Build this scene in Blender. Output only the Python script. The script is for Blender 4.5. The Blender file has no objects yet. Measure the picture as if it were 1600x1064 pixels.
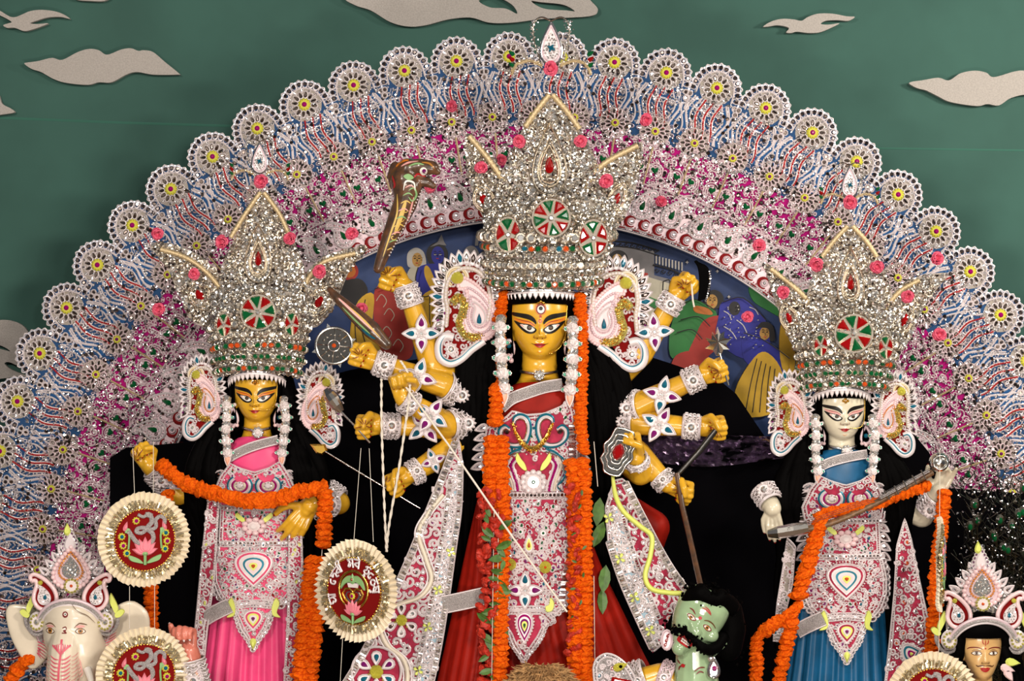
import bpy, bmesh, math, random
import numpy as np
from math import sin, cos, pi, radians, atan2, hypot, sqrt
from mathutils import Matrix, Vector
from mathutils.bvhtree import BVHTree

# ------------------------------------------------------------------ camera, light, exposure
S = 0.0025          # metres per pixel on the plane y = 0
D = 9.0             # camera distance from that plane
ZC = 2.43           # height of the optical axis
scene = bpy.context.scene
col = scene.collection
cam_d = bpy.data.cameras.new('camera'); cam = bpy.data.objects.new('camera', cam_d); col.objects.link(cam)
cam.location = (0, -D, ZC); cam.rotation_euler = (pi / 2, 0, 0)
cam_d.sensor_width = 36; cam_d.lens = 36 * D / (1600 * S); cam_d.clip_end = 100
scene.camera = cam
world = bpy.data.worlds.new('hall_ambient'); scene.world = world; world.use_nodes = True
world.node_tree.nodes['Background'].inputs[0].default_value = (0.80, 0.84, 0.95, 1)
world.node_tree.nodes['Background'].inputs[1].default_value = 0.07

def area(name, loc, target, size, power, colr):
    l = bpy.data.lights.new(name, 'AREA'); l.energy = power; l.color = colr
    l.shape = 'RECTANGLE'; l.size = size[0]; l.size_y = size[1]
    o = bpy.data.objects.new(name, l); col.objects.link(o); o.location = loc
    o.rotation_euler = (Vector(target) - Vector(loc)).to_track_quat('-Z', 'Y').to_euler()
    return o
area('stage_light_left', (-2.6, -6.0, 4.6), (-0.2, 0.2, 2.3), (1.0, 0.8), 215, (1.0, 0.90, 0.78))
area('stage_light_right', (2.6, -6.0, 4.4), (0.2, 0.2, 2.2), (1.0, 0.8), 235, (1.0, 0.90, 0.78))
area('footlight', (0.2, -5.2, 0.5), (0, 0.6, 2.7), (1.6, 0.4), 110, (1.0, 0.91, 0.80))
area('camera_flash', (0.5, -8.6, 3.1), (0, 0, 2.4), (0.25, 0.2), 80, (1.0, 0.96, 0.90))
area('side_spot', (3.6, -1.2, 3.9), (1.9, 1.35, 2.7), (0.5, 0.5), 75, (1.0, 0.93, 0.80))
scene.view_settings.view_transform = 'Standard'; scene.view_settings.look = 'None'
scene.view_settings.exposure = 0.0; scene.view_settings.gamma = 1.0
scene.view_settings.use_curve_mapping = False

# ------------------------------------------------------------------ pixel <-> world helpers
rng = np.random.default_rng(7)
random.seed(11)
def sc(y): return S * (D + y) / D
def P(px, py, y=0.0): s = sc(y); return Vector(((px - 800) * s, y, ZC - (py - 532) * s))
WM = {}

# ------------------------------------------------------------------ materials (all procedural)
MATS = {}
def mat(name, c, rough=0.5, metal=0.0, var=0.0, vscale=60.0, bump=0.0, bscale=200.0, c2=None, coat=0.0, sheen=0.0, trans=0.0, spec=0.5, emit=0.0, stretch=None):
    m = bpy.data.materials.new(name); m.use_nodes = True
    nt = m.node_tree; b = nt.nodes['Principled BSDF']
    b.inputs['Base Color'].default_value = (*c, 1); b.inputs['Roughness'].default_value = rough
    b.inputs['Metallic'].default_value = metal; b.inputs['Coat Weight'].default_value = coat
    b.inputs['Coat Roughness'].default_value = 0.12
    b.inputs['Sheen Weight'].default_value = sheen; b.inputs['Transmission Weight'].default_value = trans
    b.inputs['Specular IOR Level'].default_value = spec
    if emit: b.inputs['Emission Color'].default_value = (*c, 1); b.inputs['Emission Strength'].default_value = emit
    if var or bump or c2:
        tc = nt.nodes.new('ShaderNodeNewGeometry'); mp = nt.nodes.new('ShaderNodeMapping')
        nt.links.new(tc.outputs['Position'], mp.inputs['Vector'])
        if stretch: mp.inputs['Scale'].default_value = stretch
    if var or c2:
        n = nt.nodes.new('ShaderNodeTexNoise'); n.inputs['Scale'].default_value = vscale; n.inputs['Detail'].default_value = 4
        nt.links.new(mp.outputs[0], n.inputs['Vector'])
        r = nt.nodes.new('ShaderNodeValToRGB'); nt.links.new(n.outputs['Fac'], r.inputs[0])
        d = c2 or tuple(max(0, x * (1 - var)) for x in c); u = c if c2 else tuple(min(1, x * (1 + var)) for x in c)
        r.color_ramp.elements[0].position = 0.35; r.color_ramp.elements[1].position = 0.65
        r.color_ramp.elements[0].color = (*d, 1); r.color_ramp.elements[1].color = (*u, 1)
        nt.links.new(r.outputs[0], b.inputs['Base Color'])
    if bump:
        n2 = nt.nodes.new('ShaderNodeTexNoise'); n2.inputs['Scale'].default_value = bscale; n2.inputs['Detail'].default_value = 3
        nt.links.new(mp.outputs[0], n2.inputs['Vector'])
        bp = nt.nodes.new('ShaderNodeBump'); bp.inputs['Strength'].default_value = bump; bp.inputs['Distance'].default_value = 0.01
        nt.links.new(n2.outputs['Fac'], bp.inputs['Height']); nt.links.new(bp.outputs[0], b.inputs['Normal'])
    MATS[name] = m; return m

mat('teal_wall', (0.037, 0.105, 0.086), 0.9, var=0.10, vscale=2.2)
mat('wall_seam', (0.030, 0.13, 0.095), 0.8)
mat('foam', (0.42, 0.385, 0.36), 0.95, var=0.10, vscale=160, bump=0.3, bscale=300)
mat('floor_wood', (0.16, 0.10, 0.06), 0.6, var=0.3, vscale=6)
mat('stage_cloth', (0.09, 0.02, 0.02), 0.9, var=0.2, vscale=10)
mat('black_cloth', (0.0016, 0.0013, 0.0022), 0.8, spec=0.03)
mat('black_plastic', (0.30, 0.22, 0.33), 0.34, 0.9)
mat('hair_black', (0.0014, 0.0012, 0.0013), 0.6, spec=0.02)
mat('mirror', (0.84, 0.82, 0.83), 0.20, 1.0)
mat('mirror_dark', (0.26, 0.21, 0.19), 0.14, 1.0)
mat('silver', (0.78, 0.77, 0.79), 0.28, 1.0)
mat('silver_dull', (0.34, 0.30, 0.265), 0.7, 0.2, spec=0.2)
mat('silver_gold', (0.76, 0.68, 0.57), 0.28, 1.0)
mat('lace', (0.70, 0.63, 0.65), 0.36, 0.15)
mat('lace_pink', (0.70, 0.54, 0.59), 0.38, 0.15)
mat('lace_blue', (0.50, 0.52, 0.62), 0.36, 0.4)
mat('lace_cream', (0.66, 0.58, 0.47), 0.5, 0.2)
mat('braid_gold', (0.55, 0.42, 0.24), 0.45, 0.35, var=0.2, vscale=220)
mat('gold', (0.85, 0.52, 0.10), 0.25, 1.0)
mat('gold_glitter', (0.72, 0.66, 0.20), 0.30, 0.7, bump=0.8, bscale=700)
mat('orange_beads', (0.75, 0.30, 0.06), 0.3, 0.4)
mat('pearl', (0.72, 0.64, 0.64), 0.3, coat=0.4)
mat('pale_blue', (0.24, 0.36, 0.44), 0.5, 0.2, var=0.2, vscale=60)
mat('pearl_pink', (0.78, 0.56, 0.58), 0.30, coat=0.4)
mat('blue_panel', (0.020, 0.065, 0.17), 0.6, 0.0, spec=0.1)
mat('blue_ribbon', (0.018, 0.080, 0.22), 0.6, spec=0.1)
mat('magenta_panel', (0.36, 0.008, 0.15), 0.7, 0.0, spec=0.05)
mat('magenta_cloth', (0.36, 0.028, 0.065), 0.7, var=0.2, vscale=30, spec=0.1)
mat('pink_cloth', (0.66, 0.075, 0.17), 0.6, var=0.12, vscale=30, spec=0.1)
mat('red_panel', (0.20, 0.008, 0.010), 0.7, spec=0.1)
mat('red_felt', (0.17, 0.004, 0.004), 0.9, spec=0.1)
mat('red_bead', (0.55, 0.03, 0.03), 0.25, 0.35)
mat('gem_red', (0.26, 0.003, 0.004), 0.08, 0.0, spec=0.4)
mat('gem_green', (0.003, 0.085, 0.024), 0.08, 0.0, spec=0.4)
mat('gem_magenta', (0.28, 0.003, 0.12), 0.10, 0.0, spec=0.4)
mat('gem_blue', (0.008, 0.12, 0.19), 0.10, 0.1, spec=0.4)
mat('gem_purple', (0.16, 0.008, 0.12), 0.10, 0.0, spec=0.4)
mat('gem_clear', (0.84, 0.83, 0.81), 0.18, 0.85, coat=0.3)
mat('gem_orange', (0.55, 0.07, 0.01), 0.10, 0.0, spec=0.4)
mat('flower_yellow', (0.55, 0.52, 0.04), 0.6)
mat('leaf_lime', (0.62, 0.68, 0.14), 0.5, 0.1)
mat('yellow_glitter', (0.78, 0.72, 0.08), 0.35, 0.3, bump=0.9, bscale=500)
mat('rose_pink', (0.72, 0.09, 0.17), 0.55, c2=(0.52, 0.05, 0.11), vscale=110)
mat('teal_glitter', (0.01, 0.17, 0.25), 0.35, 0.4)
mat('skin_yellow', (0.66, 0.36, 0.022), 0.28, coat=0.25, var=0.06, vscale=12)
mat('skin_white', (0.66, 0.60, 0.46), 0.28, coat=0.25, var=0.05, vscale=12)
mat('skin_ganesh', (0.68, 0.60, 0.48), 0.30, coat=0.25, var=0.06, vscale=10)
mat('skin_tan', (0.66, 0.40, 0.16), 0.30, coat=0.25, var=0.05, vscale=12)
mat('skin_rose', (0.58, 0.17, 0.12), 0.32, coat=0.2, var=0.12, vscale=25)
mat('skin_green', (0.30, 0.43, 0.25), 0.14, coat=0.6, var=0.10, vscale=18)
mat('paint_black', (0.006, 0.004, 0.004), 0.4)
mat('paint_white', (0.80, 0.76, 0.70), 0.35)
mat('paint_red', (0.42, 0.015, 0.02), 0.35)
mat('paint_darkred', (0.17, 0.012, 0.012), 0.45)
mat('paint_brown', (0.13, 0.055, 0.02), 0.4)
mat('paint_orange', (0.72, 0.20, 0.015), 0.4)
mat('paint_pink', (0.72, 0.34, 0.32), 0.4)
mat('paint_hotpink', (0.62, 0.09, 0.14), 0.4)
mat('paint_amber', (0.38, 0.16, 0.03), 0.3)
mat('paint_gold', (0.62, 0.42, 0.10), 0.4)
mat('sari_red', (0.27, 0.009, 0.004), 0.5, spec=0.12, var=0.12, vscale=14)
mat('sari_pink', (0.74, 0.060, 0.20), 0.38, spec=0.3, var=0.08, vscale=14)
mat('sari_blue', (0.006, 0.090, 0.21), 0.36, spec=0.35, var=0.15, vscale=14)
mat('cloth_cream', (0.62, 0.50, 0.22), 0.55, var=0.15, vscale=30)
mat('silver_brocade', (0.78, 0.73, 0.73), 0.34, 0.35, bump=0.9, bscale=420, c2=(0.40, 0.36, 0.36), vscale=330)
mat('marigold', (0.80, 0.135, 0.002), 0.8, c2=(0.52, 0.055, 0.001), vscale=130, spec=0.1)
mat('petal_red', (0.42, 0.02, 0.006), 0.6, var=0.3, vscale=60)
mat('leaf_green', (0.055, 0.13, 0.02), 0.45, var=0.3, vscale=40)
mat('paper_cream', (0.76, 0.66, 0.50), 0.75)
mat('tinsel_gold', (0.66, 0.56, 0.36), 0.25, 0.8)
mat('clay_green', (0.22, 0.40, 0.16), 0.55)
mat('clay_pink', (0.75, 0.20, 0.26), 0.55)
mat('thread_white', (0.70, 0.64, 0.56), 0.7)
mat('wood_brown', (0.16, 0.085, 0.04), 0.45, var=0.3, vscale=70)
mat('snake_brown', (0.13, 0.055, 0.025), 0.30, coat=0.4, c2=(0.05, 0.03, 0.02), vscale=35)
mat('steel', (0.72, 0.70, 0.66), 0.20, 1.0)
mat('steel_dark', (0.06, 0.058, 0.055), 0.28, 0.8)
mat('shell_pink', (0.80, 0.40, 0.28), 0.35, coat=0.3)
mat('jade_bead', (0.10, 0.45, 0.30), 0.12, 0.2, coat=0.8)
mat('fur_tan', (0.36, 0.20, 0.08), 0.8, var=0.35, vscale=60)
mat('peacock', (0.014, 0.018, 0.010), 0.4, 0.2, c2=(0.035, 0.020, 0.008), vscale=40)
mat('tinsel_dark', (0.16, 0.15, 0.13), 0.22, 0.9)
for nm, c in dict(night=(0.013, 0.040, 0.15), grey=(0.19, 0.18, 0.19), white=(0.50, 0.47, 0.44), red=(0.38, 0.020, 0.012), green=(0.014, 0.17, 0.03),
                  yellow=(0.62, 0.36, 0.02), blue=(0.010, 0.014, 0.26), skin=(0.48, 0.26, 0.06), black=(0.008, 0.006, 0.008), orange=(0.55, 0.16, 0.02), pale=(0.50, 0.46, 0.36)).items():
    mat('canvas_' + nm, c, 0.6, var=0.14, vscale=14)

# ------------------------------------------------------------------ geometry collector (pixel units: x right, y down, d towards the viewer)
class Geo:
    def __init__(g): g.v = []; g.n = 0; g.ch = []; g.m = 0; g.names = []
    def use(g, name):
        if name not in g.names: g.names.append(name)
        g.m = g.names.index(name); return g
    def add(g, V, F):
        V = np.asarray(V, float).reshape(-1, 3); F = np.asarray(F, int)
        if not len(V) or not len(F): return
        g.v.append(V); g.ch.append((F + g.n, g.m)); g.n += len(V)
    def grid(g, Q, cu=False, cv=False):
        Q = np.asarray(Q, float); n, m = Q.shape[:2]
        i = np.arange(n if cu else n - 1); j = np.arange(m if cv else m - 1)
        I, J = np.meshgrid(i, j, indexing='ij'); I = I.ravel(); J = J.ravel(); I2 = (I + 1) % n; J2 = (J + 1) % m
        g.add(Q.reshape(-1, 3), np.stack([I * m + J, I * m + J2, I2 * m + J2, I2 * m + J], 1))
    def tube(g, pts, r, n=5, closed=False, flat=1.0):
        p = np.asarray(pts, float); N = len(p)
        if p.shape[1] == 2: p = np.c_[p, np.zeros(N)]
        r = np.broadcast_to(np.asarray(r, float), (N,))
        t = (np.roll(p, -1, 0) - np.roll(p, 1, 0)) if closed else np.gradient(p, axis=0)
        t /= np.maximum(np.linalg.norm(t, axis=1), 1e-9)[:, None]
        ref = np.array([0, 0, 1.0]) if abs(t[0][2]) < .9 else np.array([1.0, 0, 0])
        A = np.zeros_like(p); a = ref - t[0] * ref.dot(t[0]); a /= np.linalg.norm(a)
        for k in range(N):
            a = a - t[k] * a.dot(t[k]); l = np.linalg.norm(a)
            a = a / l if l > 1e-6 else A[k - 1]; A[k] = a
        B = np.cross(t, A); th = np.arange(n) * 2 * pi / n
        Q = p[:, None] + r[:, None, None] * (A[:, None] * cos_(th)[None, :, None] * flat + B[:, None] * sin_(th)[None, :, None])
        g.grid(Q, closed, True)
        if not closed:
            g.add(Q[0], [list(range(n))[::-1]]); g.add(Q[-1], [list(range(n))])
    def prism(g, pts, d0, d1, inset=0.0):
        p = np.asarray(pts, float)[:, :2]; n = len(p)
        if inset:
            c = p.mean(0); q = c + (p - c) * (1 - inset)
        else: q = p
        V = np.r_[np.c_[p, np.full(n, d0)], np.c_[q, np.full(n, d1)]]
        k = np.arange(n); k2 = (k + 1) % n
        g.add(V, np.stack([k, k2, k2 + n, k + n], 1))
        g.add(np.c_[q, np.full(n, d1)], [list(range(n))]); g.add(np.c_[p, np.full(n, d0)], [list(range(n))[::-1]])
    def sheet(g, pts, d0, d1, gap=7.0):
        """like prism, but the front is cut into small triangles so that it can follow a curved body"""
        p = np.asarray(pts, float)[:, :2]; n = len(p); bm = bmesh.new(); bm.faces.new([bm.verts.new((x, y, 0)) for x, y in p]); bm.normal_update(); bmesh.ops.triangulate(bm, faces=bm.faces[:])
        for _ in range(6):
            ed = [e for e in bm.edges if e.calc_length() > gap]
            if not ed: break
            bmesh.ops.subdivide_edges(bm, edges=ed, cuts=1); bmesh.ops.triangulate(bm, faces=[f for f in bm.faces if len(f.verts) > 3])
        bm.verts.index_update(); V = np.array([v.co[:] for v in bm.verts]); F = [[v.index for v in f.verts] for f in bm.faces]; bm.free()
        g.add(np.c_[V[:, :2], np.full(len(V), d1)], F); q = resample(p, gap, True); m = len(q); k = np.arange(m); k2 = (k + 1) % m
        g.add(np.r_[np.c_[q, np.full(m, d0)], np.c_[q, np.full(m, d1)]], np.stack([k, k2, k2 + m, k + m], 1))
    def gem(g, pts, d, h, inset=0.6):
        p = np.asarray(pts, float)[:, :2]; n = len(p); c = p.mean(0); q = c + (p - c) * (1 - inset)
        V = np.r_[np.c_[p, np.full(n, d)], np.c_[q, np.full(n, d + h)]]
        k = np.arange(n); k2 = (k + 1) % n
        g.add(V, np.stack([k, k2, k2 + n, k + n], 1)); g.add(np.c_[q, np.full(n, d + h)], [list(range(n))])
    def stamp(g, T, pos, size=1.0, tilt=0.0, spin=True, seed=0):
        """many copies of a small template; random tilt (radians, sigma) about x and y and random spin"""
        V0, F0 = T; pos = np.asarray(pos, float); N = len(pos)
        if not N: return
        if pos.shape[1] == 2: pos = np.c_[pos, np.zeros(N)]
        r = np.random.default_rng(seed + N); size = np.broadcast_to(np.asarray(size, float), (N,))
        a = r.normal(0, tilt, N) if tilt else np.zeros(N); b = r.normal(0, tilt, N) if tilt else np.zeros(N)
        s = r.uniform(0, 2 * pi, N) if spin is True else (np.zeros(N) if spin is False else np.broadcast_to(np.asarray(spin, float), (N,)))
        x, y, z = V0[:, 0], V0[:, 1], V0[:, 2]
        X = x * np.cos(s)[:, None] - y * np.sin(s)[:, None]; Y = x * np.sin(s)[:, None] + y * np.cos(s)[:, None]; Z = np.broadcast_to(z, X.shape)
        Y, Z = Y * np.cos(a)[:, None] - Z * np.sin(a)[:, None], Y * np.sin(a)[:, None] + Z * np.cos(a)[:, None]
        X, Z = X * np.cos(b)[:, None] + Z * np.sin(b)[:, None], -X * np.sin(b)[:, None] + Z * np.cos(b)[:, None]
        V = np.stack([X, Y, Z], 2) * size[:, None, None] + pos[:, None]
        off = (np.arange(N) * len(V0))
        g.v.append(V.reshape(-1, 3))
        for F in F0:
            F = np.asarray(F); g.ch.append(((F[None] + off[:, None, None]).reshape(-1, F.shape[1]) + g.n, g.m))
        g.n += N * len(V0)
    def mesh(g, name, fn=None, smooth=False):
        V = np.concatenate(g.v) if g.v else np.zeros((0, 3))
        W = fn(V) if fn else np.c_[V[:, 0], -V[:, 2], -V[:, 1]]
        me = bpy.data.meshes.new(name)
        me.vertices.add(len(W)); me.vertices.foreach_set('co', W.astype(np.float32).ravel())
        L = np.concatenate([f.ravel() for f, _ in g.ch]); tot = np.concatenate([np.full(len(f), f.shape[1]) for f, _ in g.ch])
        mi = np.concatenate([np.full(len(f), m) for f, m in g.ch]); st = np.r_[0, np.cumsum(tot)[:-1]]
        me.loops.add(len(L)); me.loops.foreach_set('vertex_index', L.astype(np.int32))
        me.polygons.add(len(tot)); me.polygons.foreach_set('loop_start', st.astype(np.int32))
        me.polygons.foreach_set('material_index', mi.astype(np.int32))
        me.polygons.foreach_set('use_smooth', np.full(len(tot), smooth))
        for nm in g.names: me.materials.append(MATS[nm])
        me.update(calc_edges=True); me.validate(); return me

def cos_(t): return np.cos(t)
def sin_(t): return np.sin(t)
class Frame:
    """similarity from pixel units to the world for things standing at depth y0; warp adds relief"""
    def __init__(f, y0, warp=None): f.y = y0; f.s = sc(y0); f.warp = warp
    def __call__(f, V):
        d = V[:, 2] + (f.warp(V[:, 0], V[:, 1]) if f.warp else 0)
        return np.stack([(V[:, 0] - 800) * f.s, f.y - d * f.s, ZC - (V[:, 1] - 532) * f.s], 1)

def link(o, M=None, parent=None):
    col.objects.link(o); M = M or Matrix.Identity(4); WM[o.name] = M
    if parent is not None:
        o.parent = parent; o.matrix_parent_inverse = WM[parent.name].inverted()
    o.matrix_basis = M; return o
def tag(o, label=None, cat=None, group=None, kind=None):
    if label: o['label'] = label
    if cat: o['category'] = cat
    if group: o['group'] = group
    if kind: o['kind'] = kind
    return o
def empty(name, loc, label, cat, group=None, kind=None):
    o = bpy.data.objects.new(name, None); o.empty_display_size = 0.05
    link(o, Matrix.Translation(Vector(loc))); return tag(o, label, cat, group, kind)
def put(name, g, parent=None, fr=None, smooth=False, label=None):
    """world-baked mesh; its origin is moved to its centre"""
    me = g.mesh(name, fr, smooth)
    co = np.zeros(len(me.vertices) * 3, np.float32); me.vertices.foreach_get('co', co); co = co.reshape(-1, 3)
    c = (co.min(0) + co.max(0)) / 2; me.vertices.foreach_set('co', (co - c).ravel()); me.update()
    o = bpy.data.objects.new(name, me); link(o, Matrix.Translation(Vector(c.tolist())), parent)
    if label: o['label'] = label
    return o
def place(name, me, parent, loc, rot=0.0, size=1.0, tilt=(0, 0), y=None):
    """a shared pixel-unit mesh put into the world: loc Vector, rot turns it in the picture plane (clockwise)"""
    s = size if y is None else size * sc(y)
    if np.isscalar(s): s = (s, s, s)
    M = Matrix.Translation(loc) @ Matrix.Rotation(tilt[1], 4, 'Z') @ Matrix.Rotation(tilt[0], 4, 'X') @ Matrix.Rotation(rot, 4, 'Y') @ Matrix.Diagonal((*s, 1))
    return link(bpy.data.objects.new(name, me), M, parent)

# ------------------------------------------------------------------ templates and outlines
def t_disc(n=6, dome=0.25):
    a = np.arange(n) * 2 * pi / n
    V = np.r_[np.c_[np.cos(a), np.sin(a), np.zeros(n)], np.c_[.6 * np.cos(a), .6 * np.sin(a), np.full(n, dome)]]
    k = np.arange(n); return V, [np.stack([k, (k + 1) % n, (k + 1) % n + n, k + n], 1), np.arange(n, 2 * n)[None]]
def t_octa():
    V = np.array([[1, 0, 0], [-1, 0, 0], [0, 1, 0], [0, -1, 0], [0, 0, 1], [0, 0, -1.]])
    return V, [np.array([[0, 2, 4], [2, 1, 4], [1, 3, 4], [3, 0, 4], [2, 0, 5], [1, 2, 5], [3, 1, 5], [0, 3, 5]])]
def t_ring(n=8, m=4, r=0.24, asp=1.0):
    a = np.arange(n) * 2 * pi / n; b = np.arange(m) * 2 * pi / m
    A, B = np.meshgrid(a, b, indexing='ij')
    V = np.stack([(1 + r * np.cos(B)) * np.cos(A), (1 + r * np.cos(B)) * np.sin(A) * asp, r * np.sin(B)], 2).reshape(-1, 3)
    I, J = np.meshgrid(np.arange(n), np.arange(m), indexing='ij'); I = I.ravel(); J = J.ravel(); I2 = (I + 1) % n; J2 = (J + 1) % m
    return V, [np.stack([I * m + J, I * m + J2, I2 * m + J2, I2 * m + J], 1)]
def t_tear(n=10, w=0.55, dome=0.3):
    o = teardrop(0, 0, 1.0, w, n); V = np.r_[np.c_[o, np.zeros(n)], np.c_[o * .55, np.full(n, dome)]]
    k = np.arange(n); return V, [np.stack([k, (k + 1) % n, (k + 1) % n + n, k + n], 1), np.arange(n, 2 * n)[None]]
def t_bar(w=1.0, h=0.3, t=0.3):
    V = np.array([[x, y, z] for z in (0, t) for x, y in ((-w, -h), (w, -h), (w, h), (-w, h))], float)
    return V, [np.array([[0, 1, 5, 4], [1, 2, 6, 5], [2, 3, 7, 6], [3, 0, 4, 7], [4, 5, 6, 7]])]
def circle(cx, cy, r, n=16, ry=None, a0=0.0):
    a = a0 + np.arange(n) * 2 * pi / n; return np.c_[cx + r * np.cos(a), cy + (ry or r) * np.sin(a)]
def teardrop(cx, cy, l, w, n=16, rot=0.0):
    """point up, l = half length"""
    a = np.arange(n) * 2 * pi / n; x = w * np.sin(a) * np.sin(a / 2) ** 1.2; y = -l * np.cos(a)
    c, s = cos(rot), sin(rot); return np.c_[cx + x * c - y * s, cy + x * s + y * c]
def heart(cx, cy, r, n=16, rot=0.0):
    a = np.arange(n) * 2 * pi / n; x = np.sin(a) ** 3; y = -(13 * np.cos(a) - 5 * np.cos(2 * a) - 2 * np.cos(3 * a) - np.cos(4 * a)) / 16
    c, s = cos(rot), sin(rot); return np.c_[cx + r * (x * c - y * s), cy + r * (x * s + y * c)]
def star(cx, cy, r, n=12, inner=0.75):
    a = np.arange(2 * n) * pi / n; q = np.where(np.arange(2 * n) % 2, r * inner, r); return np.c_[cx + q * np.cos(a), cy + q * np.sin(a)]
def spline(pts, n=8, closed=False):
    """Catmull-Rom through the points"""
    p = np.asarray(pts, float); N = len(p); out = []
    for i in range(N if closed else N - 1):
        if closed: a, b, c, d = p[(i - 1) % N], p[i], p[(i + 1) % N], p[(i + 2) % N]
        else: a, b, c, d = p[max(i - 1, 0)], p[i], p[i + 1], p[min(i + 2, N - 1)]
        for t in np.arange(n) / n:
            out.append(.5 * (2 * b + (c - a) * t + (2 * a - 5 * b + 4 * c - d) * t * t + (3 * b - 3 * c + d - a) * t ** 3))
    if not closed: out.append(p[-1])
    return np.array(out)
def spiral(cx, cy, r, turns=1.5, a0=0.0, hand=1, n=18):
    t = np.linspace(1, 0.12, n); a = a0 + hand * (1 - t) * turns * 2 * pi; return np.c_[cx + r * t * np.cos(a), cy + r * t * np.sin(a)]
def paisley(cx, cy, h, rot=0.0, hand=1, n=6):
    """kalka outline: round belly below, tip curling to one side"""
    q = np.array([(0, 1), (-.42, .85), (-.6, .45), (-.52, 0), (-.25, -.42), (.05, -.72), (.42, -.95), (.66, -.86), (.62, -.62), (.42, -.62), (.38, -.35), (.56, .05), (.62, .45), (.42, .85)])
    q = spline(q, n, True) * (hand, 1) * h; c, s = cos(rot), sin(rot)
    return np.c_[cx + q[:, 0] * c - q[:, 1] * s, cy + q[:, 0] * s + q[:, 1] * c]
def inside(pts, poly):
    x, y = pts[:, 0], pts[:, 1]; r = np.zeros(len(pts), bool); p = np.asarray(poly); j = len(p) - 1
    for i in range(len(p)):
        xi, yi = p[i]; xj, yj = p[j]
        m = ((yi > y) != (yj > y)) & (x < (xj - xi) * (y - yi) / (yj - yi + 1e-12) + xi); r ^= m; j = i
    return r
def fill(poly, gap, seed=0, jitter=0.35):
    """hexagonal scatter of points inside a polygon"""
    p = np.asarray(poly); (x0, y0), (x1, y1) = p.min(0), p.max(0); r = np.random.default_rng(seed)
    xs = np.arange(x0, x1 + gap, gap); ys = np.arange(y0, y1 + gap, gap * .866)
    X, Y = np.meshgrid(xs, ys); X = X + (np.arange(len(ys)) % 2)[:, None] * gap / 2
    q = np.c_[X.ravel(), Y.ravel()] + r.uniform(-jitter, jitter, (X.size, 2)) * gap
    return q[inside(q, p)]
def resample(pts, gap, closed=False):
    p = np.asarray(pts, float)
    if closed: p = np.r_[p, p[:1]]
    s = np.r_[0, np.cumsum(np.linalg.norm(np.diff(p, axis=0), axis=1))]; n = max(2, int(round(s[-1] / gap)) + (0 if closed else 1))
    t = np.linspace(0, s[-1], n, endpoint=not closed); return np.stack([np.interp(t, s, p[:, k]) for k in range(p.shape[1])], 1)
def shrink(poly, amt):
    p = np.asarray(poly, float); c = p.mean(0); v = p - c; l = np.linalg.norm(v, axis=1); return c + v * np.maximum(0.05, 1 - amt / l)[:, None]
DISC, OCTA, RING, TEAR, BAR = t_disc(), t_octa(), t_ring(), t_tear(), t_bar()
RING6 = t_ring(6, 3, .3); OVAL = t_ring(8, 3, .22, 1.5); DISC8 = t_disc(8, .35)
def with_d(p, d): return np.c_[p, np.full(len(p), d)]
# ------------------------------------------------------------------ the setting: hall wall, floor, stage
WALL_Y = 1.35
def box(g, x0, x1, y0, y1, z0, z1):
    V = [(x, y, z) for z in (z0, z1) for y in (y0, y1) for x in (x0, x1)]
    g.add(V, [[0, 2, 3, 1], [4, 5, 7, 6], [0, 1, 5, 4], [2, 6, 7, 3], [0, 4, 6, 2], [1, 3, 7, 5]])
ident = lambda V: V
def struct(name, boxes, m, parent=None):
    g = Geo().use(m)
    for b in boxes: box(g, *b)
    o = put(name, g, parent, ident)
    if parent is None: o['kind'] = 'structure'
    return o
wall = struct('wall_back', [(-5.5, 5.5, WALL_Y, WALL_Y + 0.12, 0, 5.2)], 'teal_wall')
tag(wall, 'teal green painted wall behind the shrine with faint horizontal seams', 'wall')
fl = struct('floor', [(-5.5, 5.5, -10, WALL_Y + .12, -0.1, 0)], 'floor_wood'); tag(fl, 'brown wooden hall floor below the stage', 'floor')
stg = struct('floor_stage', [(-3.2, 3.2, -0.95, WALL_Y, 0, 0.45)], 'stage_cloth'); tag(stg, 'dark red cloth covered stage carrying the statues', 'stage')
def seam(pts, r):
    g = Geo().use('wall_seam'); g.tube([(x, y, 0) for x, y in pts], r, 4, flat=0.25); return put('seam', g, wall, Frame(WALL_Y - 0.001))
seam([(-300, 180), (0, 184), (200, 192), (365, 197), (700, 203)], 2.0); seam([(1250, 231), (1400, 232), (1600, 235), (1900, 238)], 1.4)

def cutout(name, outline, label, cat, holes=(), y=WALL_Y - 0.03, th=9, group=None, n=5):
    """a foam board cut-out fixed to the wall; holes are cut through with a boolean-free bridge"""
    pts = spline(outline, n, True)
    cu = bpy.data.curves.new(name, 'CURVE'); cu.dimensions = '2D'; cu.fill_mode = 'BOTH'; cu.extrude = th / 2; cu.bevel_depth = 0
    for k, loop in enumerate([pts] + [spline(h, 5, True) for h in holes]):
        sp = cu.splines.new('POLY'); sp.points.add(len(loop) - 1); sp.use_cyclic_u = True
        for q, (a, b) in zip(sp.points, loop): q.co = (a, -b, 0, 1)
    tmp = bpy.data.objects.new('tmp', cu); col.objects.link(tmp)
    me = bpy.data.meshes.new_from_object(tmp.evaluated_get(bpy.context.evaluated_depsgraph_get()))
    bpy.data.objects.remove(tmp)
    V = np.array([v.co[:] for v in me.vertices]); fr = Frame(y)
    W = fr(np.c_[V[:, 0], -V[:, 1], V[:, 2]]); c = (W.min(0) + W.max(0)) / 2
    me.vertices.foreach_set('co', (W - c).astype(np.float32).ravel()); me.update(); me.materials.clear(); me.materials.append(MATS['foam']); me.name = name
    o = bpy.data.objects.new(name, me); link(o, Matrix.Translation(Vector(c.tolist()))); return tag(o, label, cat, group)
GC, GB = 'foam clouds on the wall', 'foam birds on the wall'
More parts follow.
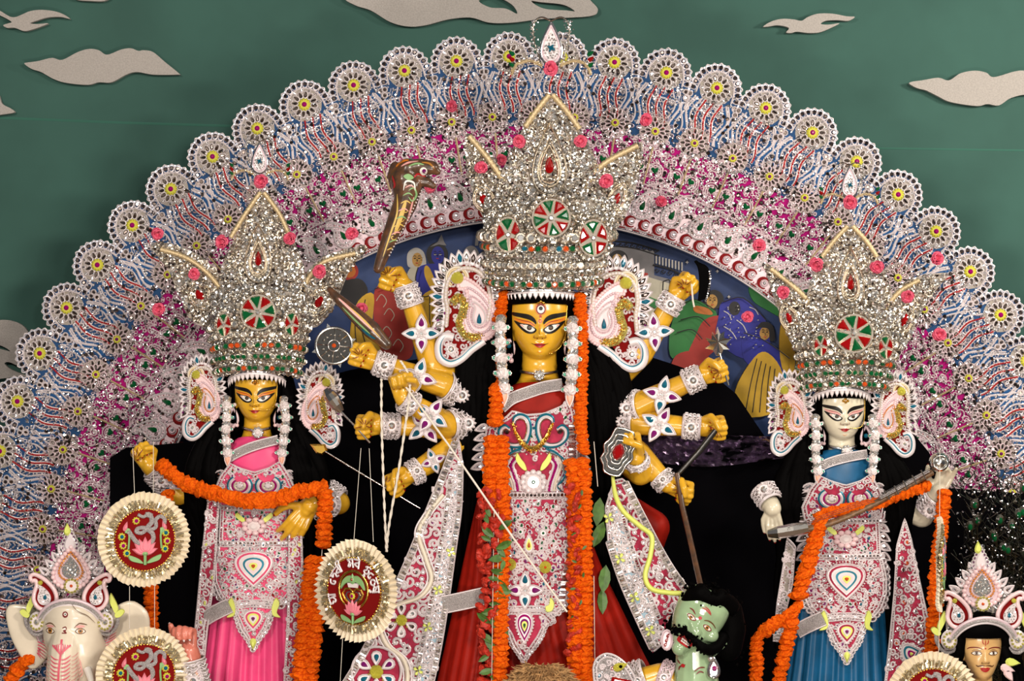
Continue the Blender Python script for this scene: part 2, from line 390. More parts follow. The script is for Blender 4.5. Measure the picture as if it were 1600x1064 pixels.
cutout('foam_cloud', [(39, 100), (50, 108), (65, 113), (85, 124), (105, 130), (138, 133), (155, 129), (175, 129), (198, 117), (215, 113), (240, 117), (278, 117), (280, 115), (258, 97), (240, 82), (225, 79), (217, 80), (205, 76), (190, 78), (168, 86), (155, 79), (140, 77), (122, 82), (98, 94), (82, 91), (60, 96), (45, 98)],
       'long wavy white foam cloud below the white bird at the upper left', 'cloud', group=GC)
cutout('foam_cloud', [(539, -4), (556, 9), (580, 17), (610, 35), (638, 42), (665, 40), (700, 31), (735, 28), (765, 36), (800, 36), (850, 30), (920, 26), (934, 17), (926, 5), (905, -12), (850, -30), (740, -55), (640, -45), (570, -25)],
       'big white foam cloud with eye shaped holes above the tall silver headdress', 'cloud', holes=[[(748, 1), (765, 12), (790, 14), (808, 22), (800, 8), (775, -4)], [(830, 2), (845, 4), (880, 8), (898, 18), (885, 17), (855, 15), (840, 10)]], group=GC)
cutout('foam_cloud', [(1420, 131), (1432, 138), (1447, 142), (1465, 151), (1485, 160), (1525, 166), (1542, 163), (1560, 165), (1580, 153), (1610, 148), (1660, 155), (1664, 150), (1640, 125), (1605, 112), (1585, 112), (1552, 121), (1540, 114), (1522, 111), (1500, 115), (1482, 126), (1465, 122), (1440, 126), (1425, 128)],
       'wavy white foam cloud at the right edge under the bird', 'cloud', group=GC)
cutout('foam_cloud', [(-60, 180), (-20, 184), (0, 180), (23, 176), (18, 170), (4, 162), (-4, 145), (-30, 140), (-70, 160)], 'tip of a white foam cloud just above the wall seam', 'cloud', group=GC)
cutout('foam_cloud', [(-120, 560), (-60, 600), (0, 592), (30, 588), (52, 586), (56, 560), (52, 535), (40, 512), (22, 502), (0, 500), (-40, 505), (-90, 520)],
       'rounded white foam cloud with leaf shaped slits beside the silver fan', 'cloud', holes=[[(8, 568), (20, 578), (44, 586), (48, 576), (30, 572), (16, 566)], [(-30, 540), (0, 545), (17, 549), (5, 541), (-15, 536)]], group=GC)
cutout('foam_cloud', [(120, 0), (140, 2), (164, 2), (175, -8), (160, -20), (130, -18), (112, -8)], 'sliver of a white foam cloud at the very top edge', 'cloud', group=GC)
cutout('foam_bird', [(-12, 14), (0, 17), (10, 23), (18, 27), (26, 27), (36, 23), (48, 18), (65, 16), (85, 18), (100, 23), (110, 30), (95, 27), (75, 28), (58, 33), (48, 37), (60, 38), (76, 37), (65, 42), (50, 47), (38, 49), (24, 44), (12, 44), (6, 40), (14, 37), (19, 35), (10, 29), (-10, 19)],
       'white foam seagull with a long wing above the wavy cloud', 'bird', group=GB)
cutout('foam_bird', [(1192, 42), (1205, 34), (1222, 30), (1240, 31), (1252, 33), (1262, 27), (1278, 22), (1300, 22), (1322, 26), (1335, 27), (1325, 33), (1308, 32), (1290, 33), (1282, 38), (1295, 39), (1311, 37), (1298, 44), (1280, 51), (1262, 52), (1245, 50), (1236, 52), (1228, 51), (1232, 44), (1215, 40), (1200, 42)],
       'white foam seagull flying near the top right corner', 'bird', group=GB)

# ------------------------------------------------------------------ the great fan behind the statues
HY = 0.75; HC = (830.0, 954.0)
def HP(R, th, d=0.0):
    y = HY - d * sc(HY); s = sc(HY); x = HC[0] + R * sin(th); z = HC[1] - R * cos(th)
    return Vector(((x - 800) * s, y, ZC - (z - 532) * s))
fan = empty('fan_backdrop', P(830, 1150, HY), 'huge glittering silver fan of scalloped lace panels behind the statues', 'fan', kind='thing')
fr_h = Frame(HY)
def arc(R0, R1, t0, t1, d0, d1, m, name, lab=None, step=1.5):
    g = Geo().use(m); t = np.radians(np.arange(t0, t1 + step / 2, step))
    def ring(R, d): return np.c_[HC[0] + R * np.sin(t), HC[1] - R * np.cos(t), np.full(len(t), d)]
    Q = np.stack([ring(R0, d0), ring(R0, d1), ring(R1, d1), ring(R1, d0)], 1); g.grid(Q, False, True); return put(name, g, fan, fr_h, label=lab)
arc(755, 868, -102, 84, -6, 0, 'blue_panel', 'outer_panel', 'blue outer band of the fan')
arc(668, 757, -102, 84, -5, 1, 'magenta_panel', 'middle_panel', 'magenta band of the fan')
arc(613, 670, -68, 68, -4, 2, 'lace_pink', 'inner_panel', 'pale pink inner band of the fan')

# one lobe of the outer edge
def lobe_mesh():
    g = Geo().use('lace_blue')
    out = [(-41, 40), (-41, 8), (-37, -10), (-26, -28), (0, -38), (26, -28), (37, -10), (41, 8), (41, 40)]
    base = spline(out, 4); g.prism(base, -2, 0)
    g.use('blue_panel').prism(shrink(base, 3), 0, .5); g.use('silver_dull').prism(circle(0, 0, 27, 20), .5, 1)
    arc_pts = spline([(-36, 10), (-33, -8), (-23, -24), (0, -33), (23, -24), (33, -8), (36, 10)], 6)
    q = resample(arc_pts, 9.6); tang = np.gradient(q, axis=0); ang = np.arctan2(tang[:, 1], tang[:, 0])
    g.use('lace').stamp(OVAL, with_d(q, 2), 4.1, 0.15, ang, 1)
    g.use('mirror_dark').stamp(DISC, with_d(q, 1.2), 3.6, 0.16, True, 2)
    g.use('lace').tube(with_d(spline([(-29, 16), (-28, 0), (-20, -17), (0, -26), (20, -17), (28, 0), (29, 16)], 4), 2), 1.3, 4)
    a = np.arange(12) * 2 * pi / 12
    for r, sz, m in ((15.5, 5.6, 'mirror_dark'), (23.0, 4.0, 'mirror')):
        p = np.c_[r * np.cos(a + (r > 20) * .22), r * np.sin(a + (r > 20) * .22)]
        g.use(m).stamp(TEAR, with_d(p, 2), sz, 0.18, a + pi / 2 + (r > 20) * .22, int(r))
        g.use('lace').stamp(t_ring(8, 3, .17, 1.5), with_d(p, 2.4), sz * .66, 0.05, a + pi / 2 + (r > 20) * .22, 3)
    b = np.random.default_rng(5).uniform((-40, 18), (40, 42), (46, 2))
    g.use('mirror').stamp(DISC, with_d(b, 1), 2.2, 0.25, True, 4); g.use('lace').stamp(RING6, with_d(b[::2] + 3, 1.5), 2.6, .2, True, 6)
    for s in (-1, 1):
        g.use('lace').stamp(RING, with_d(np.array([(s * 37, 22), (s * 39, 31)]), 3), 4.2, 0.1); g.use('mirror_dark').stamp(DISC, with_d(np.array([(s * 37, 22), (s * 39, 31)]), 2.5), 3.6, 0.1)
    return g.mesh('lobe')
def flower_mesh(r, n):
    g = Geo().use('flower_yellow'); g.gem(star(0, 0, r, n, .8), 0, 2.0, .3); return g.mesh('flower')
def gem_mesh(name, out, m, h=2.0): g = Geo().use(m); g.gem(out, 0, h); return g.mesh(name)
M_lobe, M_fl, M_fl2 = lobe_mesh(), flower_mesh(10.5, 12), flower_mesh(7.0, 8)
M_gmag, M_gred = gem_mesh('centre_gem', circle(0, 0, 4.2, 8), 'gem_magenta'), gem_mesh('centre_gem', circle(0, 0, 2.9, 8), 'gem_purple')
# the wavy band unit below each lobe
def wave_mesh():
    g = Geo()
    def wav(u0, amp, ph, v0=34, v1=-32, n=14):
        t = np.linspace(0, 1, n); return np.c_[u0 + amp * np.sin(2 * pi * t + ph), v0 + (v1 - v0) * t]
    for u, s in ((-33, 1), (33, -1)):
        for k, (o, w) in enumerate(((0, 2.6), (9 * s, 2.2))):
            p = wav(u + o, 5.5 * s, 0.4 + k * .5); g.use('blue_ribbon').tube(with_d(p, 1.5), w, 4, flat=.3)
            for e in (-1, 1): g.use('lace').tube(with_d(p + (e * (w + 1.5), 0), 2), 1.35, 4)
            g.use('mirror').stamp(OCTA, with_d(resample(p + (w + 3.4, 0), 4), 2), 1.1, .4)
    for u in (-13, 0, 13):
        p = wav(u, 3.5, 1.0); g.use('lace').tube(with_d(p, 1.2), 2.8, 4, flat=.4)
    q = np.random.default_rng(2).uniform((-40, -34), (40, 34), (60, 2))
    g.use('mirror').stamp(DISC, with_d(q, .8), 1.9, .3); 
    for u in (-20, -7, 7, 20):
        for v in np.arange(-28, 30, 7.0):
            g.use('lace').tube([(u - 4, v - 4, 1), (u, v, 2), (u + 4, v - 4, 1)], 1.2, 3)
    return g.mesh('wave_motif')
def braid_mesh():
    g = Geo().use('red_bead'); t = np.linspace(0, 1, 12); p = np.c_[3.5 * np.sin(2 * pi * t + 1), 32 - 62 * t]
    g.tube(with_d(p, 0), 1.3, 4); g.stamp(OCTA, with_d(resample(p, 3.6), 1), 1.8, .3); return g.mesh('red_braid')
M_wave, M_braid = wave_mesh(), braid_mesh()
for k in range(-20, 14):
    th = radians(8.63 + 5.46 * k)
    lb = place('scallop', M_lobe, fan, HP(866, th, 1), th, tilt=(rng.normal(0, .03), rng.normal(0, .03)), y=HY)
    place('flower', M_fl, lb, HP(866, th, 4), th + rng.uniform(0, 1), y=HY); place('centre_gem', M_gmag, lb, HP(866, th, 6), th, y=HY)
    wv = place('wave_motif', M_wave, fan, HP(812, th, 0.5), th, y=HY)
    for u in (-13, 0, 13):
        place('red_braid', M_braid, wv, HP(812, th, 2.5) + Vector((u * cos(th), 0, -u * sin(th))) * sc(HY), th, y=HY)
# the second ring of rosettes
def rosette_mesh():
    g = Geo().use('silver_dull'); a = np.arange(12) * 2 * pi / 12
    g.prism(circle(0, 0, 25, 20), 0, 1)
    for r, sz, m in ((11.5, 4.8, 'mirror_dark'), (19, 4.4, 'mirror_dark'), (26, 3.8, 'mirror')):
        ph = (r == 19) * .26; p = np.c_[r * np.cos(a + ph), r * np.sin(a + ph)]
        g.use(m).stamp(TEAR, with_d(p, 1.6), sz, .2, a + pi / 2 + ph, int(r)); g.use('lace_pink').stamp(t_ring(8, 3, .17, 1.4), with_d(p, 2.4), sz * .72, .06, a + pi / 2 + ph, 3)
    return g.mesh('rosette')
M_ros = rosette_mesh()
def heartunit_mesh():
    g = Geo().use('lace_pink')
    for s in (-1, 1):
        for k in range(3):
            r = 12 - 3.4 * k; a = np.linspace(-.4, 4.2, 12); p = np.c_[s * (13 - r * np.cos(a)), 2 - r * np.sin(a) * 1.15]; g.tube(with_d(p, 2 + .3 * k), 1.1, 4)
        g.tube(with_d(spline([(s * 3, 34), (s * 10, 24), (s * 26, 20), (s * 30, 34)], 5), 2), 1.2, 4); g.tube(with_d(spiral(s * 22, -22, 8, 1.4, 0, s), 2), 1.1, 4)
        g.tube(with_d(spiral(s * 9, -28, 6, 1.3, 2, -s), 2), 1.0, 4)
    g.use('braid_gold').tube([(0, 26, 2), (0, 0, 3), (0, -34, 3)], 1.5, 4)
    q = np.random.default_rng(3).uniform((-28, -38), (28, 40), (40, 2))
    g.use('mirror').stamp(DISC, with_d(q, 1.4), 2.1, .3); g.use('lace').stamp(RING6, with_d(q[::2][:, ::1] + 2.5, 1.6), 2.6, .2)
    return g.mesh('scroll_motif')
M_hu = heartunit_mesh(); M_heart = gem_mesh('heart_gem', heart(0, 0, 6.0), 'gem_green', 2.4)
for k in range(-16, 23):
    th = radians(-23.5 + 4.75 * k)
    rs = place('rosette', M_ros, fan, HP(773, th, 2), th, tilt=(rng.normal(0, .04), rng.normal(0, .04)), y=HY)
    place('flower', M_fl2, rs, HP(773, th, 5), th, y=HY); place('centre_gem', M_gred, rs, HP(773, th, 7), th, y=HY)
    t2 = th + radians(.2); hu = place('scroll_motif', M_hu, fan, HP(714, t2, 2), t2, y=HY)
    for u in (-12, 12): place('heart_gem', M_heart, hu, HP(714, t2, 5) + Vector((u * cos(t2), 0, -u * sin(t2))) * sc(HY), t2 + rng.uniform(-.3, .3), y=HY)
# paisleys and red circles of the inner band
def kalka_mesh():
    g = Geo().use('lace_pink'); o = paisley(0, 0, 25, 0, 1); g.prism(o, 0, 1.2)
    g.use('lace').tube(with_d(o, 1.5), 1.7, 4, True); g.tube(with_d(paisley(0, 2, 17), 2), 1.3, 4, True)
    q = resample(paisley(0, 1, 21), 4.5, True); g.use('mirror').stamp(OCTA, with_d(q, 2.4), 1.2, .4); g.use('red_bead').stamp(OCTA, with_d(q[::2] * .88, 2), 1.1, .2)
    q = resample(paisley(0, 2, 12), 4, True); g.use('lace_pink').stamp(OCTA, with_d(q, 2), 1.3, .2); return g.mesh('paisley')
def ringlet_mesh():
    g = Geo().use('red_panel'); a = np.linspace(.7, 5.6, 16); g.tube(np.c_[8.2 * np.cos(a), 8.2 * np.sin(a), np.full(16, 1.2)], np.interp(np.arange(16), [0, 7.5, 15], [.8, 3.0, .8]), 5, flat=.5); g.prism([(-12, 13), (-6, 13), (-9, 6)], 0, 1.5); g.prism([(6, 13), (12, 13), (9, 6)], 0, 1.5); g.use('lace_pink')
    g.tube(with_d(circle(1, -1, 4.6, 10), 2), 1.2, 4, True); g.use('mirror').gem(circle(1, -1, 4, 8), 1.5, 1.5); return g.mesh('ringlet')
M_kal, M_rl = kalka_mesh(), ringlet_mesh(); M_drop = gem_mesh('drop_gem', teardrop(0, 0, 8, 5.5, 14), 'gem_green', 2.4)
for k in range(-21, 11):
    th = radians(23.8 + 4.2 * k); s = -1 if th < 0 else 1
    ka = place('paisley', M_kal, fan, HP(660, th, 3), th + s * .05, (sc(HY) * s, sc(HY), sc(HY)))
    place('drop_gem', M_drop, ka, HP(656, th, 6), th + s * .2, y=HY)
    for q in (-1.05, 1.05):
        t2 = th + radians(q); place('ringlet', M_rl, fan, HP(627, t2, 3), t2, y=HY)
# glitter between the motifs, bead edges
g = Geo()
def polar(n, r0, r1, t0, t1, seed):
    r = np.random.default_rng(seed); R = r.uniform(r0, r1, n); t = np.radians(r.uniform(t0, t1, n)); return np.c_[HC[0] + R * np.sin(t), HC[1] - R * np.cos(t)]
for n, a, b, m, T, sz, til, dd in ((3600, 745, 866, 'mirror', DISC, 1.8, .30, 3.5), (1500, 776, 860, 'lace', OCTA, 1.7, .3, 3.5), (6000, 640, 765, 'mirror', DISC, 2.1, .30, 4.0), (5200, 635, 765, 'lace_pink', RING6, 2.5, .3, 4.0), (2600, 640, 765, 'lace', OCTA, 1.8, .4, 4.5),
                                   (1500, 640, 775, 'mirror_dark', DISC8, 3.4, .2, 4.0), (420, 765, 850, 'mirror_dark', DISC8, 3.2, .2, 3.6)):
    p = polar(n, a, b, -100 if a > 700 or 1 else -68, 84, n); R = np.hypot(p[:, 0] - HC[0], p[:, 1] - HC[1]); t = np.degrees(np.arctan2(p[:, 0] - HC[0], HC[1] - p[:, 1]))
    p = p[(R > 672) | (np.abs(t) < 67)]; g.use(m).stamp(T, with_d(p, dd), sz, til, True, n)
o = put('glitter', g, fan, fr_h); tag(o, 'loose mirror sequins and tiny silver rings', kind='stuff')
g = Geo()
def beadline(R, t0, t1, w, m1, m2, d):
    t = np.radians(np.arange(t0, t1, .35)); p = np.c_[HC[0] + R * np.sin(t), HC[1] - R * np.cos(t)]
    for e in (-w, w): g.use(m1).tube(np.c_[HC[0] + (R + e) * np.sin(t[::4]), HC[1] - (R + e) * np.cos(t[::4]), np.full(len(t[::4]), d)], 1.2, 4)
    g.use(m2).stamp(OCTA, with_d(p, d + .5), 1.7, .4)
beadline(614, -68, 68, 3.2, 'lace', 'mirror', 4); beadline(686, -101, 84, 3, 'lace_pink', 'mirror', 4); beadline(674, -101, -67, 3, 'lace', 'mirror', 4)
for s in (-68, 68):
    t = radians(s); p = np.array([(HC[0] + R * sin(t), HC[1] - R * cos(t)) for R in np.arange(613, 676, 4)]); g.use('mirror').stamp(OCTA, with_d(p, 5), 1.8, .4); g.use('lace').tube(with_d(p, 4), 2.4, 4)
o = put('bead_edging', g, fan, fr_h); tag(o, 'silver bead edging', kind='stuff')

# ------------------------------------------------------------------ painted canvas inside the fan, black cloth below it
CY = 0.86; fr_c = Frame(CY)
cv = empty('painted_canvas', P(830, 900, CY), 'dark blue canvas painted with robed folk figures and a grey palace', 'painting')
t = np.radians(np.arange(-72, 73, 4)); k = sc(HY) / sc(CY)
g = Geo().use('canvas_night'); oc = np.c_[800 + (HC[0] + 640 * np.sin(t) - 800) * k, 532 + (HC[1] - 640 * np.cos(t) - 532) * k]; g.prism(oc, -4, 0); put('canvas', g, cv, fr_c)
_cl = [0]
def paint(name, pts, m, smooth_n=4, d=None):
    _cl[0] += 1; dd = d if d is not None else .12 * _cl[0]; g = Geo().use('canvas_' + m); p = spline(pts, smooth_n, True) if smooth_n else np.array(pts, float); g.prism(p, 0, .2 + dd); return put(name, g, cv, fr_c)
def brush(name, pts, m, r=1.2):
    _cl[0] += 1; g = Geo().use('canvas_' + m); g.tube(with_d(spline(pts, 4), .12 * _cl[0]), r, 4, flat=.3); return put(name, g, cv, fr_c)
# left half
paint('painted_fan', circle(546, 424, 14, 12), 'red'); paint('painted_ring', circle(546, 424, 10, 12), 'orange', 0); paint('painted_bush', [(520, 448), (560, 435), (575, 455), (560, 475), (525, 478)], 'black')
paint('painted_skirt', [(586, 452), (612, 447), (634, 480), (645, 525), (640, 560), (598, 560), (585, 510)], 'red'); paint('painted_skirt', [(560, 470), (584, 460), (582, 520), (600, 560), (552, 560), (548, 510)], 'yellow')
for q in ((596, 470), (608, 492), (604, 520), (622, 540)): brush('painted_line', [(q[0] - 8, q[1]), (q[0], q[1] - 10), (q[0] + 8, q[1]), (q[0] + 3, q[1] + 10)], 'pale', .6)
paint('painted_hair', [(636, 408), (638, 394), (650, 387), (662, 394), (666, 412), (660, 420), (640, 418)], 'white'); paint('painted_face', circle(652, 406, 8, 12, 11), 'skin'); paint('painted_robe', [(640, 420), (660, 420), (672, 450), (668, 490), (646, 480), (634, 450)], 'pale')
paint('painted_halo', circle(683, 398, 17, 14, 19), 'black'); paint('painted_face', circle(684, 399, 10, 12, 14), 'blue'); paint('painted_robe', [(654, 418), (676, 412), (692, 418), (684, 455), (662, 464), (650, 440)], 'blue'); paint('painted_sash', [(664, 416), (672, 420), (684, 452), (676, 456), (664, 432)], 'yellow'); paint('painted_skirt', [(660, 462), (684, 455), (700, 500), (690, 540), (660, 535), (652, 490)], 'yellow')
paint('painted_face', circle(736, 401, 13, 12, 17), 'grey'); paint('painted_hair', circle(766, 408, 17, 12, 22), 'black'); paint('painted_face', circle(769, 410, 10, 12, 16), 'skin')
paint('painted_crown', [(672, 386), (684, 378), (690, 366), (694, 378), (698, 384), (686, 382)], 'grey', 0); paint('painted_plume', [(742, 384), (744, 364), (749, 364), (747, 384)], 'grey', 0)
for e in (680, 688): brush('painted_eye', [(e - 2, 398), (e + 2, 398)], 'white', .7)
# right half: palace, railings, figures
paint('painted_wall', [(930, 395), (960, 384), (1022, 392), (1022, 430), (1060, 440), (1054, 480), (1030, 540), (960, 540), (930, 480)], 'grey', 0)
paint('painted_wall', [(1010, 432), (1056, 446), (1030, 540), (985, 540), (1000, 470)], 'pale', 0)
for y0 in (378, 386): brush('painted_rail', [(948, y0 - 2), (990, y0 + 2), (1030, y0 + 14)], 'black', 1.0)
for x in range(952, 1030, 9): brush('painted_scroll', spiral(x, 382 + max(0, x - 980) * .2, 4, 1.2, 0, 1, 8), 'black', .7)
for x in range(1024, 1068, 5): paint('painted_baluster', [(x, 400 + (x - 1024) * .25), (x + 2.4, 400 + (x - 1024) * .25), (x + 2.4, 412 + (x - 1024) * .28), (x, 412 + (x - 1024) * .28)], 'white', 0)
brush('painted_rail', [(1020, 414), (1045, 420), (1062, 428)], 'black', 1.2)
for x in range(1026, 1064, 10): brush('painted_scroll', spiral(x, 422 + (x - 1026) * .2, 4, 1.2, 0, 1, 8), 'black', .7)
paint('painted_awning', [(1002, 459), (1030, 470), (1024, 482), (1000, 471)], 'green', 0); brush('painted_window', [(1036, 440), (1036, 456), (1044, 456), (1046, 438), (1036, 440)], 'black', .8)
paint('painted_hair', circle(966, 406, 15, 14, 15), 'black'); paint('painted_face', circle(964, 407, 8, 12, 10), 'skin'); paint('painted_sari', [(942, 412), (952, 404), (960, 424), (972, 432), (946, 440)], 'red')
for x0 in (1006,): paint('painted_pillar', [(1000, 425), (1012, 427), (1008, 456), (998, 452)], 'red', 0)
paint('painted_sari', [(1060, 480), (1085, 468), (1118, 486), (1112, 515), (1088, 540), (1050, 560), (1046, 520)], 'green'); paint('painted_skirt', [(1100, 500), (1128, 495), (1130, 530), (1100, 560), (1075, 556), (1085, 528)], 'red')
paint('painted_hair', circle(1115, 468, 15, 14, 15), 'black'); paint('painted_face', circle(1112, 471, 8.5, 12, 11), 'skin'); paint('painted_blouse', [(1085, 478), (1106, 482), (1112, 492), (1086, 488)], 'orange')
paint('painted_robe', [(1128, 472), (1160, 466), (1195, 500), (1200, 545), (1160, 560), (1120, 530), (1122, 495)], 'blue'); paint('painted_hair', circle(1147, 482, 9, 12, 11), 'black')
paint('painted_face', circle(1194, 521, 8, 12, 10), 'skin'); paint('painted_hair', [(1180, 515), (1190, 503), (1206, 508), (1210, 530), (1202, 532), (1200, 515), (1188, 512)], 'black')
paint('painted_shawl', [(1160, 520), (1185, 528), (1205, 540), (1232, 560), (1225, 600), (1190, 580), (1162, 562)], 'blue'); paint('painted_skirt', [(1178, 558), (1200, 552), (1222, 585), (1215, 640), (1160, 650), (1148, 610)], 'yellow')
paint('painted_skirt', [(1056, 555), (1090, 548), (1112, 565), (1098, 590), (1050, 584)], 'red'); paint('painted_leaf', [(1170, 448), (1195, 455), (1225, 478), (1230, 500), (1200, 486), (1176, 470)], 'green'); paint('painted_skirt', [(1222, 500), (1250, 520), (1262, 570), (1235, 600), (1218, 560)], 'yellow')
for q in range(5): brush('painted_line', [(1182 + q * 7, 560 + q * 4), (1172 + q * 9, 600), (1164 + q * 11, 644)], 'black', .7)
for q in ((1130, 486, 1142, 500), (1150, 500, 1166, 520), (1130, 510, 1150, 530), (1170, 480, 1184, 492)): brush('painted_line', [(q[0], q[1]), ((q[0] + q[2]) / 2 + 2, (q[1] + q[3]) / 2 - 2), (q[2], q[3])], 'white', .7)
for q in ((1090, 386), (1120, 424), (1138, 464), (1073, 410)): paint('painted_star', star(q[0], q[1], 3, 4, .4), 'white', 0)
for fx, fy, k_ in ((652, 406, 1), (684, 399, 1.1), (769, 410, 1.1), (964, 407, .9), (1112, 471, 1), (1194, 521, .9), (736, 401, 1.1), (272, 672, 1.1)):
    for s_ in (-1, 1): brush('painted_eye', [(fx + s_ * 3.4 * k_ - 1.6, fy - 2), (fx + s_ * 3.4 * k_ + 1.6, fy - 2)], 'black', .8); brush('painted_brow', [(fx + s_ * 3.4 * k_ - 2, fy - 5), (fx + s_ * 3.4 * k_, fy - 6), (fx + s_ * 3.4 * k_ + 2, fy - 5)], 'black', .5)
    brush('painted_nose', [(fx, fy - 1), (fx + 1, fy + 2), (fx - .5, fy + 2.6)], 'black', .4); brush('painted_mouth', [(fx - 2, fy + 5), (fx, fy + 5.6), (fx + 2, fy + 5)], 'red', .7)
for pts in ([(586, 452), (612, 447), (634, 480), (645, 525)], [(654, 418), (650, 440), (662, 464), (684, 455)], [(660, 470), (656, 500), (662, 532)], [(672, 462), (672, 500), (676, 538)], [(684, 460), (690, 500), (690, 538)], [(1060, 480), (1085, 468), (1118, 486)], [(1062, 500), (1090, 495), (1108, 510)], [(1056, 520), (1080, 515), (1096, 530)], [(1128, 472), (1160, 466), (1195, 500)], [(1160, 520), (1185, 528), (1205, 540), (1232, 560)], [(1222, 505), (1240, 530), (1240, 590)], [(1236, 512), (1254, 540), (1250, 590)], [(560, 475), (556, 510), (560, 556)], [(572, 468), (566, 510), (578, 556)]): brush('painted_outline', pts, 'black', .8)
for q in range(40): fx, fy = 1128 + 62 * rng.random(), 474 + 70 * rng.random(); paint('painted_dot', circle(fx, fy, .9, 5), 'white', 0) if fy > 466 + (fx - 1128) * .4 else None
# lower left painted figure near the left statue
paint('painted_face', circle(272, 672, 11, 12, 14), 'skin'); paint('painted_robe', [(255, 680), (275, 685), (290, 720), (282, 745), (262, 730)], 'blue'); paint('painted_sash', [(265, 695), (285, 690), (292, 700), (272, 708)], 'red')

for x in (560, 1090):
    g = Geo().use('wood_brown'); zt = P(x, 480, CY + .04).z; g.tube(np.array([(P(x, 0, CY).x, CY + .05, .45), (P(x, 0, CY).x, CY + .05, zt)]), .025, 8); put('support_pole', g, cv, ident, True)
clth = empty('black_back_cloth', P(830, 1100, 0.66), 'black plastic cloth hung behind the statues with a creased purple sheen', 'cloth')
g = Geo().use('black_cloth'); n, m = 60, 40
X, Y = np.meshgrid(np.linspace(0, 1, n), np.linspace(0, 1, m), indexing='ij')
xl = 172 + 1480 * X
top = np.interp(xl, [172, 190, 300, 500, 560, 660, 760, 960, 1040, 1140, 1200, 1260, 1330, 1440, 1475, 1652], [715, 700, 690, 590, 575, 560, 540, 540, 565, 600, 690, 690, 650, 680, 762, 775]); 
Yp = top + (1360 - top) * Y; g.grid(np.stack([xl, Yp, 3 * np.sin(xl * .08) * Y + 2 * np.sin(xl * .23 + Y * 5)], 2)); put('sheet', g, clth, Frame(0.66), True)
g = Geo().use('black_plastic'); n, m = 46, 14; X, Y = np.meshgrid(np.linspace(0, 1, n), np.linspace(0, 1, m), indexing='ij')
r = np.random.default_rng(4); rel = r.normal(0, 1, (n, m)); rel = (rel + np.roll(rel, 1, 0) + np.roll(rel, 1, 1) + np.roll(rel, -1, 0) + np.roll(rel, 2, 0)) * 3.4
g.grid(np.stack([1000 + 225 * X, 676 + 6 * X + (40 + 10 * np.sin(X * 4)) * Y, rel + 10], 2)); put('creased_fold', g, clth, Frame(0.66), False, 'creased shiny fold with purple sheen')
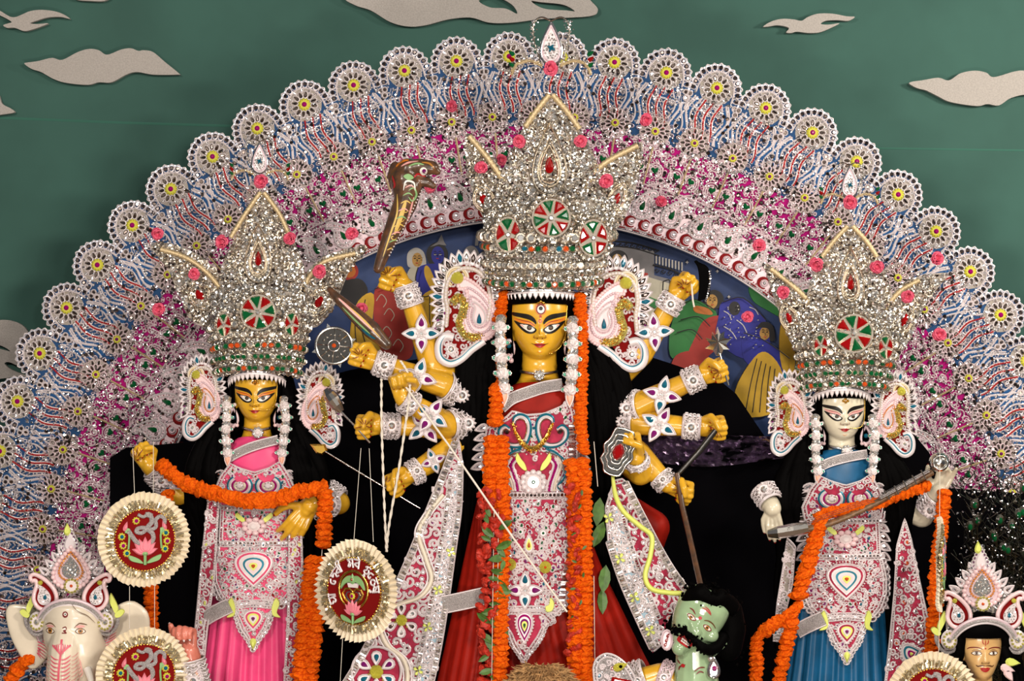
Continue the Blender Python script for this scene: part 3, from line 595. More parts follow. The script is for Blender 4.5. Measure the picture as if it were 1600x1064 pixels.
# ------------------------------------------------------------------ body building: lofts and tapered capsules fused into one skin
def nrm(v): v = np.asarray(v, float); return v / max(1e-9, np.linalg.norm(v))
class Body:
    def __init__(b, y0): b.g = Geo(); b.fr = Frame(y0); b.tips = []
    def capsule(b, A, B, ra, rb, flat=None, n=14):
        A, B = np.asarray(A, float), np.asarray(B, float); t = nrm(B - A); L = np.linalg.norm(B - A)
        ref = np.array([0, 0, 1.0]) if abs(t[2]) < .9 else np.array([0, 1.0, 0])
        u = nrm(np.cross(t, ref)); v = np.cross(t, u); th = np.arange(n) * 2 * pi / n; rows = []
        for a in np.linspace(-pi / 2, 0, 5): rows.append((A + t * ra * sin(a), max(.02, ra * cos(a))))
        for q in (.33, .66): rows.append((A + t * L * q, ra + (rb - ra) * q))
        for a in np.linspace(0, pi / 2, 5): rows.append((B + t * rb * sin(a), max(.02, rb * cos(a))))
        Q = np.array([c + r * (np.outer(np.cos(th), u) + np.outer(np.sin(th), v)) for c, r in rows]); b.g.grid(Q, False, True)
        b.g.add(Q[0], [list(range(n))]); b.g.add(Q[-1], [list(range(n))[::-1]])
    def chain(b, pts, rs):
        for k in range(len(pts) - 1): b.capsule(pts[k], pts[k + 1], rs[k], rs[k + 1])
    def loft(b, rows, n=48, p=2.0, disp=None):
        """rows of (cx, cy, cd, rx, rd); superellipse cross sections, disp(x, y) pushes the front"""
        th = np.arange(n) * 2 * pi / n; c, s = np.cos(th), np.sin(th); Q = []
        for cx, cy, cd, rx, rd in rows:
            X = cx + rx * np.sign(s) * np.abs(s) ** (2 / p); Dd = cd + rd * np.sign(c) * np.abs(c) ** (2 / p); Y = np.full(n, cy)
            if disp is not None: Dd = Dd + disp(X, Y) * np.clip(c * 1.6, 0, 1)
            Q.append(np.stack([X, Y, Dd], 1))
        Q = np.array(Q); b.g.grid(Q, False, True); b.g.add(Q[0], [list(range(n))]); b.g.add(Q[-1], [list(range(n))[::-1]])
    def hand(b, w, u, n, L, thumb_up, curls, thumb='wrap', spread=0.0):
        """w wrist, u finger direction, n palm normal; thumb_up = +1 / -1 chooses the side; curls per finger (3 angles, degrees)"""
        w = np.asarray(w, float); u = nrm(u); n = np.asarray(n, float); n = nrm(n - u * n.dot(u)); v = np.cross(n, u) * thumb_up
        lens, offs = (.80, .90, .83, .66), (.34, .115, -.115, -.33)
        b.capsule(w - u * .15 * L, w + u * .25 * L, .26 * L, .28 * L)
        for k in range(4):
            root = w + u * L * (.93 - abs(k - 1.2) * .05) + v * offs[k] * L
            b.capsule(w + u * .12 * L + v * offs[k] * .6 * L, root, .17 * L, .145 * L); q = root.copy(); ang = 0; r = .135 * L
            side = spread * (1.3 - k)
            for j, fr_ in enumerate((.45, .32, .25)):
                ang += radians(curls[k][j]); d = nrm(u * cos(ang) + n * sin(ang) + v * side * max(0, cos(ang))); e = q + d * lens[k] * L * fr_
                b.capsule(q, e, r, r * .88); q = e; r *= .88
            dors = nrm(u * cos(ang + pi / -2) + n * sin(ang - pi / 2)); b.tips.append((q + d * r * .35 + dors * r * .55, d, dors, r * .75))
        base = w + u * .22 * L + v * .30 * L
        if thumb == 'wrap': d1, d2, d3 = u * .7 + v * .55 + n * .55, u * .55 - v * .25 + n * .75, u * .35 - v * .85 + n * .25
        elif thumb == 'along': d1, d2, d3 = u * .8 + v * .6 + n * .15, u * .95 + v * .1 + n * .2, u * .9 - v * .05 + n * .25
        else: d1, d2, d3 = u * .5 + v * .9 + n * .2, u * .8 + v * .5 + n * .25, u * .95 + v * .15 + n * .2
        q = base; r = .17 * L
        for dd, l in ((d1, .42), (d2, .36), (d3, .28)):
            d = nrm(dd); e = q + d * l * L; b.capsule(q, e, r, r * .88); q = e; r *= .88
        dors = nrm(v * .4 - n * .6 + np.array([0, 0, .5])); b.tips.append((q + d * r * .2 + dors * r * .55, d, dors, r * .8))
    def skin(b, name, m, parent, voxel=0.0042, it=4):
        me = b.g.mesh(name + '_raw', b.fr, True); ob = bpy.data.objects.new('tmp', me); col.objects.link(ob)
        md = ob.modifiers.new('r', 'REMESH'); md.mode = 'VOXEL'; md.voxel_size = voxel; md.use_smooth_shade = True
        ms = ob.modifiers.new('s', 'SMOOTH'); ms.factor = 0.5; ms.iterations = it
        me2 = bpy.data.meshes.new_from_object(ob.evaluated_get(bpy.context.evaluated_depsgraph_get())); bpy.data.objects.remove(ob)
        me2.name = name; me2.materials.clear(); me2.materials.append(MATS[m])
        co = np.zeros(len(me2.vertices) * 3, np.float32); me2.vertices.foreach_get('co', co); co = co.reshape(-1, 3)
        b.bvh = BVHTree.FromPolygons([tuple(x) for x in co.tolist()], [tuple(p.vertices) for p in me2.polygons])
        c = (co.min(0) + co.max(0)) / 2; me2.vertices.foreach_set('co', (co - c).ravel()); me2.update()
        me2.polygons.foreach_set('use_smooth', np.ones(len(me2.polygons), bool))
        b.ob = link(bpy.data.objects.new(name, me2), Matrix.Translation(Vector(c.tolist())), parent); b.layer = 0; return b.ob
    def nails(b, m='gem_red', name='fingernail'):
        for q, d, dors, r in b.tips:
            g = Geo().use(m); side = np.cross(d, dors); a = np.arange(8) * 2 * pi / 8
            ring = [q + r * (1.15 * cos(t) * d + .75 * sin(t) * side) for t in a]; top = [q + dors * r * .35 + r * .5 * (1.15 * cos(t) * d + .75 * sin(t) * side) for t in a]
            g.add(ring + top, [[i, (i + 1) % 8, 8 + (i + 1) % 8, 8 + i] for i in range(8)]); g.add(top, [list(range(8))]); put(name, g, b.ob, b.fr, True)
    def decal(b, name, pts, m, parent=None, sm=4, off=None, gap=3.0):
        """flat paint laid onto the skin: an outline in pixels pushed back onto the surface"""
        b.layer += 1; off = off if off is not None else 0.0006 + 0.00012 * b.layer
        p = spline(pts, sm, True) if sm else np.asarray(pts, float); bm = bmesh.new()
        vs = [bm.verts.new((x, y, 0)) for x, y in p]
        try: bm.faces.new(vs)
        except Exception: bm.free(); return None
        bm.normal_update(); bmesh.ops.triangulate(bm, faces=bm.faces[:])
        for _ in range(4):
            ed = [e for e in bm.edges if e.calc_length() > gap]
            if not ed: break
            bmesh.ops.subdivide_edges(bm, edges=ed, cuts=1); bmesh.ops.triangulate(bm, faces=[f for f in bm.faces if len(f.verts) > 3])
        bm.verts.index_update(); V = np.array([v.co[:] for v in bm.verts]); F = [[v.index for v in f.verts] for f in bm.faces]; bm.free()
        W = b.fr(V); ok = np.zeros(len(W), bool)
        for k in range(len(W)):
            h = b.bvh.ray_cast(Vector((W[k, 0], -3.0, W[k, 2])), Vector((0, 1, 0)))
            if h[0] is not None: W[k, 1] = h[0].y - off; ok[k] = True
        F = [f for f in F if all(ok[i] for i in f)]
        if not F: return None
        g = Geo().use(m); g.add(W, F); return put(name, g, parent or b.ob, ident, True)
    def line(b, name, pts, w, m, parent=None, taper=True, sm=5):
        p = spline(pts, sm); t = np.gradient(p, axis=0); t /= np.linalg.norm(t, axis=1)[:, None]; nn = np.c_[-t[:, 1], t[:, 0]]
        k = np.sin(np.linspace(0.12, pi - 0.12, len(p))) ** .7 if taper else np.ones(len(p)); k = (w * k)[:, None] / 2
        return b.decal(name, np.r_[p + nn * k, (p - nn * k)[::-1]], m, parent, 0)

def gauss(x, y, cx, cy, sx, sy): return np.exp(-((x - cx) / sx) ** 2 - ((y - cy) / sy) ** 2)
def goddess_head(b, cx, cy, k, d0=0.0, ky=None, neck=True, topk=1.0):
    """cx, cy = point between the eyes; k = scale (1 for the tall statue)"""
    ky = ky or k
    prof = [(562, 6, 14), (560, 13.5, 24), (556, 20.5, 31), (550, 26.5, 36), (542, 31.8, 39), (532, 37.2, 41), (522, 42, 42), (510, 46, 42), (498, 47.5, 43), (486, 47.5, 44), (474, 46, 42), (462, 43, 38), (450, 40, 36), (438, 36, 32), (428, 30, 26), (420, 22, 20), (415, 8, 8)]
    ys = np.linspace(562, 415, 60); yq = np.where(ys < 474, 474 - (474 - ys) * topk, ys); w = np.interp(-ys, [-p[0] for p in prof], [p[1] for p in prof]); dd = np.interp(-ys, [-p[0] for p in prof], [p[2] for p in prof])
    def disp(X, Y):
        x = (X - cx) / k; y = (Y - cy) / ky
        r = np.zeros_like(x)
        r += 10 * np.clip((y + 14) / 30, 0, 1) * np.exp(-(x / 5.2) ** 2) * np.clip((19 - y) / 3.0, 0, 1) * (y > -14)      # bridge to tip
        r += 4 * gauss(x, y, -6, 15, 4, 4) + 4 * gauss(x, y, 6, 15, 4, 4)
        r += 4.2 * gauss(x, y, 0, 26, 10, 2.6) + 4.0 * gauss(x, y, 0, 31, 8, 2.8) - 2.0 * gauss(x, y, 0, 28.6, 12, 1.2)
        r += 4.5 * gauss(x, y, 0, 44, 11, 8) + 2.5 * gauss(x, y, -24, 22, 12, 14) + 2.5 * gauss(x, y, 24, 22, 12, 14)
        r += -2.5 * gauss(x, y, -17, -4, 12, 9) - 2.5 * gauss(x, y, 17, -4, 12, 9) + 3.2 * gauss(x, y, -17, 1, 10, 5) + 3.2 * gauss(x, y, 17, 1, 10, 5)
        return r * k
    b.loft([(cx, cy + (y - 510.5) * ky, d0, ww * k, dz * k) for y, ww, dz in zip(yq, w, dd)], 72, 2.15, disp)
    # neck with two soft folds, ears
    rows = []
    if not neck: return
    for y, r in ((545, 26), (556, 27), (566, 27), (571, 28), (576, 27.5), (582, 28.5), (590, 31), (598, 36), (606, 44), (616, 52), (630, 58), (660, 58), (700, 50)):
        rows.append((cx + 0 * k, cy + (y - 510.5) * k + 51.5 * (ky - k), d0 - 6 * k, r * k, r * k * (.95 if y < 595 else .55)))
    b.loft(rows, 40)
    for s in (-1, 1): b.capsule((cx + s * 46 * k, cy - 4 * k, d0 - 4 * k), (cx + s * 45 * k, cy + 18 * k, d0 - 2 * k), 6 * k, 7 * k)
def goddess_face(b, cx, cy, k, white=False):
    def T(pts): return [(cx + (x - 843) * k, cy + (y - 510.5) * k) for x, y in pts]
    eb = lambda s, pts: [(843 + s * (x - 843), y) for x, y in pts]
    for s in (-1, 1):
        # lid tint, kohl shape, white, iris, pupil, brow (outer end sweeps up)
        b.decal('eyelid', T(eb(s, [(850, 509), (856, 503.5), (866, 500), (878, 498), (883, 495.5), (880, 501), (868, 506), (857, 510)])), 'paint_pink' if white else 'paint_orange')
        e = b.decal('eye_liner', T(eb(s, [(848, 515.5), (851, 520), (858, 521.8), (866, 519.3), (875, 511.5), (883, 501), (872, 505), (865, 506), (858, 507.5), (852, 511.5)])), 'paint_black')
        b.decal('eye_white', T(eb(s, [(850.5, 515.5), (855, 518.4), (861, 517.6), (868, 513.2), (873.5, 507.2), (867, 507.3), (860, 508.8), (854, 512)])), 'paint_white', e)
        b.decal('eye_corner', T(eb(s, [(868.5, 511.5), (871, 509.6), (874, 507), (869.5, 508)])), 'paint_pink', e)
        b.decal('iris', circle(*T([(843 + s * 16.6 + .4, 512.2)])[0], 4.0 * k, 12), 'paint_black', e, 0); b.decal('pupil', circle(*T([(843 + s * 16.6 + .4, 512.4)])[0], 2.4 * k, 10), 'paint_brown', e, 0)
        b.decal('pupil_dot', circle(*T([(843 + s * 16.6 + .2, 511.9)])[0], 1.5 * k, 8), 'paint_black', e, 0)  # black painted dot in the middle of the brown pupil
        b.decal('eyebrow', T(eb(s, [(848.2, 504), (852, 497), (860, 492), (872, 489.8), (887, 488), (884.5, 493.2), (871, 496.8), (859, 500.2), (853, 503.5), (849.5, 507)])), 'paint_black')
        b.line('lid_line', T(eb(s, [(850, 510), (858, 504), (868, 501.5), (880, 498)])), 1.0 * k, 'paint_darkred')
    b.decal('upper_lip', T([(833, 537.6), (838, 537), (841, 536.2), (843, 537), (845, 536.2), (848, 537), (853, 537.6), (848, 539.2), (843, 539.6), (838, 539.2)]), 'paint_red')
    b.decal('lower_lip', T([(834.5, 538.6), (843, 539.8), (851.5, 538.6), (847, 542.2), (843, 543), (839, 542.2)]), 'paint_red')
    b.line('mouth_line', T([(829.5, 536), (835, 538.3), (843, 539.4), (851, 538.3), (856.5, 536)]), 1.0 * k, 'paint_black')
    for s in (-1, 1): b.line('nostril', T([(843 + s * 8.5, 524), (843 + s * 9.5, 527.5), (843 + s * 6, 528.4)]), .8 * k, 'paint_darkred'); b.decal('nostril_spot', circle(*T([(843 + s * 4, 529)])[0], 1.0 * k, 8), 'paint_darkred', None, 0)
    b.line('nose_mark', T([(842.5, 514), (842, 520), (843, 523)]), .8 * k, 'paint_brown'); b.line('chin_line', T([(838, 549), (843, 550.6), (848, 549)]), .7 * k, 'paint_orange')

# ------------------------------------------------------------------ jewellery shared by the statues
def cuff(name, parent, fr, A, B, r, m='lace', seed=0, stone=None):
    """a filigree bracelet round a limb from A to B"""
    A, B = np.asarray(A, float), np.asarray(B, float); t = nrm(B - A); L = np.linalg.norm(B - A); u = nrm(np.cross(t, (0, 0, 1.0))); v = np.cross(t, u)
    if v[2] < 0: u, v = -u, -v
    n = 22; th = np.arange(n) * 2 * pi / n; rr = np.random.default_rng(seed); g = Geo().use('silver_dull')
    ra, rb = (r if hasattr(r, '__len__') else (r, r))
    ring = lambda q, e: A + t * L * q + (ra + (rb - ra) * q + e) * (np.outer(np.cos(th), u) + np.outer(np.sin(th), v))
    g.grid(np.array([ring(0, -1), ring(0, 1), ring(.5, 1.6), ring(1, 1), ring(1, -1)]), False, True)
    for q in (0, .08, .92, 1): g.use(m).tube(ring(q, 1.6), 1.4, 4, True)
    nq = max(2, int(L / 6))
    for q in np.linspace(.16, .84, nq): g.use(m).stamp(RING6, ring(q, 2)[2:12] + rr.normal(0, .5, (10, 3)), 3.0, .5, True, seed); g.use('gem_clear').stamp(OCTA, ring(q, 2.2)[1:13:2], 1.6, .4, True, seed)
    for z in range(int(L / 9) + 1):
        q = (z + .5) / (int(L / 9) + 1); ph = np.linspace(.25, pi - .25, 24); c = A + t * L * (q + .5 * np.sin(ph * 8)[:, None] * 5 / L) + (ra + 3) * (np.outer(np.cos(ph), u) + np.outer(np.sin(ph), v)); g.use(m).tube(c, 1.1, 4)
    g.use('silver').stamp(OCTA, ring(.5, 2.6), 1.5, .4)
    o = put(name, g, parent, fr)
    C = A + t * L * .5 + v * (max(ra, rb) + 3.5); g = Geo().use(m); R = min(10, L * .42)
    a = np.arange(10) * 2 * pi / 10; pr = np.c_[C[0] + R * np.cos(a), C[1] + R * np.sin(a), np.full(10, C[2])]; g.use('pearl').stamp(OCTA, pr, R * .3, .3); g.use(m).gem(circle(C[0], C[1], R * .95, 14), C[2] - 1, 1.5, .2)
    g.use('gem_clear').gem(circle(C[0], C[1], R * .55, 10), C[2] + .4, 2.5); put('medallion', g, o, fr); return o
def jewel_flower(parent, fr, cx, cy, d, r, rot=0.0, cols=('gem_blue', 'gem_purple'), n=4):
    g = Geo().use('lace')
    for k in range(n):
        a = rot + k * 2 * pi / n; px, py = cx + r * .62 * sin(a), cy - r * .62 * cos(a); o = teardrop(px, py, r * .5, r * .42, 14, a); g.use('lace').prism(o, d, d + 1.2); g.tube(with_d(o, d + 1.6), 1.2, 4, True)
    g.use('pearl').stamp(OCTA, with_d(circle(cx, cy, r * .24, 8), d + 2), r * .1, .3); ob = put('jewel_flower', g, parent, fr)
    for k in range(n):
        a = rot + k * 2 * pi / n; g = Geo().use(cols[k % len(cols)]); g.gem(teardrop(cx + r * .66 * sin(a), cy - r * .66 * cos(a), r * .26, r * .22, 12, a), d + 1.2, 2.4); put('petal_gem', g, ob, fr)
    g = Geo().use('gem_clear'); g.gem(circle(cx, cy, r * .17, 10), d + 1.5, 3); put('centre_gem', g, ob, fr); return ob
def ornate(parent, name, outline, fr, base, d, gap=11, seed=0, lace='lace', gems=('gem_red', 'gem_blue', 'gem_purple', 'gem_green'), avoid=(), border=True, smooth=0, edge_rings=0.0, dense=1.0, tr=1.45):
    """a filigree plate: backing, bead border, scrollwork, small coloured stones"""
    o = spline(outline, smooth, True) if smooth else np.asarray(outline, float); r = np.random.default_rng(seed)
    g = Geo().use(base); g.sheet(o, d - 3, d)
    root = put(name, g, parent, fr)
    g = Geo(); inn = shrink(o, 9)
    if border:
        for e, rad in ((1, 1.5), (6.5, 1.3)): g.use(lace).tube(with_d(resample(shrink(o, e), 6, True), d + 1), rad, 4, True)
        q = resample(shrink(o, 3.8), 4.2, True); g.use('mirror').stamp(OCTA, with_d(q, d + 1.4), 1.7, .4, True, seed)
        if edge_rings: 
            q = resample(o, edge_rings * 1.75, True); g.use(lace).stamp(RING, with_d(q, d), edge_rings, .12, True, seed); g.use('mirror').stamp(DISC, with_d(q, d - .5), edge_rings * .8, .2, True, seed + 1)
        put('border', g, root, fr)['kind'] = 'stuff'
    p = fill(inn, gap, seed)
    for ax, ay, ar in avoid: p = p[np.hypot(p[:, 0] - ax, p[:, 1] - ay) > ar]
    g = Geo().use(lace)
    for x, y in p:
        if r.random() < .75 * dense: g.use(lace).tube(with_d(spiral(x, y, gap * r.uniform(.45, .68), r.uniform(1.1, 1.8), r.uniform(0, 6.28), r.choice((-1, 1)), 14), d + 1 + r.uniform(0, .8)), tr, 4 if tr < 2 else 5)
        else: g.use('mirror').stamp(DISC, [(x, y, d + .6)], 2.4, .25); g.use(lace).stamp(RING6, [(x, y, d + 1)], 3.1, .15)
    q = fill(inn, gap * .62, seed + 5)
    for ax, ay, ar in avoid: q = q[np.hypot(q[:, 0] - ax, q[:, 1] - ay) > ar]
    g.use('silver').stamp(OCTA, with_d(q, d + 1), 1.3, .4, True, seed); g.use('lace').stamp(OCTA, with_d(q[::2] + 2, d + 1), 1.6, .4, True, seed)
    if len(p) or len(q): put('filigree', g, root, fr)['kind'] = 'stuff'
    for x, y in p[r.random(len(p)) < .30]:
        g = Geo().use(str(r.choice(gems))); g.gem(teardrop(x, y, 4.2, 3.2, 10, r.uniform(-.6, .6)), d + 1, 2.2); put('small_gem', g, root, fr)
    return root
def tear_jewel(parent, fr, cx, cy, h, w, d, ms, rot=0.0):
    """nested teardrop outlines with a stone in the middle"""
    ob = None
    for k, m in enumerate(ms):
        q = 1 - k / len(ms); g = Geo().use(m); o = teardrop(cx, cy + (1 - q) * h * .18, h * q, w * q, 26, rot)
        if k < len(ms) - 1: g.prism(o, d, d + (k + 1) * .8); k or g.use('lace').tube(with_d(o, d + (k + 1) * .8), 1.3, 4, True)
        else: g.gem(o, d + k * .8, 3.2)
        nm = 'teardrop_jewel' if ob is None else ('centre_gem' if k == len(ms) - 1 else 'teardrop_layer'); x = put(nm, g, parent if ob is None else ob, fr); ob = ob or x
    q = resample(teardrop(cx, cy, h * 1.12, w * 1.15, 26, rot), 5, True); g = Geo().use('pearl'); g.stamp(OCTA, with_d(q, d + 1), 1.8, .3); put('bead_ring', g, ob, fr)['kind'] = 'stuff'; return ob
def rose_mesh():
    g = Geo().use('rose_pink'); r = np.random.default_rng(9)
    for k in range(16):
        a = k * 2.4; R = 1.5 + 8.2 * (k / 15) ** .7; h = 7 - 5.5 * (k / 15); w = 4 + R * .45; t = np.linspace(-1, 1, 5); tx, ty = -sin(a), cos(a); cx, cy = R * .55 * cos(a), R * .55 * sin(a)
        rows = []
        for q, (o, hh) in enumerate(((0, -2), (1.8, h * .6), (3.4, h), (4.4, h - .8))): rows.append([(cx + cos(a) * (o - t_ ** 2 * 2) + tx * t_ * w * .62, cy + sin(a) * (o - t_ ** 2 * 2) + ty * t_ * w * .62, hh + r.normal(0, .8) + 1.3 * sin(t_ * 5 + k)) for t_ in t])
        g.grid(np.array(rows))
    g.prism(circle(0, 0, 6, 10), -3, 0); return g.mesh('silk_rose', None, True)
M_rose = rose_mesh()
def rose(parent, px, py, y, size=1.0): return place('silk_rose', M_rose, parent, P(px, py, y), random.uniform(0, 6), size * 1.15, (random.uniform(-.3, .3), random.uniform(-.3, .3)), y)
def hairfall(parent, name, fr, strands, m='hair_black', seed=0):
    g = Geo().use(m); r = np.random.default_rng(seed)
    for p, rad in strands:
        p = spline(np.array(p, float), 5); n = len(p); w = np.linspace(0, 1, n); ph = r.uniform(0, 6)
        p[:, 0] += 2.5 * np.sin(w * 16 + ph); p[:, 2] += 2.5 * np.cos(w * 14 + ph); g.tube(p, rad * (1 - .5 * w ** 3), 7)
    return put(name, g, parent, fr, True)
def skirt(parent, name, fr, rows, m, pleats=24, amp=5.0, n=160, fan_=None):
    """rows of (cx, cy, cd, rx, rd); pleats deepen downwards"""
    g = Geo().use(m); th = np.linspace(0, 2 * pi, n, endpoint=False); Q = []; R = spline(np.array(rows, float), 4)
    for i, (cx, cy, cd, rx, rd) in enumerate(R):
        t = i / (len(R) - 1); a = amp * (0.25 + .75 * t) * (np.sin(th * pleats + 1.5 * np.sin(th * 3)) + .35 * np.sin(th * pleats * 2.1 + 1))
        Q.append(np.stack([cx + (rx + a) * np.sin(th), np.full(n, cy), cd + (rd + a) * np.cos(th)], 1))
    g.grid(np.array(Q), False, True); return put(name, g, parent, fr, True)
def flower_string(parent, name, fr, pts, rs, tip=True):
    """stacked white shola beads with jade side beads and a pink shell tip"""
    g = Geo(); p = resample(spline(np.array(pts, float), 6), rs * 1.25); ob = None
    T = t_ball(8, 5)
    for k, q in enumerate(p): g.use('pearl' if k % 2 else 'gem_clear').stamp(RUFF, [q], rs * (1.02 if k % 2 else .86), .3, True, k)
    ob = put(name, g, parent, fr)
    for s in (-1, 1):
        g = Geo().use('jade_bead'); g.stamp(T, p[1::2] + (s * rs * 1.15, 0, 0), rs * .33, .1); g.use('gem_clear').stamp(RING6, p[1::2] + (s * rs * 1.15, 0, 1), rs * .4, .3); put('side_beads', g, ob, fr, True)['kind'] = 'stuff'
    if tip:
        x, y, d = p[-1]; g = Geo().use('pearl'); g.prism(teardrop(x, y + rs * 1.7, -rs * 1.6, rs * 1.1, 16), d - 2, d + 2, .15); g.use('shell_pink').gem(teardrop(x, y + rs * 1.6, -rs * 1.2, rs * .75, 16), d + 2, 2); put('shell_tip', g, ob, fr)
    return ob
def t_ball(n=8, m=5):
    a = np.arange(n) * 2 * pi / n; b = np.linspace(-pi / 2, pi / 2, m + 1); V = []
    for q in b:
        V += [(cos(q) * cos(t) if abs(cos(q)) > 1e-6 else .01 * cos(t), cos(q) * sin(t) if abs(cos(q)) > 1e-6 else .01 * sin(t), sin(q)) for t in a]
    F = [(i * n + j, i * n + (j + 1) % n, (i + 1) * n + (j + 1) % n, (i + 1) * n + j) for i in range(m) for j in range(n)]
    return np.array(V), [np.array(F)]
BALL = t_ball()
def t_ruff():
    V, F = t_ball(14, 7); r = np.random.default_rng(3); k = np.arange(len(V)); return V * (1 + .16 * ((k + k // 14) % 2) + r.normal(0, .05, len(V)))[:, None], F
RUFF = t_ruff()
def hair_cap(parent, fr, cx, cy, k, d0=0.0, m='hair_black'):
    """black hair over the skull, framing the face down to the neck"""
    g = Geo().use(m); n = 48; th = np.linspace(0, 2 * pi, n, endpoint=False); rows = []
    for y, r, f in ((402, 8, 8), (405, 24, 28), (414, 40, 42), (430, 50, 50), (448, 53, 52), (462, 53, 51), (470, 52.5, 49), (474, 52, 45)):
        rows.append(np.c_[cx + k * r * np.sin(th), np.full(n, cy + (y - 510.5) * k) + k * 3 * np.abs(np.sin(th)) * (y > 465), d0 + k * np.where(np.cos(th) > 0, f, r) * np.cos(th)])
    g.grid(np.array(rows), False, True); g.add(rows[0], [list(range(n))])
    a = np.linspace(.95, 2 * pi - .95, 40); rows = []
    for y, r in ((466, 52), (480, 52.5), (510, 53), (540, 50), (570, 48), (610, 56)): rows.append(np.c_[cx + k * r * np.sin(a), np.full(40, cy + (y - 510.5) * k), d0 - 4 * k + k * r * .8 * np.cos(a)])
    g.grid(np.array(rows)); return put('hair', g, parent, fr, True)
# ------------------------------------------------------------------ headdresses
def glitz(parent, name, outline, fr, d, seed, gold=0.5, gap=5.2, smooth=4, base='silver_dull', th=3):
    o = spline(outline, smooth, True) if smooth else np.asarray(outline, float); g = Geo().use(base); g.prism(o, d - th, d); root = put(name, g, parent, fr)
    r = np.random.default_rng(seed); g = Geo(); p = fill(shrink(o, 1.5), gap * .84, seed, .45); n = len(p); k = r.random(n)
    dd = d + r.uniform(.6, 3.0, n); A = np.c_[p, dd]
    m1 = 'silver_gold' if gold > .3 else 'silver'
    g.use('gem_clear').stamp(DISC, A[k < .30], r.uniform(1.8, 4.0, (k < .30).sum()), .32, True, seed); s = (k >= .30) & (k < .62)
    g.use(m1).stamp(RING6, A[s], r.uniform(2.2, 4.6, s.sum()), .35, True, seed); s = (k >= .62) & (k < .84)
    g.use(m1).stamp(OCTA, A[s], r.uniform(1.2, 2.3, s.sum()), .6, True, seed); s = (k >= .84) & (k < .93)
    g.use('mirror_dark').stamp(DISC, A[s], 2.6, .35, True, seed); s = k >= .93
    g.use('pearl').stamp(OCTA, A[s], 1.9, .6, True, seed)
    put('glitter', g, root, fr)['kind'] = 'stuff'
    return root, o
def rope(parent, name, fr, pts, r, m='braid_gold'):
    p = spline(np.array(pts, float), 6); p = resample(p, r * .55); q = p.copy(); g = Geo().use(m)
    rr = r * (1 + .16 * np.sin(np.arange(len(p)) * 2.2)); g.tube(p, rr, 8); return put(name, g, parent, fr, True)
def marquise(cx, cy, l, w, rot):
    a = np.arange(16) * 2 * pi / 16; x = w * np.sign(np.cos(a)) * np.abs(np.cos(a)) ** 1.6; y = l * np.sin(a); c, s = cos(rot), sin(rot); return np.c_[cx + x * c - y * s, cy + x * s + y * c]
def wheel(parent, fr, cx, cy, r, d, n=8, sx=1.0, rot=0.2, cols=('gem_red', 'gem_green')):
    """round enamel rosette with red and green wedge stones"""
    g = Geo().use('silver_dull'); g.prism(np.c_[cx + sx * 1.12 * r * np.cos(np.arange(24) * pi / 12), cy + 1.12 * r * np.sin(np.arange(24) * pi / 12)], d, d + 2)
    a = np.arange(26) * 2 * pi / 26; c = np.c_[cx + sx * 1.28 * r * np.cos(a), cy + 1.28 * r * np.sin(a), np.full(26, d + 2)]; g.use('silver_gold').stamp(RING6, c, r * .15, .3); g.use('gem_clear').stamp(OCTA, c * (1, 1, 1), r * .11, .3)
    ob = put('enamel_rosette', g, parent, fr)
    for k in range(n):
        a0, a1 = rot + (k + .07) * 2 * pi / n, rot + (k + .93) * 2 * pi / n; t = np.linspace(a0, a1, 5)
        o = np.r_[[(cx + sx * .26 * r * cos((a0 + a1) / 2), cy + .26 * r * sin((a0 + a1) / 2))], np.c_[cx + sx * r * np.cos(t), cy + r * np.sin(t)]]
        g = Geo().use(cols[k % 2]); g.gem(o, d + 2, 2.6, .55); g.use('silver_gold').tube(with_d(o, d + 2.2), .9, 4, True); put('wedge_stone', g, ob, fr)
    g = Geo().use('gem_clear'); g.gem(circle(cx, cy, r * .2, 10, ), d + 2, 3.5); put('centre_gem', g, ob, fr); return ob
def fringe(parent, fr, cx, y0, w, sag, dd, tooth, name='shell_fringe'):
    """row of pointed white shells along the hair line"""
    g = Geo().use('lace'); n = int(2 * w * 1.25 / tooth); ph = np.linspace(-1.25, 1.25, n); x = cx + w * np.sin(ph) / sin(1.25); y = y0 + sag * (ph / 1.25) ** 2; d = dd * np.cos(ph)
    g.tube(np.c_[x, y - 3, d], 2.2, 5); g.use('silver').tube(np.c_[x, y - 6.5, d], 1.8, 5)
    for k in range(n):
        h = tooth * .6; nx = cos(ph[k]); o = np.array([(-h * nx, -3), (h * nx, -3), (h * nx * .8, 2), (0, 7.5), (-h * nx * .8, 2)]) + (x[k], y[k]); g.use('pearl' if k % 3 else 'lace').gem(o, d[k] - .4, 2.0, .3)
    return put(name, g, parent, fr)
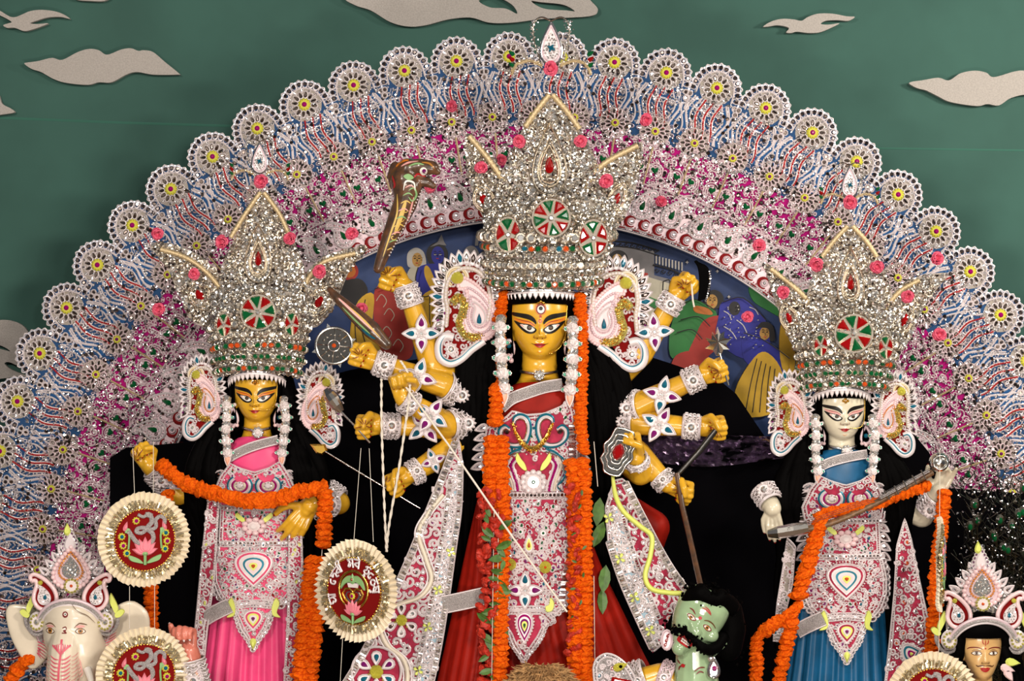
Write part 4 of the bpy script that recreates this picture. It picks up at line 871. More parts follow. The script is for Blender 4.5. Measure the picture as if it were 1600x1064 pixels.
def ear_kalka(parent, fr, cx, cy, k, hand, d=8, seed=0, kx=.95, ky=1.12):
    """big paisley ear ornament on red felt; hand=+1 when the face is to its right"""
    T = lambda pts: np.asarray(pts, float) * (hand * k * kx, k * ky) + (cx, cy)
    out = T([(-40, -18), (-31, -47), (-6, -63), (25, -56), (45, -32), (48, 2), (40, 32), (24, 48), (18, 58), (-8, 78), (-34, 84), (-46, 70), (-44, 50), (-34, 34), (-38, 8)])
    g = Geo().use('red_felt'); g.prism(spline(out, 4, True), d - 3, d); ob = put('ear_ornament', g, parent, fr)
    edge = T(spline([(-44, 34), (-40, 10), (-43, -14), (-35, -44), (-8, -62), (24, -57), (44, -34), (49, -4), (44, 24)], 6)); q = resample(edge, 10 * k); t = np.gradient(q, axis=0); c = np.array([cx, cy]) + np.array([hand * 2, -5]) * k
    for i, (x, y) in enumerate(q):
        a = atan2(y - c[1], x - c[0]); g = Geo().use('lace'); o = teardrop(x + 4 * k * cos(a), y + 4 * k * sin(a), 12 * k, 9.5 * k, 12, a + pi / 2); g.prism(o, d - 1, d + 1.2); g.use('lace').tube(with_d(o, d + 1.4), 1.0 * k, 4, True)
        g.use(('mirror_dark', 'gem_clear', 'mirror_dark', 'mirror')[i % 4] if i % 7 != 5 else 'gem_blue').gem(teardrop(x + 4 * k * cos(a), y + 4 * k * sin(a), 7.5 * k, 6 * k, 10, a + pi / 2), d + 1.2, 1.6); put('silver_leaf', g, ob, fr)
    inner = T(spline([(-32, 30), (-30, 6), (-33, -12), (-27, -36), (-6, -50), (20, -46), (36, -28), (40, -2), (36, 22)], 6))
    g = Geo().use('lace_cream'); g.tube(with_d(inner, d + 2), 3.6 * k, 7); q = resample(inner, 5 * k); g.use('pearl').stamp(BALL, with_d(q, d + 4.5), 2.6 * k, .2); put('pearl_roll', g, ob, fr, True)
    g = Geo().use('lace'); rr = np.random.default_rng(seed + 7)
    for x, y in fill(shrink(spline(out, 4, True), 8 * k), 13 * k, seed): g.tube(with_d(spiral(x, y, 6 * k, 1.4, rr.uniform(0, 6), rr.choice((-1, 1)), 12), d + 1), 1.5 * k, 4)
    put('scrollwork', g, ob, fr)['kind'] = 'stuff'
    for r, m in ((17, 'lace_cream'), (14, 'braid_gold')):
        g = Geo().use(m); a = np.linspace(2.2, 6.4, 18) if hand > 0 else np.linspace(.94, -3.26, 18); p = T([(-14, -37)])[0]; g.tube(np.c_[p[0] + r * k * np.cos(a), p[1] + r * k * np.sin(a), np.full(18, d + 2)], 2.2 * k, 5); put('rolled_edge', g, ob, fr, True)
    p = T([(-14, -37)])[0]; g = Geo().use('yellow_glitter'); g.stamp(t_ball(12, 8), [(p[0], p[1], d + 3)], 10 * k, 0, 0.0); put('yellow_ball', g, ob, fr)
    # pearl paisley beside the face
    pz = paisley(0, 0, 46, -.12, -1) * (1, 1) + (22, 4)
    g = Geo().use('pearl_pink'); g.prism(T(pz), d, d + 3); q = resample(T(pz), 5 * k, True); g.use('pearl_pink').stamp(BALL, with_d(q, d + 3), 3.4 * k, .2); q = resample(T((pz - (22, 6)) * .72 + (22, 8)), 4 * k, True); g.use('lace_pink').stamp(BALL, with_d(q, d + 4), 2.4 * k, .2); pp = put('pearl_paisley', g, ob, fr, True)
    g = Geo().use('orange_beads' if k < .9 else 'lace_pink'); q = resample(T((pz - (22, 6)) * .5 + (22, 10)), 3.4 * k, True); g.stamp(OCTA, with_d(q, d + 5), 2.0 * k, .3); g.use('lace').tube(with_d(T((pz - (22, 6)) * .36 + (22, 12)), d + 5), 1.4 * k, 5, True); put('bead_row', g, pp, fr)['kind'] = 'stuff'
    g = Geo().use('gem_blue'); g.gem(T(teardrop(22, 20, 8, 5.5, 14)), d + 4, 3); put('blue_gem', g, pp, fr)
    # gold S curve and lower swirl
    s = spline([(-22, -2), (-12, -10), (-2, -2), (-6, 14), (-10, 28), (0, 42), (14, 46), (24, 44)], 6); g = Geo().use('gold_glitter'); g.tube(with_d(T(s), d + 3), 6.8 * k, 7, flat=.6); r_ = np.random.default_rng(seed); sp = np.repeat(T(s), 5, 0) + r_.normal(0, 3 * k, (len(s) * 5, 2)); g.use('gold').stamp(OCTA, with_d(sp, d + 6.5), 1.3 * k, .5); put('gold_curl', g, ob, fr)
    g = Geo().use('lace'); sw = spline([(30, 50), (10, 62), (-8, 76), (-26, 82), (-42, 74), (-44, 56), (-34, 44), (-20, 46)], 6); g.tube(with_d(T(sw), d + 2), 7 * k, 7, flat=.6); g.use('teal_glitter').tube(with_d(T(sw * .93 + (-.5, 3)), d + 4.5), 1.6 * k, 5); g.use('silver').tube(with_d(T(sw * 1.04 + (0, 1)), d + 3), 1.6 * k, 5); put('lower_swirl', g, ob, fr, True)
    p = T([(-24, 62)])[0]; g = Geo().use('lace'); g.gem(star(p[0], p[1], 12 * k, 8, .7), d + 1, 3, .4); g.use('gem_clear').gem(circle(p[0], p[1], 6 * k, 8), d + 3, 3); put('flower_boss', g, ob, fr)
    for x, y in ((-34, 12), (-46, 22), (-50, 34)): 
        g = Geo().use('lace'); p = T([(x, y)])[0]; g.prism(circle(p[0], p[1], 6.5 * k, 10), d - 1, d + 1); g.use('gem_purple').gem(circle(p[0], p[1], 3 * k, 8), d + 1, 2); put('side_petal', g, ob, fr)
    return ob
def big_headdress(y0, c):
    fr = Frame(y0); k = c['k']; root = empty('headdress', P(c['cx'], c['yb'], y0), c['label'], 'headdress', 'silver headdresses of the three goddess statues')
    cx, yb, yt = c['cx'], c['yb'], c['yt']; wb, wt = c['wb'], c['wt']; s = c['seed']
    # side leaves, centre leaf
    for i, L in enumerate(c['leaves']):
        glitz(root, 'side_leaf', L['out'], fr, 6 * k, s + i, gap=5.0)
        for e in L['rope']: rope(root, 'gold_rope', fr, [(x, y, 10 * k) for x, y in e], 4.6 * k)
        g = Geo().use('silver_gold'); x, y, l, w, rt = L['drop']
        for q in (2.0, 2.6): g.tube(with_d(marquise(x, y, l * q, w * q * 1.1, rt), 9 * k), 1.3, 4, True)
        ob = put('drop_frame', g, root, fr); g = Geo().use('gem_red'); g.gem(marquise(x, y, l, w, rt), 9 * k, 3); put('red_drop', g, ob, fr)
    glitz(root, 'centre_leaf', c['mid'], fr, 13 * k, s + 9, gap=4.8)
    for e in c['ropes']: rope(root, 'gold_rope', fr, [(x, y, 17 * k) for x, y in e], 4.6 * k)
    x, y, l, w = c['drop']; g = Geo().use('silver_gold')
    for q in (2.1, 2.7, 4.0): g.tube(with_d(teardrop(x, y - (q - 2) * 4, l * q, w * q, 24), 18 * k), 1.4, 4, True)
    qd = resample(teardrop(x, y - 1, l * 3.1, w * 3.2, 24), 6, True); g.use('gem_clear').stamp(DISC8, with_d(qd, 17.5 * k), 2.8, .2); qd = resample(teardrop(x, y, l * 1.6, w * 1.6, 24), 5, True); g.use('silver_gold').stamp(RING6, with_d(qd, 17 * k), 2.5, .2); ob = put('drop_frame', g, root, fr)
    g = Geo().use('gem_red'); g.gem(teardrop(x, y, l, w, 18), 17.5 * k, 4); put('red_drop', g, ob, fr)
    # drum
    ys = np.linspace(yb, yt, 8); ws = wb + (wt - wb) * np.sin(np.linspace(0, 1, 8) * pi / 2); ph = np.linspace(-1.5, 1.5, 26); g = Geo().use('silver_dull')
    cxs = cx + (c['cxt'] - cx) * np.linspace(0, 1, 8); Q = np.array([np.c_[a + w * np.sin(ph), np.full(26, y) + c['sag'] * (ph / 1.5) ** 2, .68 * w * np.cos(ph)] for a, y, w in zip(cxs, ys, ws)]); g.grid(Q); drum = put('drum', g, root, fr, True)
    r = np.random.default_rng(s + 3); n = int(3000 * k); a = r.uniform(-1.45, 1.45, n); t = r.uniform(0, 1, n); 
    def on(a, t, e=1.5): w = np.interp(t, np.linspace(0, 1, 8), ws) + e; return np.c_[np.interp(t, [0, 1], [cx, c['cxt']]) + w * np.sin(a), yb + (yt - yb) * t + c['sag'] * (a / 1.5) ** 2, .68 * w * np.cos(a) + e]
    g = Geo(); q = n // 3; g.use('silver_gold').stamp(RING6, on(a[:q], t[:q]), 2.8, .4); g.use('gem_clear').stamp(DISC, on(a[q:2 * q], t[q:2 * q], 2.2), 2.6, .35); g.use('silver_gold').stamp(OCTA, on(a[2 * q:], t[2 * q:], 2), 1.8, .5); put('glitter', g, drum, fr)['kind'] = 'stuff'
    for t0, T_, m, sz, gap in c['rows']:
        a = np.arange(-1.42, 1.43, gap / wb); 
        for i, m_ in enumerate(m): 
            g = Geo().use(m_); pp = on(a[i::len(m)], np.full(len(a[i::len(m)]), t0), 5.6); g.stamp(T_, pp, sz, .25, True, i)
            if T_ is not OCTA: g.use('silver_gold').stamp(RING, pp, sz * 1.12, .2)
            put('bead_row', g, drum, fr)['kind'] = 'stuff'
    for x, y, R, sx in c['wheels']: wheel(root, fr, x, y, R, .68 * wt * sqrt(max(.05, 1 - ((x - c['cxt']) / wt) ** 2)) + (8 if sx > .9 else 15) * k, 8 if sx > .9 else 5, sx)
    a, b, w_, sg, dd, tt = c['fringe']; fringe(root, fr, a, b, w_, sg, dd, tt)
    for i, (x, y, h) in enumerate(c['ears']): ear_kalka(root, fr, x, y, c['ek'], h, 10, s + i, *((.95, 1.12) if c['ek'] > .9 else (.80, 1.16)))
    for x, y, sz in c['roses']: rose(root, x, y, y0 - 0.07, sz)
    # finial
    x, y, q = c['finial']; g = Geo().use('lace'); o = teardrop(x, y, 33 * q, 22 * q, 22); g.prism(o, 10, 13); g.use('silver').tube(with_d(o, 13), 2.2 * q, 5, True); g.use('lace_pink').tube(with_d(teardrop(x, y, 28 * q, 18 * q, 22), 13.5), 1.4 * q, 4, True)
    pp = fill(teardrop(x, y + 2, 22 * q, 15 * q, 20), 4.5 * q, 3); g.use('gem_clear').stamp(OCTA, with_d(pp, 14), 2.1 * q, .4); fin = put('finial_drop', g, root, fr)
    for i in range(4):
        g = Geo().use('gem_blue'); aa = i * pi / 2 + .5; g.gem(teardrop(x + 4 * q * sin(aa), y + 7 * q - 4 * q * cos(aa), 4 * q, 3 * q, 10, aa), 16, 2.5); put('blue_petal', g, fin, fr)
    for sd in (-1, 1):
        g = Geo().use('silver_gold'); lp = spline([(x, y - 36 * q), (x + sd * 16 * q, y - 42 * q), (x + sd * 28 * q, y - 30 * q), (x + sd * 26 * q, y - 2 * q), (x + sd * 18 * q, y + 22 * q)], 6); g.tube(with_d(lp, 8), 1.3 * q, 4)
        rr = np.random.default_rng(4); lq = np.repeat(lp[10:], 5, 0) + rr.normal(0, 3.0 * q, (len(lp[10:]) * 5, 2)); g.use('silver').stamp(OCTA, with_d(lq, 8), 1.6 * q, .5); put('wire_loop', g, fin, fr)
        g = Geo().use('braid_gold'); lp = spline([(x + sd * 14 * q, y + 34 * q), (x + sd * 34 * q, y + 26 * q), (x + sd * 54 * q, y + 32 * q), (x + sd * 62 * q, y + 48 * q)], 6); g.tube(with_d(lp, 8), 2.6 * q, 5); rr = np.random.default_rng(5); lq = np.repeat(lp, 3, 0) + rr.normal(0, 4.0 * q, (len(lp) * 3, 2)); g.use('silver_gold').stamp(OCTA, with_d(lq, 9), 1.8 * q, .5); put('side_spray', g, fin, fr)
        for j, m in enumerate(('gem_green', 'gem_red', 'gem_green')): 
            g = Geo().use(m); g.gem(teardrop(x + sd * 62 * q, y + (14 + 9 * j) * q, 6 * q, 5 * q, 10, sd * .9), 9, 2.5); put('foil_leaf', g, fin, fr)
    return root
G, R_, C_ = 'gem_green', 'gem_orange', 'gem_clear'
HROWS = lambda sz: [(.06, DISC8, (G, C_, G, R_), sz, 9), (.17, OCTA, (C_, 'silver_gold'), sz * .8, 7), (.27, DISC8, (C_,), sz * 1.1, 10), (.37, OCTA, (C_, 'silver'), sz * .9, 8), (.46, DISC8, ('gem_blue', R_, G, R_, C_), sz, 9), (.58, DISC8, (C_,), sz * 1.7, 14)]
HROWS2 = lambda sz: [(.06, DISC8, (G, G, C_, G, R_), sz, 8), (.2, DISC8, (G, G, C_, G), sz, 8), (.34, DISC8, (G, R_, R_, G, C_), sz * 1.1, 9), (.47, DISC8, (C_,), sz * 1.2, 9), (.6, DISC8, (C_,), sz * 1.5, 12), (.74, OCTA, (C_, 'silver'), sz * 1.1, 8)]
big_headdress(0.02, dict(cx=848, cxt=860, yb=455, yt=318, wb=84, wt=100, sag=-8, k=1.0, ek=1.0, seed=100, label='tallest silver headdress with round enamel rosette above the central yellow face',
    mid=[(780, 345), (775, 300), (795, 245), (822, 195), (848, 158), (860, 146), (872, 158), (900, 195), (928, 245), (945, 300), (942, 345), (860, 360)],
    ropes=[[(858, 150), (840, 172), (820, 200)], [(863, 150), (885, 175), (905, 203)]], drop=(858, 258, 14, 9),
    leaves=[dict(out=[(729, 208), (728, 250), (738, 300), (762, 350), (800, 365), (805, 320), (790, 275), (760, 235)], rope=[[(733, 214), (760, 245), (788, 285)]], drop=(756, 312, 9, 6, -.4)),
            dict(out=[(1002, 222), (998, 270), (985, 320), (958, 362), (915, 372), (905, 330), (920, 295), (955, 250)], rope=[[(996, 228), (950, 252), (925, 275), (915, 300)]], drop=(963, 312, 11, 5, .4))],
    rows=HROWS(4.4), wheels=[(860, 345, 27, 1.0), (794, 370, 25, .72), (925, 375, 26, .8)], fringe=(845, 461, 53, 3, 60, 7.5), ears=[(728, 476, 1), (964, 484, -1)],
    roses=[(860, 107, 1.15), (811, 221, 1), (907, 221, 1), (752, 262, 1), (947, 283, 1.1), (1009, 187, 1)], finial=(861, 70, 1.0)))
big_headdress(0.12, dict(cx=404, cxt=410, yb=582, yt=455, wb=62, wt=76, sag=10, k=.85, ek=.72, seed=200, label='silver headdress with pink roses above the yellow face in the pink sari',
    mid=[(350, 470), (345, 430), (362, 385), (385, 340), (406, 305), (414, 300), (424, 312), (446, 345), (466, 390), (478, 430), (474, 470), (410, 485)],
    ropes=[[(408, 302), (385, 335), (362, 372)], [(414, 302), (438, 335), (455, 372)]], drop=(405, 404, 11.5, 7),
    leaves=[dict(out=[(236, 384), (262, 380), (310, 398), (345, 432), (352, 480), (330, 510), (300, 500), (280, 460), (262, 420)], rope=[[(252, 390), (290, 402), (322, 424), (345, 450)]], drop=(313, 462, 10, 6, -.5)),
            dict(out=[(575, 386), (548, 388), (505, 402), (475, 432), (466, 480), (490, 512), (515, 490), (530, 462), (548, 420)], rope=[[(556, 396), (510, 408), (486, 430), (470, 462)]], drop=(499, 472, 10, 6, .5))],
    rows=HROWS2(3.7), wheels=[(410, 489, 25, 1.0), (356, 508, 17, .62), (461, 507, 17, .62)], fringe=(403, 586, 44, 13, 46, 6.6), ears=[(316, 616, 1), (503, 628, -1)],
    roses=[(408, 283, 1.1), (347, 378, 1.05), (453, 373, 1), (303, 428, .9), (499, 424, 1.05), (248, 483, 1), (246, 365, .95), (550, 365, 1), (565, 482, .9)], finial=(407, 248, .72)))
big_headdress(0.12, dict(cx=1317, cxt=1325, yb=606, yt=485, wb=62, wt=78, sag=10, k=.85, ek=.72, seed=300, label='silver headdress with pink roses above the pale face in the blue sari',
    mid=[(1264, 500), (1260, 460), (1276, 415), (1298, 385), (1316, 360), (1326, 352), (1336, 358), (1358, 385), (1378, 420), (1392, 460), (1388, 500), (1325, 515)],
    ropes=[[(1322, 354), (1300, 378), (1282, 402)], [(1330, 354), (1352, 378), (1368, 402)]], drop=(1327, 441, 12, 7),
    leaves=[dict(out=[(1195, 412), (1215, 425), (1250, 450), (1275, 480), (1282, 520), (1262, 545), (1238, 540), (1222, 500), (1205, 455)], rope=[[(1203, 420), (1235, 445), (1262, 470), (1280, 495)]], drop=(1232, 498, 10, 5, -.35)),
            dict(out=[(1480, 430), (1455, 428), (1415, 440), (1385, 470), (1372, 510), (1385, 545), (1412, 545), (1430, 505), (1452, 465)], rope=[[(1435, 438), (1405, 455), (1385, 480), (1374, 505)]], drop=(1412, 500, 11, 5, .35))],
    rows=HROWS2(3.7), wheels=[(1325, 521, 27, 1.0), (1275, 540, 16, .62), (1375, 543, 17, .62)], fringe=(1313, 611, 44, 13, 46, 6.6), ears=[(1232, 640, 1), (1398, 642, -1)],
    roses=[(1328, 316, 1.1), (1276, 413, 1.1), (1370, 417, 1.05), (1224, 457, 1), (1418, 463, 1), (1464, 404, 1.05), (1468, 523, 1.05), (1186, 384, 1.05), (1168, 495, .9)], finial=(1326, 285, .72)))
# ------------------------------------------------------------------ the ten-armed statue in red
DY = 0.0; fr0 = Frame(DY)
dg = empty('goddess_statue', P(843, 1372, DY), 'tall ten-armed goddess statue with a yellow face and red sari', 'statue')
b = Body(DY); goddess_head(b, 843, 510.5, 1.0)
FIST = [(82, 88, 55)] * 4; SOFT = [(55, 70, 45), (60, 72, 45), (64, 74, 45), (68, 76, 45)]
SL, SR = (790, 655, -62), (900, 652, -62)
ARMS = [  # shoulder, elbow, wrist, hand dir, palm normal, thumb side
    (SL, (674, 566, -16), (634, 448, -4), (-1, -.45, .15), (.25, .2, 1), 1), (SL, (694, 602, -6), (588, 566, 6), (-1, -.4, .1), (.2, .1, 1), 1),
    (SL, (700, 664, 4), (632, 622, 34), (-.15, -1, .2), (.25, .1, 1), 1), (SL, (704, 668, -16), (598, 664, 2), (-1, .05, .15), (.2, .3, 1), 1),
    (SL, (700, 706, -4), (642, 740, 14), (-1, .55, .2), (.1, .5, 1), 1),
    (SR, (1002, 552, -16), (1054, 464, -4), (.75, -.8, .1), (-.1, .5, 1), -1), (SR, (996, 634, -6), (1094, 588, 6), (1, -.35, .15), (-.2, .3, 1), -1),
    (SR, (990, 660, -10), (1092, 668, 2), (1, -.05, .15), (-.2, .4, 1), -1), (SR, (996, 708, -4), (1042, 756, 12), (1, .35, .2), (-.2, .6, 1), -1),
    (SR, (1000, 738, 6), (992, 714, 34), (-.25, -1, .1), (-.6, 0, .6), 1)]
for i, (s, e, w, u, n, th) in enumerate(ARMS):
    b.chain([s, e, w], [25, 20.5, 14]); L = 41
    b.hand(w, u, n, L, th, FIST if i in (2,) else ([(75, 85, 50)] * 4), 'wrap')
skin = b.skin('body', 'skin_yellow', dg); b.nails(); goddess_face(b, 843, 510.5, 1.0)
# forehead marks and third eye
e = b.decal('third_eye', circle(844.5, 483, 9, 16, 10), 'paint_orange', None, 0); b.decal('third_eye_rim', circle(844.5, 483.5, 7.6, 16, 8.6), 'paint_darkred', e, 0); b.decal('third_eye_white', circle(844.5, 484, 5.6, 14, 6.0), 'paint_white', e, 0); b.decal('third_eye_iris', circle(844.5, 482.5, 3.2, 12), 'paint_black', e, 0)
b.decal('brow_dot', circle(844, 495, 2, 8), 'paint_red', None, 0); b.decal('brow_dot', circle(843.5, 502, 3, 10), 'paint_red', None, 0); b.decal('brow_dot', circle(843.5, 502, 2, 10), 'paint_orange', None, 0); b.line('forehead_line', [(843, 506), (842.5, 511), (843, 515)], .9, 'paint_orange')
# alta lines on the palms
for c, ends in {(608, 432): [(592, 418), (596, 414), (604, 412), (612, 414), (620, 418), (590, 426), (628, 430)], (566, 556): [(552, 548), (556, 544), (562, 543), (568, 546), (572, 552), (552, 560)], (572, 664): [(560, 654), (566, 652), (574, 654), (580, 658), (556, 668), (582, 668)],
                (606, 752): [(592, 744), (598, 740), (606, 741), (612, 746), (590, 756)], (1068, 448): [(1056, 440), (1062, 436), (1070, 436), (1078, 440), (1058, 450)], (1122, 580): [(1108, 574), (1112, 584), (1116, 590), (1124, 594), (1106, 578)], (1118, 672): [(1104, 664), (1106, 672), (1110, 680), (1118, 684), (1126, 684)], (1062, 764): [(1050, 754), (1048, 764), (1052, 772), (1060, 778)]}.items():
    for x, y in ends: b.line('alta_line', [(c[0] + (x - c[0]) * .2, c[1] + (y - c[1]) * .2), (c[0] + (x - c[0]) * .6 + .5, c[1] + (y - c[1]) * .6), (x, y)], 1.2, 'paint_darkred')
# bracelets, arm flowers
def lerp(a, b_, t): return np.asarray(a, float) + (np.asarray(b_, float) - np.asarray(a, float)) * t
for i, (s, e, w, u, n, th) in enumerate(ARMS):
    cuff('bracelet', dg, fr0, lerp(e, w, .76), lerp(e, w, 1.02), (17.5, 16), seed=i)
    if i not in (8, 9): 
        c = lerp(e, w, .38); jewel_flower(dg, fr0, c[0], c[1], c[2] + 21, 27 if i not in (4,) else 18, .3 * i, (('gem_blue', 'gem_purple') if i % 2 else ('gem_purple', 'gem_blue')))
    if i in (2, 1): cuff('armlet', dg, fr0, lerp(s, e, .66), lerp(s, e, .98), (24, 22), seed=30 + i)
    if i in (6, 7): cuff('armlet', dg, fr0, lerp(s, e, .84), lerp(s, e, 1.05), (22, 22), seed=30 + i)
# hair: cap over the skull, long falls at both sides
hair_cap(dg, fr0, 843, 510.5, 1.0)
st = []
for k in range(34):
    f = k / 33; st.append(([(802 - 8 * f, 470, -8 - 20 * f), (788 - 58 * f, 560, -8), (780 - 62 * f, 640, 0 - 6 * f), (768 - 54 * f, 780, -12), (764 - 50 * f, 900 + 60 * (k % 3), -26)], 13))
    st.append(([(886 + 6 * f, 470, -8 - 20 * f), (898 + 62 * f, 560, -8), (906 + 74 * f, 640, 0 - 6 * f), (914 + 64 * f, 780, -14), (912 + 48 * f, 900 + 60 * (k % 3), -26)], 13))
hairfall(dg, 'long_hair', fr0, st, seed=1)
# sari: bodice, pleated skirt, folds, borders
torso = lambda x, y: 30 * np.sqrt(np.clip(1 - ((x - 832) / 95.0) ** 2, 0.05, 1)) 
fr_t = Frame(DY, lambda x, y: 52 * np.sqrt(np.clip(1 - ((x - 830) / 110.0) ** 2, 0.03, 1)) - 16 + np.clip((y - 740) / 260, 0, 1) * 26)
g = Geo().use('sari_red'); bb = Body(DY); Q = []
thb = np.linspace(0, 2 * pi, 60, endpoint=False)
for y, cx, rx, rd in ((602, 843, 40, 26), (610, 843, 58, 36), (625, 842, 70, 41), (650, 840, 76, 44), (690, 837, 76, 47), (730, 834, 70, 42), (770, 832, 68, 40), (800, 830, 74, 44)): Q.append(np.c_[cx + rx * np.sin(thb), np.full(60, y) - 6 * np.cos(thb) * (y < 630), rd * np.cos(thb) - 6])
g.grid(np.array(Q), False, True); put('bodice', g, dg, fr0, True)
skirt(dg, 'skirt', fr0, [(830, 772, -4, 74, 36), (828, 830, -2, 82, 40), (830, 900, 0, 100, 46), (838, 980, 0, 130, 52), (845, 1064, 0, 160, 58), (848, 1372, 0, 215, 90)], 'sari_red', 34, 4.5)
for pts in ([(748, 770), (730, 850), (706, 960), (684, 1064), (660, 1200), (720, 1200), (748, 1064), (764, 900)], [(905, 770), (930, 860), (976, 960), (1016, 1040), (1060, 1120), (960, 1200), (930, 1064), (900, 900)]):
    o = spline(pts, 4, True); g = Geo().use('sari_red'); q = fill(o, 9, 1, .05); c = o.mean(0)
    n_, m_ = 40, 12; L, Rr = spline(pts[:5] if pts[0][0] < 800 else pts[:5], 8), spline([pts[0]] + pts[:4:-1], 11)
    t1 = resample(L, np.linalg.norm(np.diff(L, axis=0), axis=1).sum() / 39.01)[:40]; t2 = resample(Rr, np.linalg.norm(np.diff(Rr, axis=0), axis=1).sum() / 39.01)[:40]; w = np.linspace(0, 1, 16)
    Q = t1[:, None] * (1 - w)[None, :, None] + t2[:, None] * w[None, :, None]; dd = 26 + 40 * np.sin(w * pi * .5)[None] * np.ones((40, 1)) + 3.2 * np.sin(w * 26)[None] * np.linspace(.3, 1.6, 40)[:, None]
    g.grid(np.dstack([Q, dd])); put('sari_drape', g, dg, fr0, True)
bp = Body(DY); bp.capsule((985, 800, -30), (1022, 826, -26), 24, 27); bp.capsule((1022, 826, -26), (1010, 880, -26), 27, 20); bp.skin('sari_puff', 'sari_red', dg, .008)
def band(parent, name, pts, w, fr, m='silver_brocade', d=3, vert=(0, 1)):
    p = spline(np.array(pts, float), 8); t = np.gradient(p, axis=0); t /= np.linalg.norm(t, axis=1)[:, None]; nn = np.c_[-t[:, 1], t[:, 0], np.zeros(len(p))]; g = Geo().use(m); g.grid(np.stack([p - nn * w / 2, p + nn * 0 + (0, 0, d), p + nn * w / 2], 1))
    g.use('lace'); [g.tube(p + nn * s * w / 2, 1.3, 4) for s in (-1, 1)]; return put(name, g, parent, fr, True)
band(dg, 'sari_border', [(783, 636, 32), (800, 622, 35), (826, 612, 36), (852, 604, 34), (878, 600, 30)], 17, fr0)
band(dg, 'waist_band', [(694, 938, 62), (722, 932, 66), (757, 924, 68)], 26, fr0)
# necklace, choker and gold collar
g = Geo().use('silver'); a = np.linspace(-1.35, 1.35, 30); g.tube(np.c_[842 + 29 * np.sin(a), 584 - 3 * (np.abs(a)), 29 * np.cos(a) - 6 + 3], 2.4, 6); ch = put('choker', g, dg, fr0, True)
g = Geo().use('gem_clear'); g.stamp(BALL, [(842 + 6.5 * cos(q), 586 + 6.5 * sin(q), 28) for q in np.arange(0, 6.2, .7)], 2.6, .2); g.gem(circle(842, 586, 4.5, 10), 27, 4); put('choker_flower', g, ch, fr0, True)
# breast and apron plates
M = 'magenta_cloth'
up = ornate(dg, 'breast_plate', [(760, 668), (790, 650), (800, 640), (822, 646), (850, 644), (875, 634), (893, 622), (900, 650), (902, 700), (900, 768), (760, 768), (752, 720)], fr_t, M, 12, 9, 1, avoid=[(806, 668, 26), (860, 672, 26), (833, 748, 24), (814, 720, 16), (852, 720, 16)])
def crescent(parent, fr, cx, cy, r, hand, d, ms=('teal_glitter', 'lace', 'gem_magenta', 'lace_cream')):
    for k, m in enumerate(ms):
        g = Geo().use(m); R = r * (1 - .19 * k); a = np.linspace(-1.0, 3.9, 22) if hand > 0 else np.linspace(4.14, -.76, 22); g.tube(np.c_[cx + R * np.cos(a), cy + R * np.sin(a), np.full(22, d + k * .5)], 1.9 if k != 1 else 2.6, 5); put('crescent_braid', g, parent, fr)
    g = Geo().use('lace'); g.gem(circle(cx, cy, r * .42, 14), d, 3); g.use('gem_clear').stamp(OCTA, with_d(circle(cx, cy, r * .3, 8), d + 2.5), 1.6, .3); put('crescent_boss', g, parent, fr)
def scurl(parent, fr, pts, m, r, d, name='braid_curl'):
    g = Geo().use(m); g.tube(with_d(spline(pts, 6), d), r, 5); return put(name, g, parent, fr)
for s, cx in ((1, 809), (-1, 857)):
    f = lambda x, y: (833 + (-s) * (x - 833), y)
    for m, sc_, r in (('teal_glitter', 1, 2.2), ('lace', .86, 2.2), ('silver', .72, 1.6)):
        P0 = [(843, 690), (838, 675), (838, 660), (843, 650), (853, 646), (862, 650), (864, 658)]; c0 = (856, 668); scurl(up, fr_t, [f(c0[0] + (x - c0[0]) * sc_, c0[1] + (y - c0[1]) * sc_) for x, y in P0], m, r, 15)
        P1 = [(844, 692), (856, 696), (872, 694), (884, 684), (886, 670), (878, 663), (870, 668)]; c0 = (868, 680); scurl(up, fr_t, [f(c0[0] + (x - c0[0]) * sc_, c0[1] + (y - c0[1]) * sc_) for x, y in P1], m, r, 15)
    g = Geo().use('mirror_dark'); g.gem(circle(*f(874, 672), 4.5, 10), 14, 2); put('round_mirror', g, up, fr_t); g = Geo().use('gem_red'); g.gem(marquise(*f(856, 680), 4, 2.5, .8), 14, 2); put('small_gem', g, up, fr_t)
    g = Geo().use('leaf_lime'); g.prism([f(x, y) for x, y in spline([(858, 705), (861, 714), (856, 724), (848, 732), (843, 732), (846, 722), (852, 714)], 4, True)], 13, 16, .1); put('lime_leaf', g, up, fr_t)
    for m, o in (('lace', 0), ('gem_magenta', 4), ('lace', 8), ('lace_cream', -4)): scurl(up, fr_t, [f(866 - o, 712 + o * .5), f(872 - o, 724), f(868 - o, 738), f(863 - o, 752), f(861 - o, 764)], m, 1.8, 14)
    for m, o in (('teal_glitter', 0), ('silver', 4)): scurl(up, fr_t, [f(852, 699 + o), f(866, 704 + o), f(880 - o, 716), f(884 - o, 732), f(878 - o, 748), f(870, 756), f(876, 764)], m, 1.7, 14)
g = Geo().use('lace'); g.stamp(BALL, [(833 + 17 * cos(q), 750 + 15 * sin(q), 15) for q in np.arange(0, 6.28, .52)], 5.0, .2); g.use('pearl').gem(circle(833, 750, 13, 18), 15, 4, .3); fl_ = put('shola_flower', g, up, fr_t, True); g = Geo().use('gem_green'); g.gem(circle(833, 750, 3, 8), 19, 2); put('centre_gem', g, fl_, fr_t)
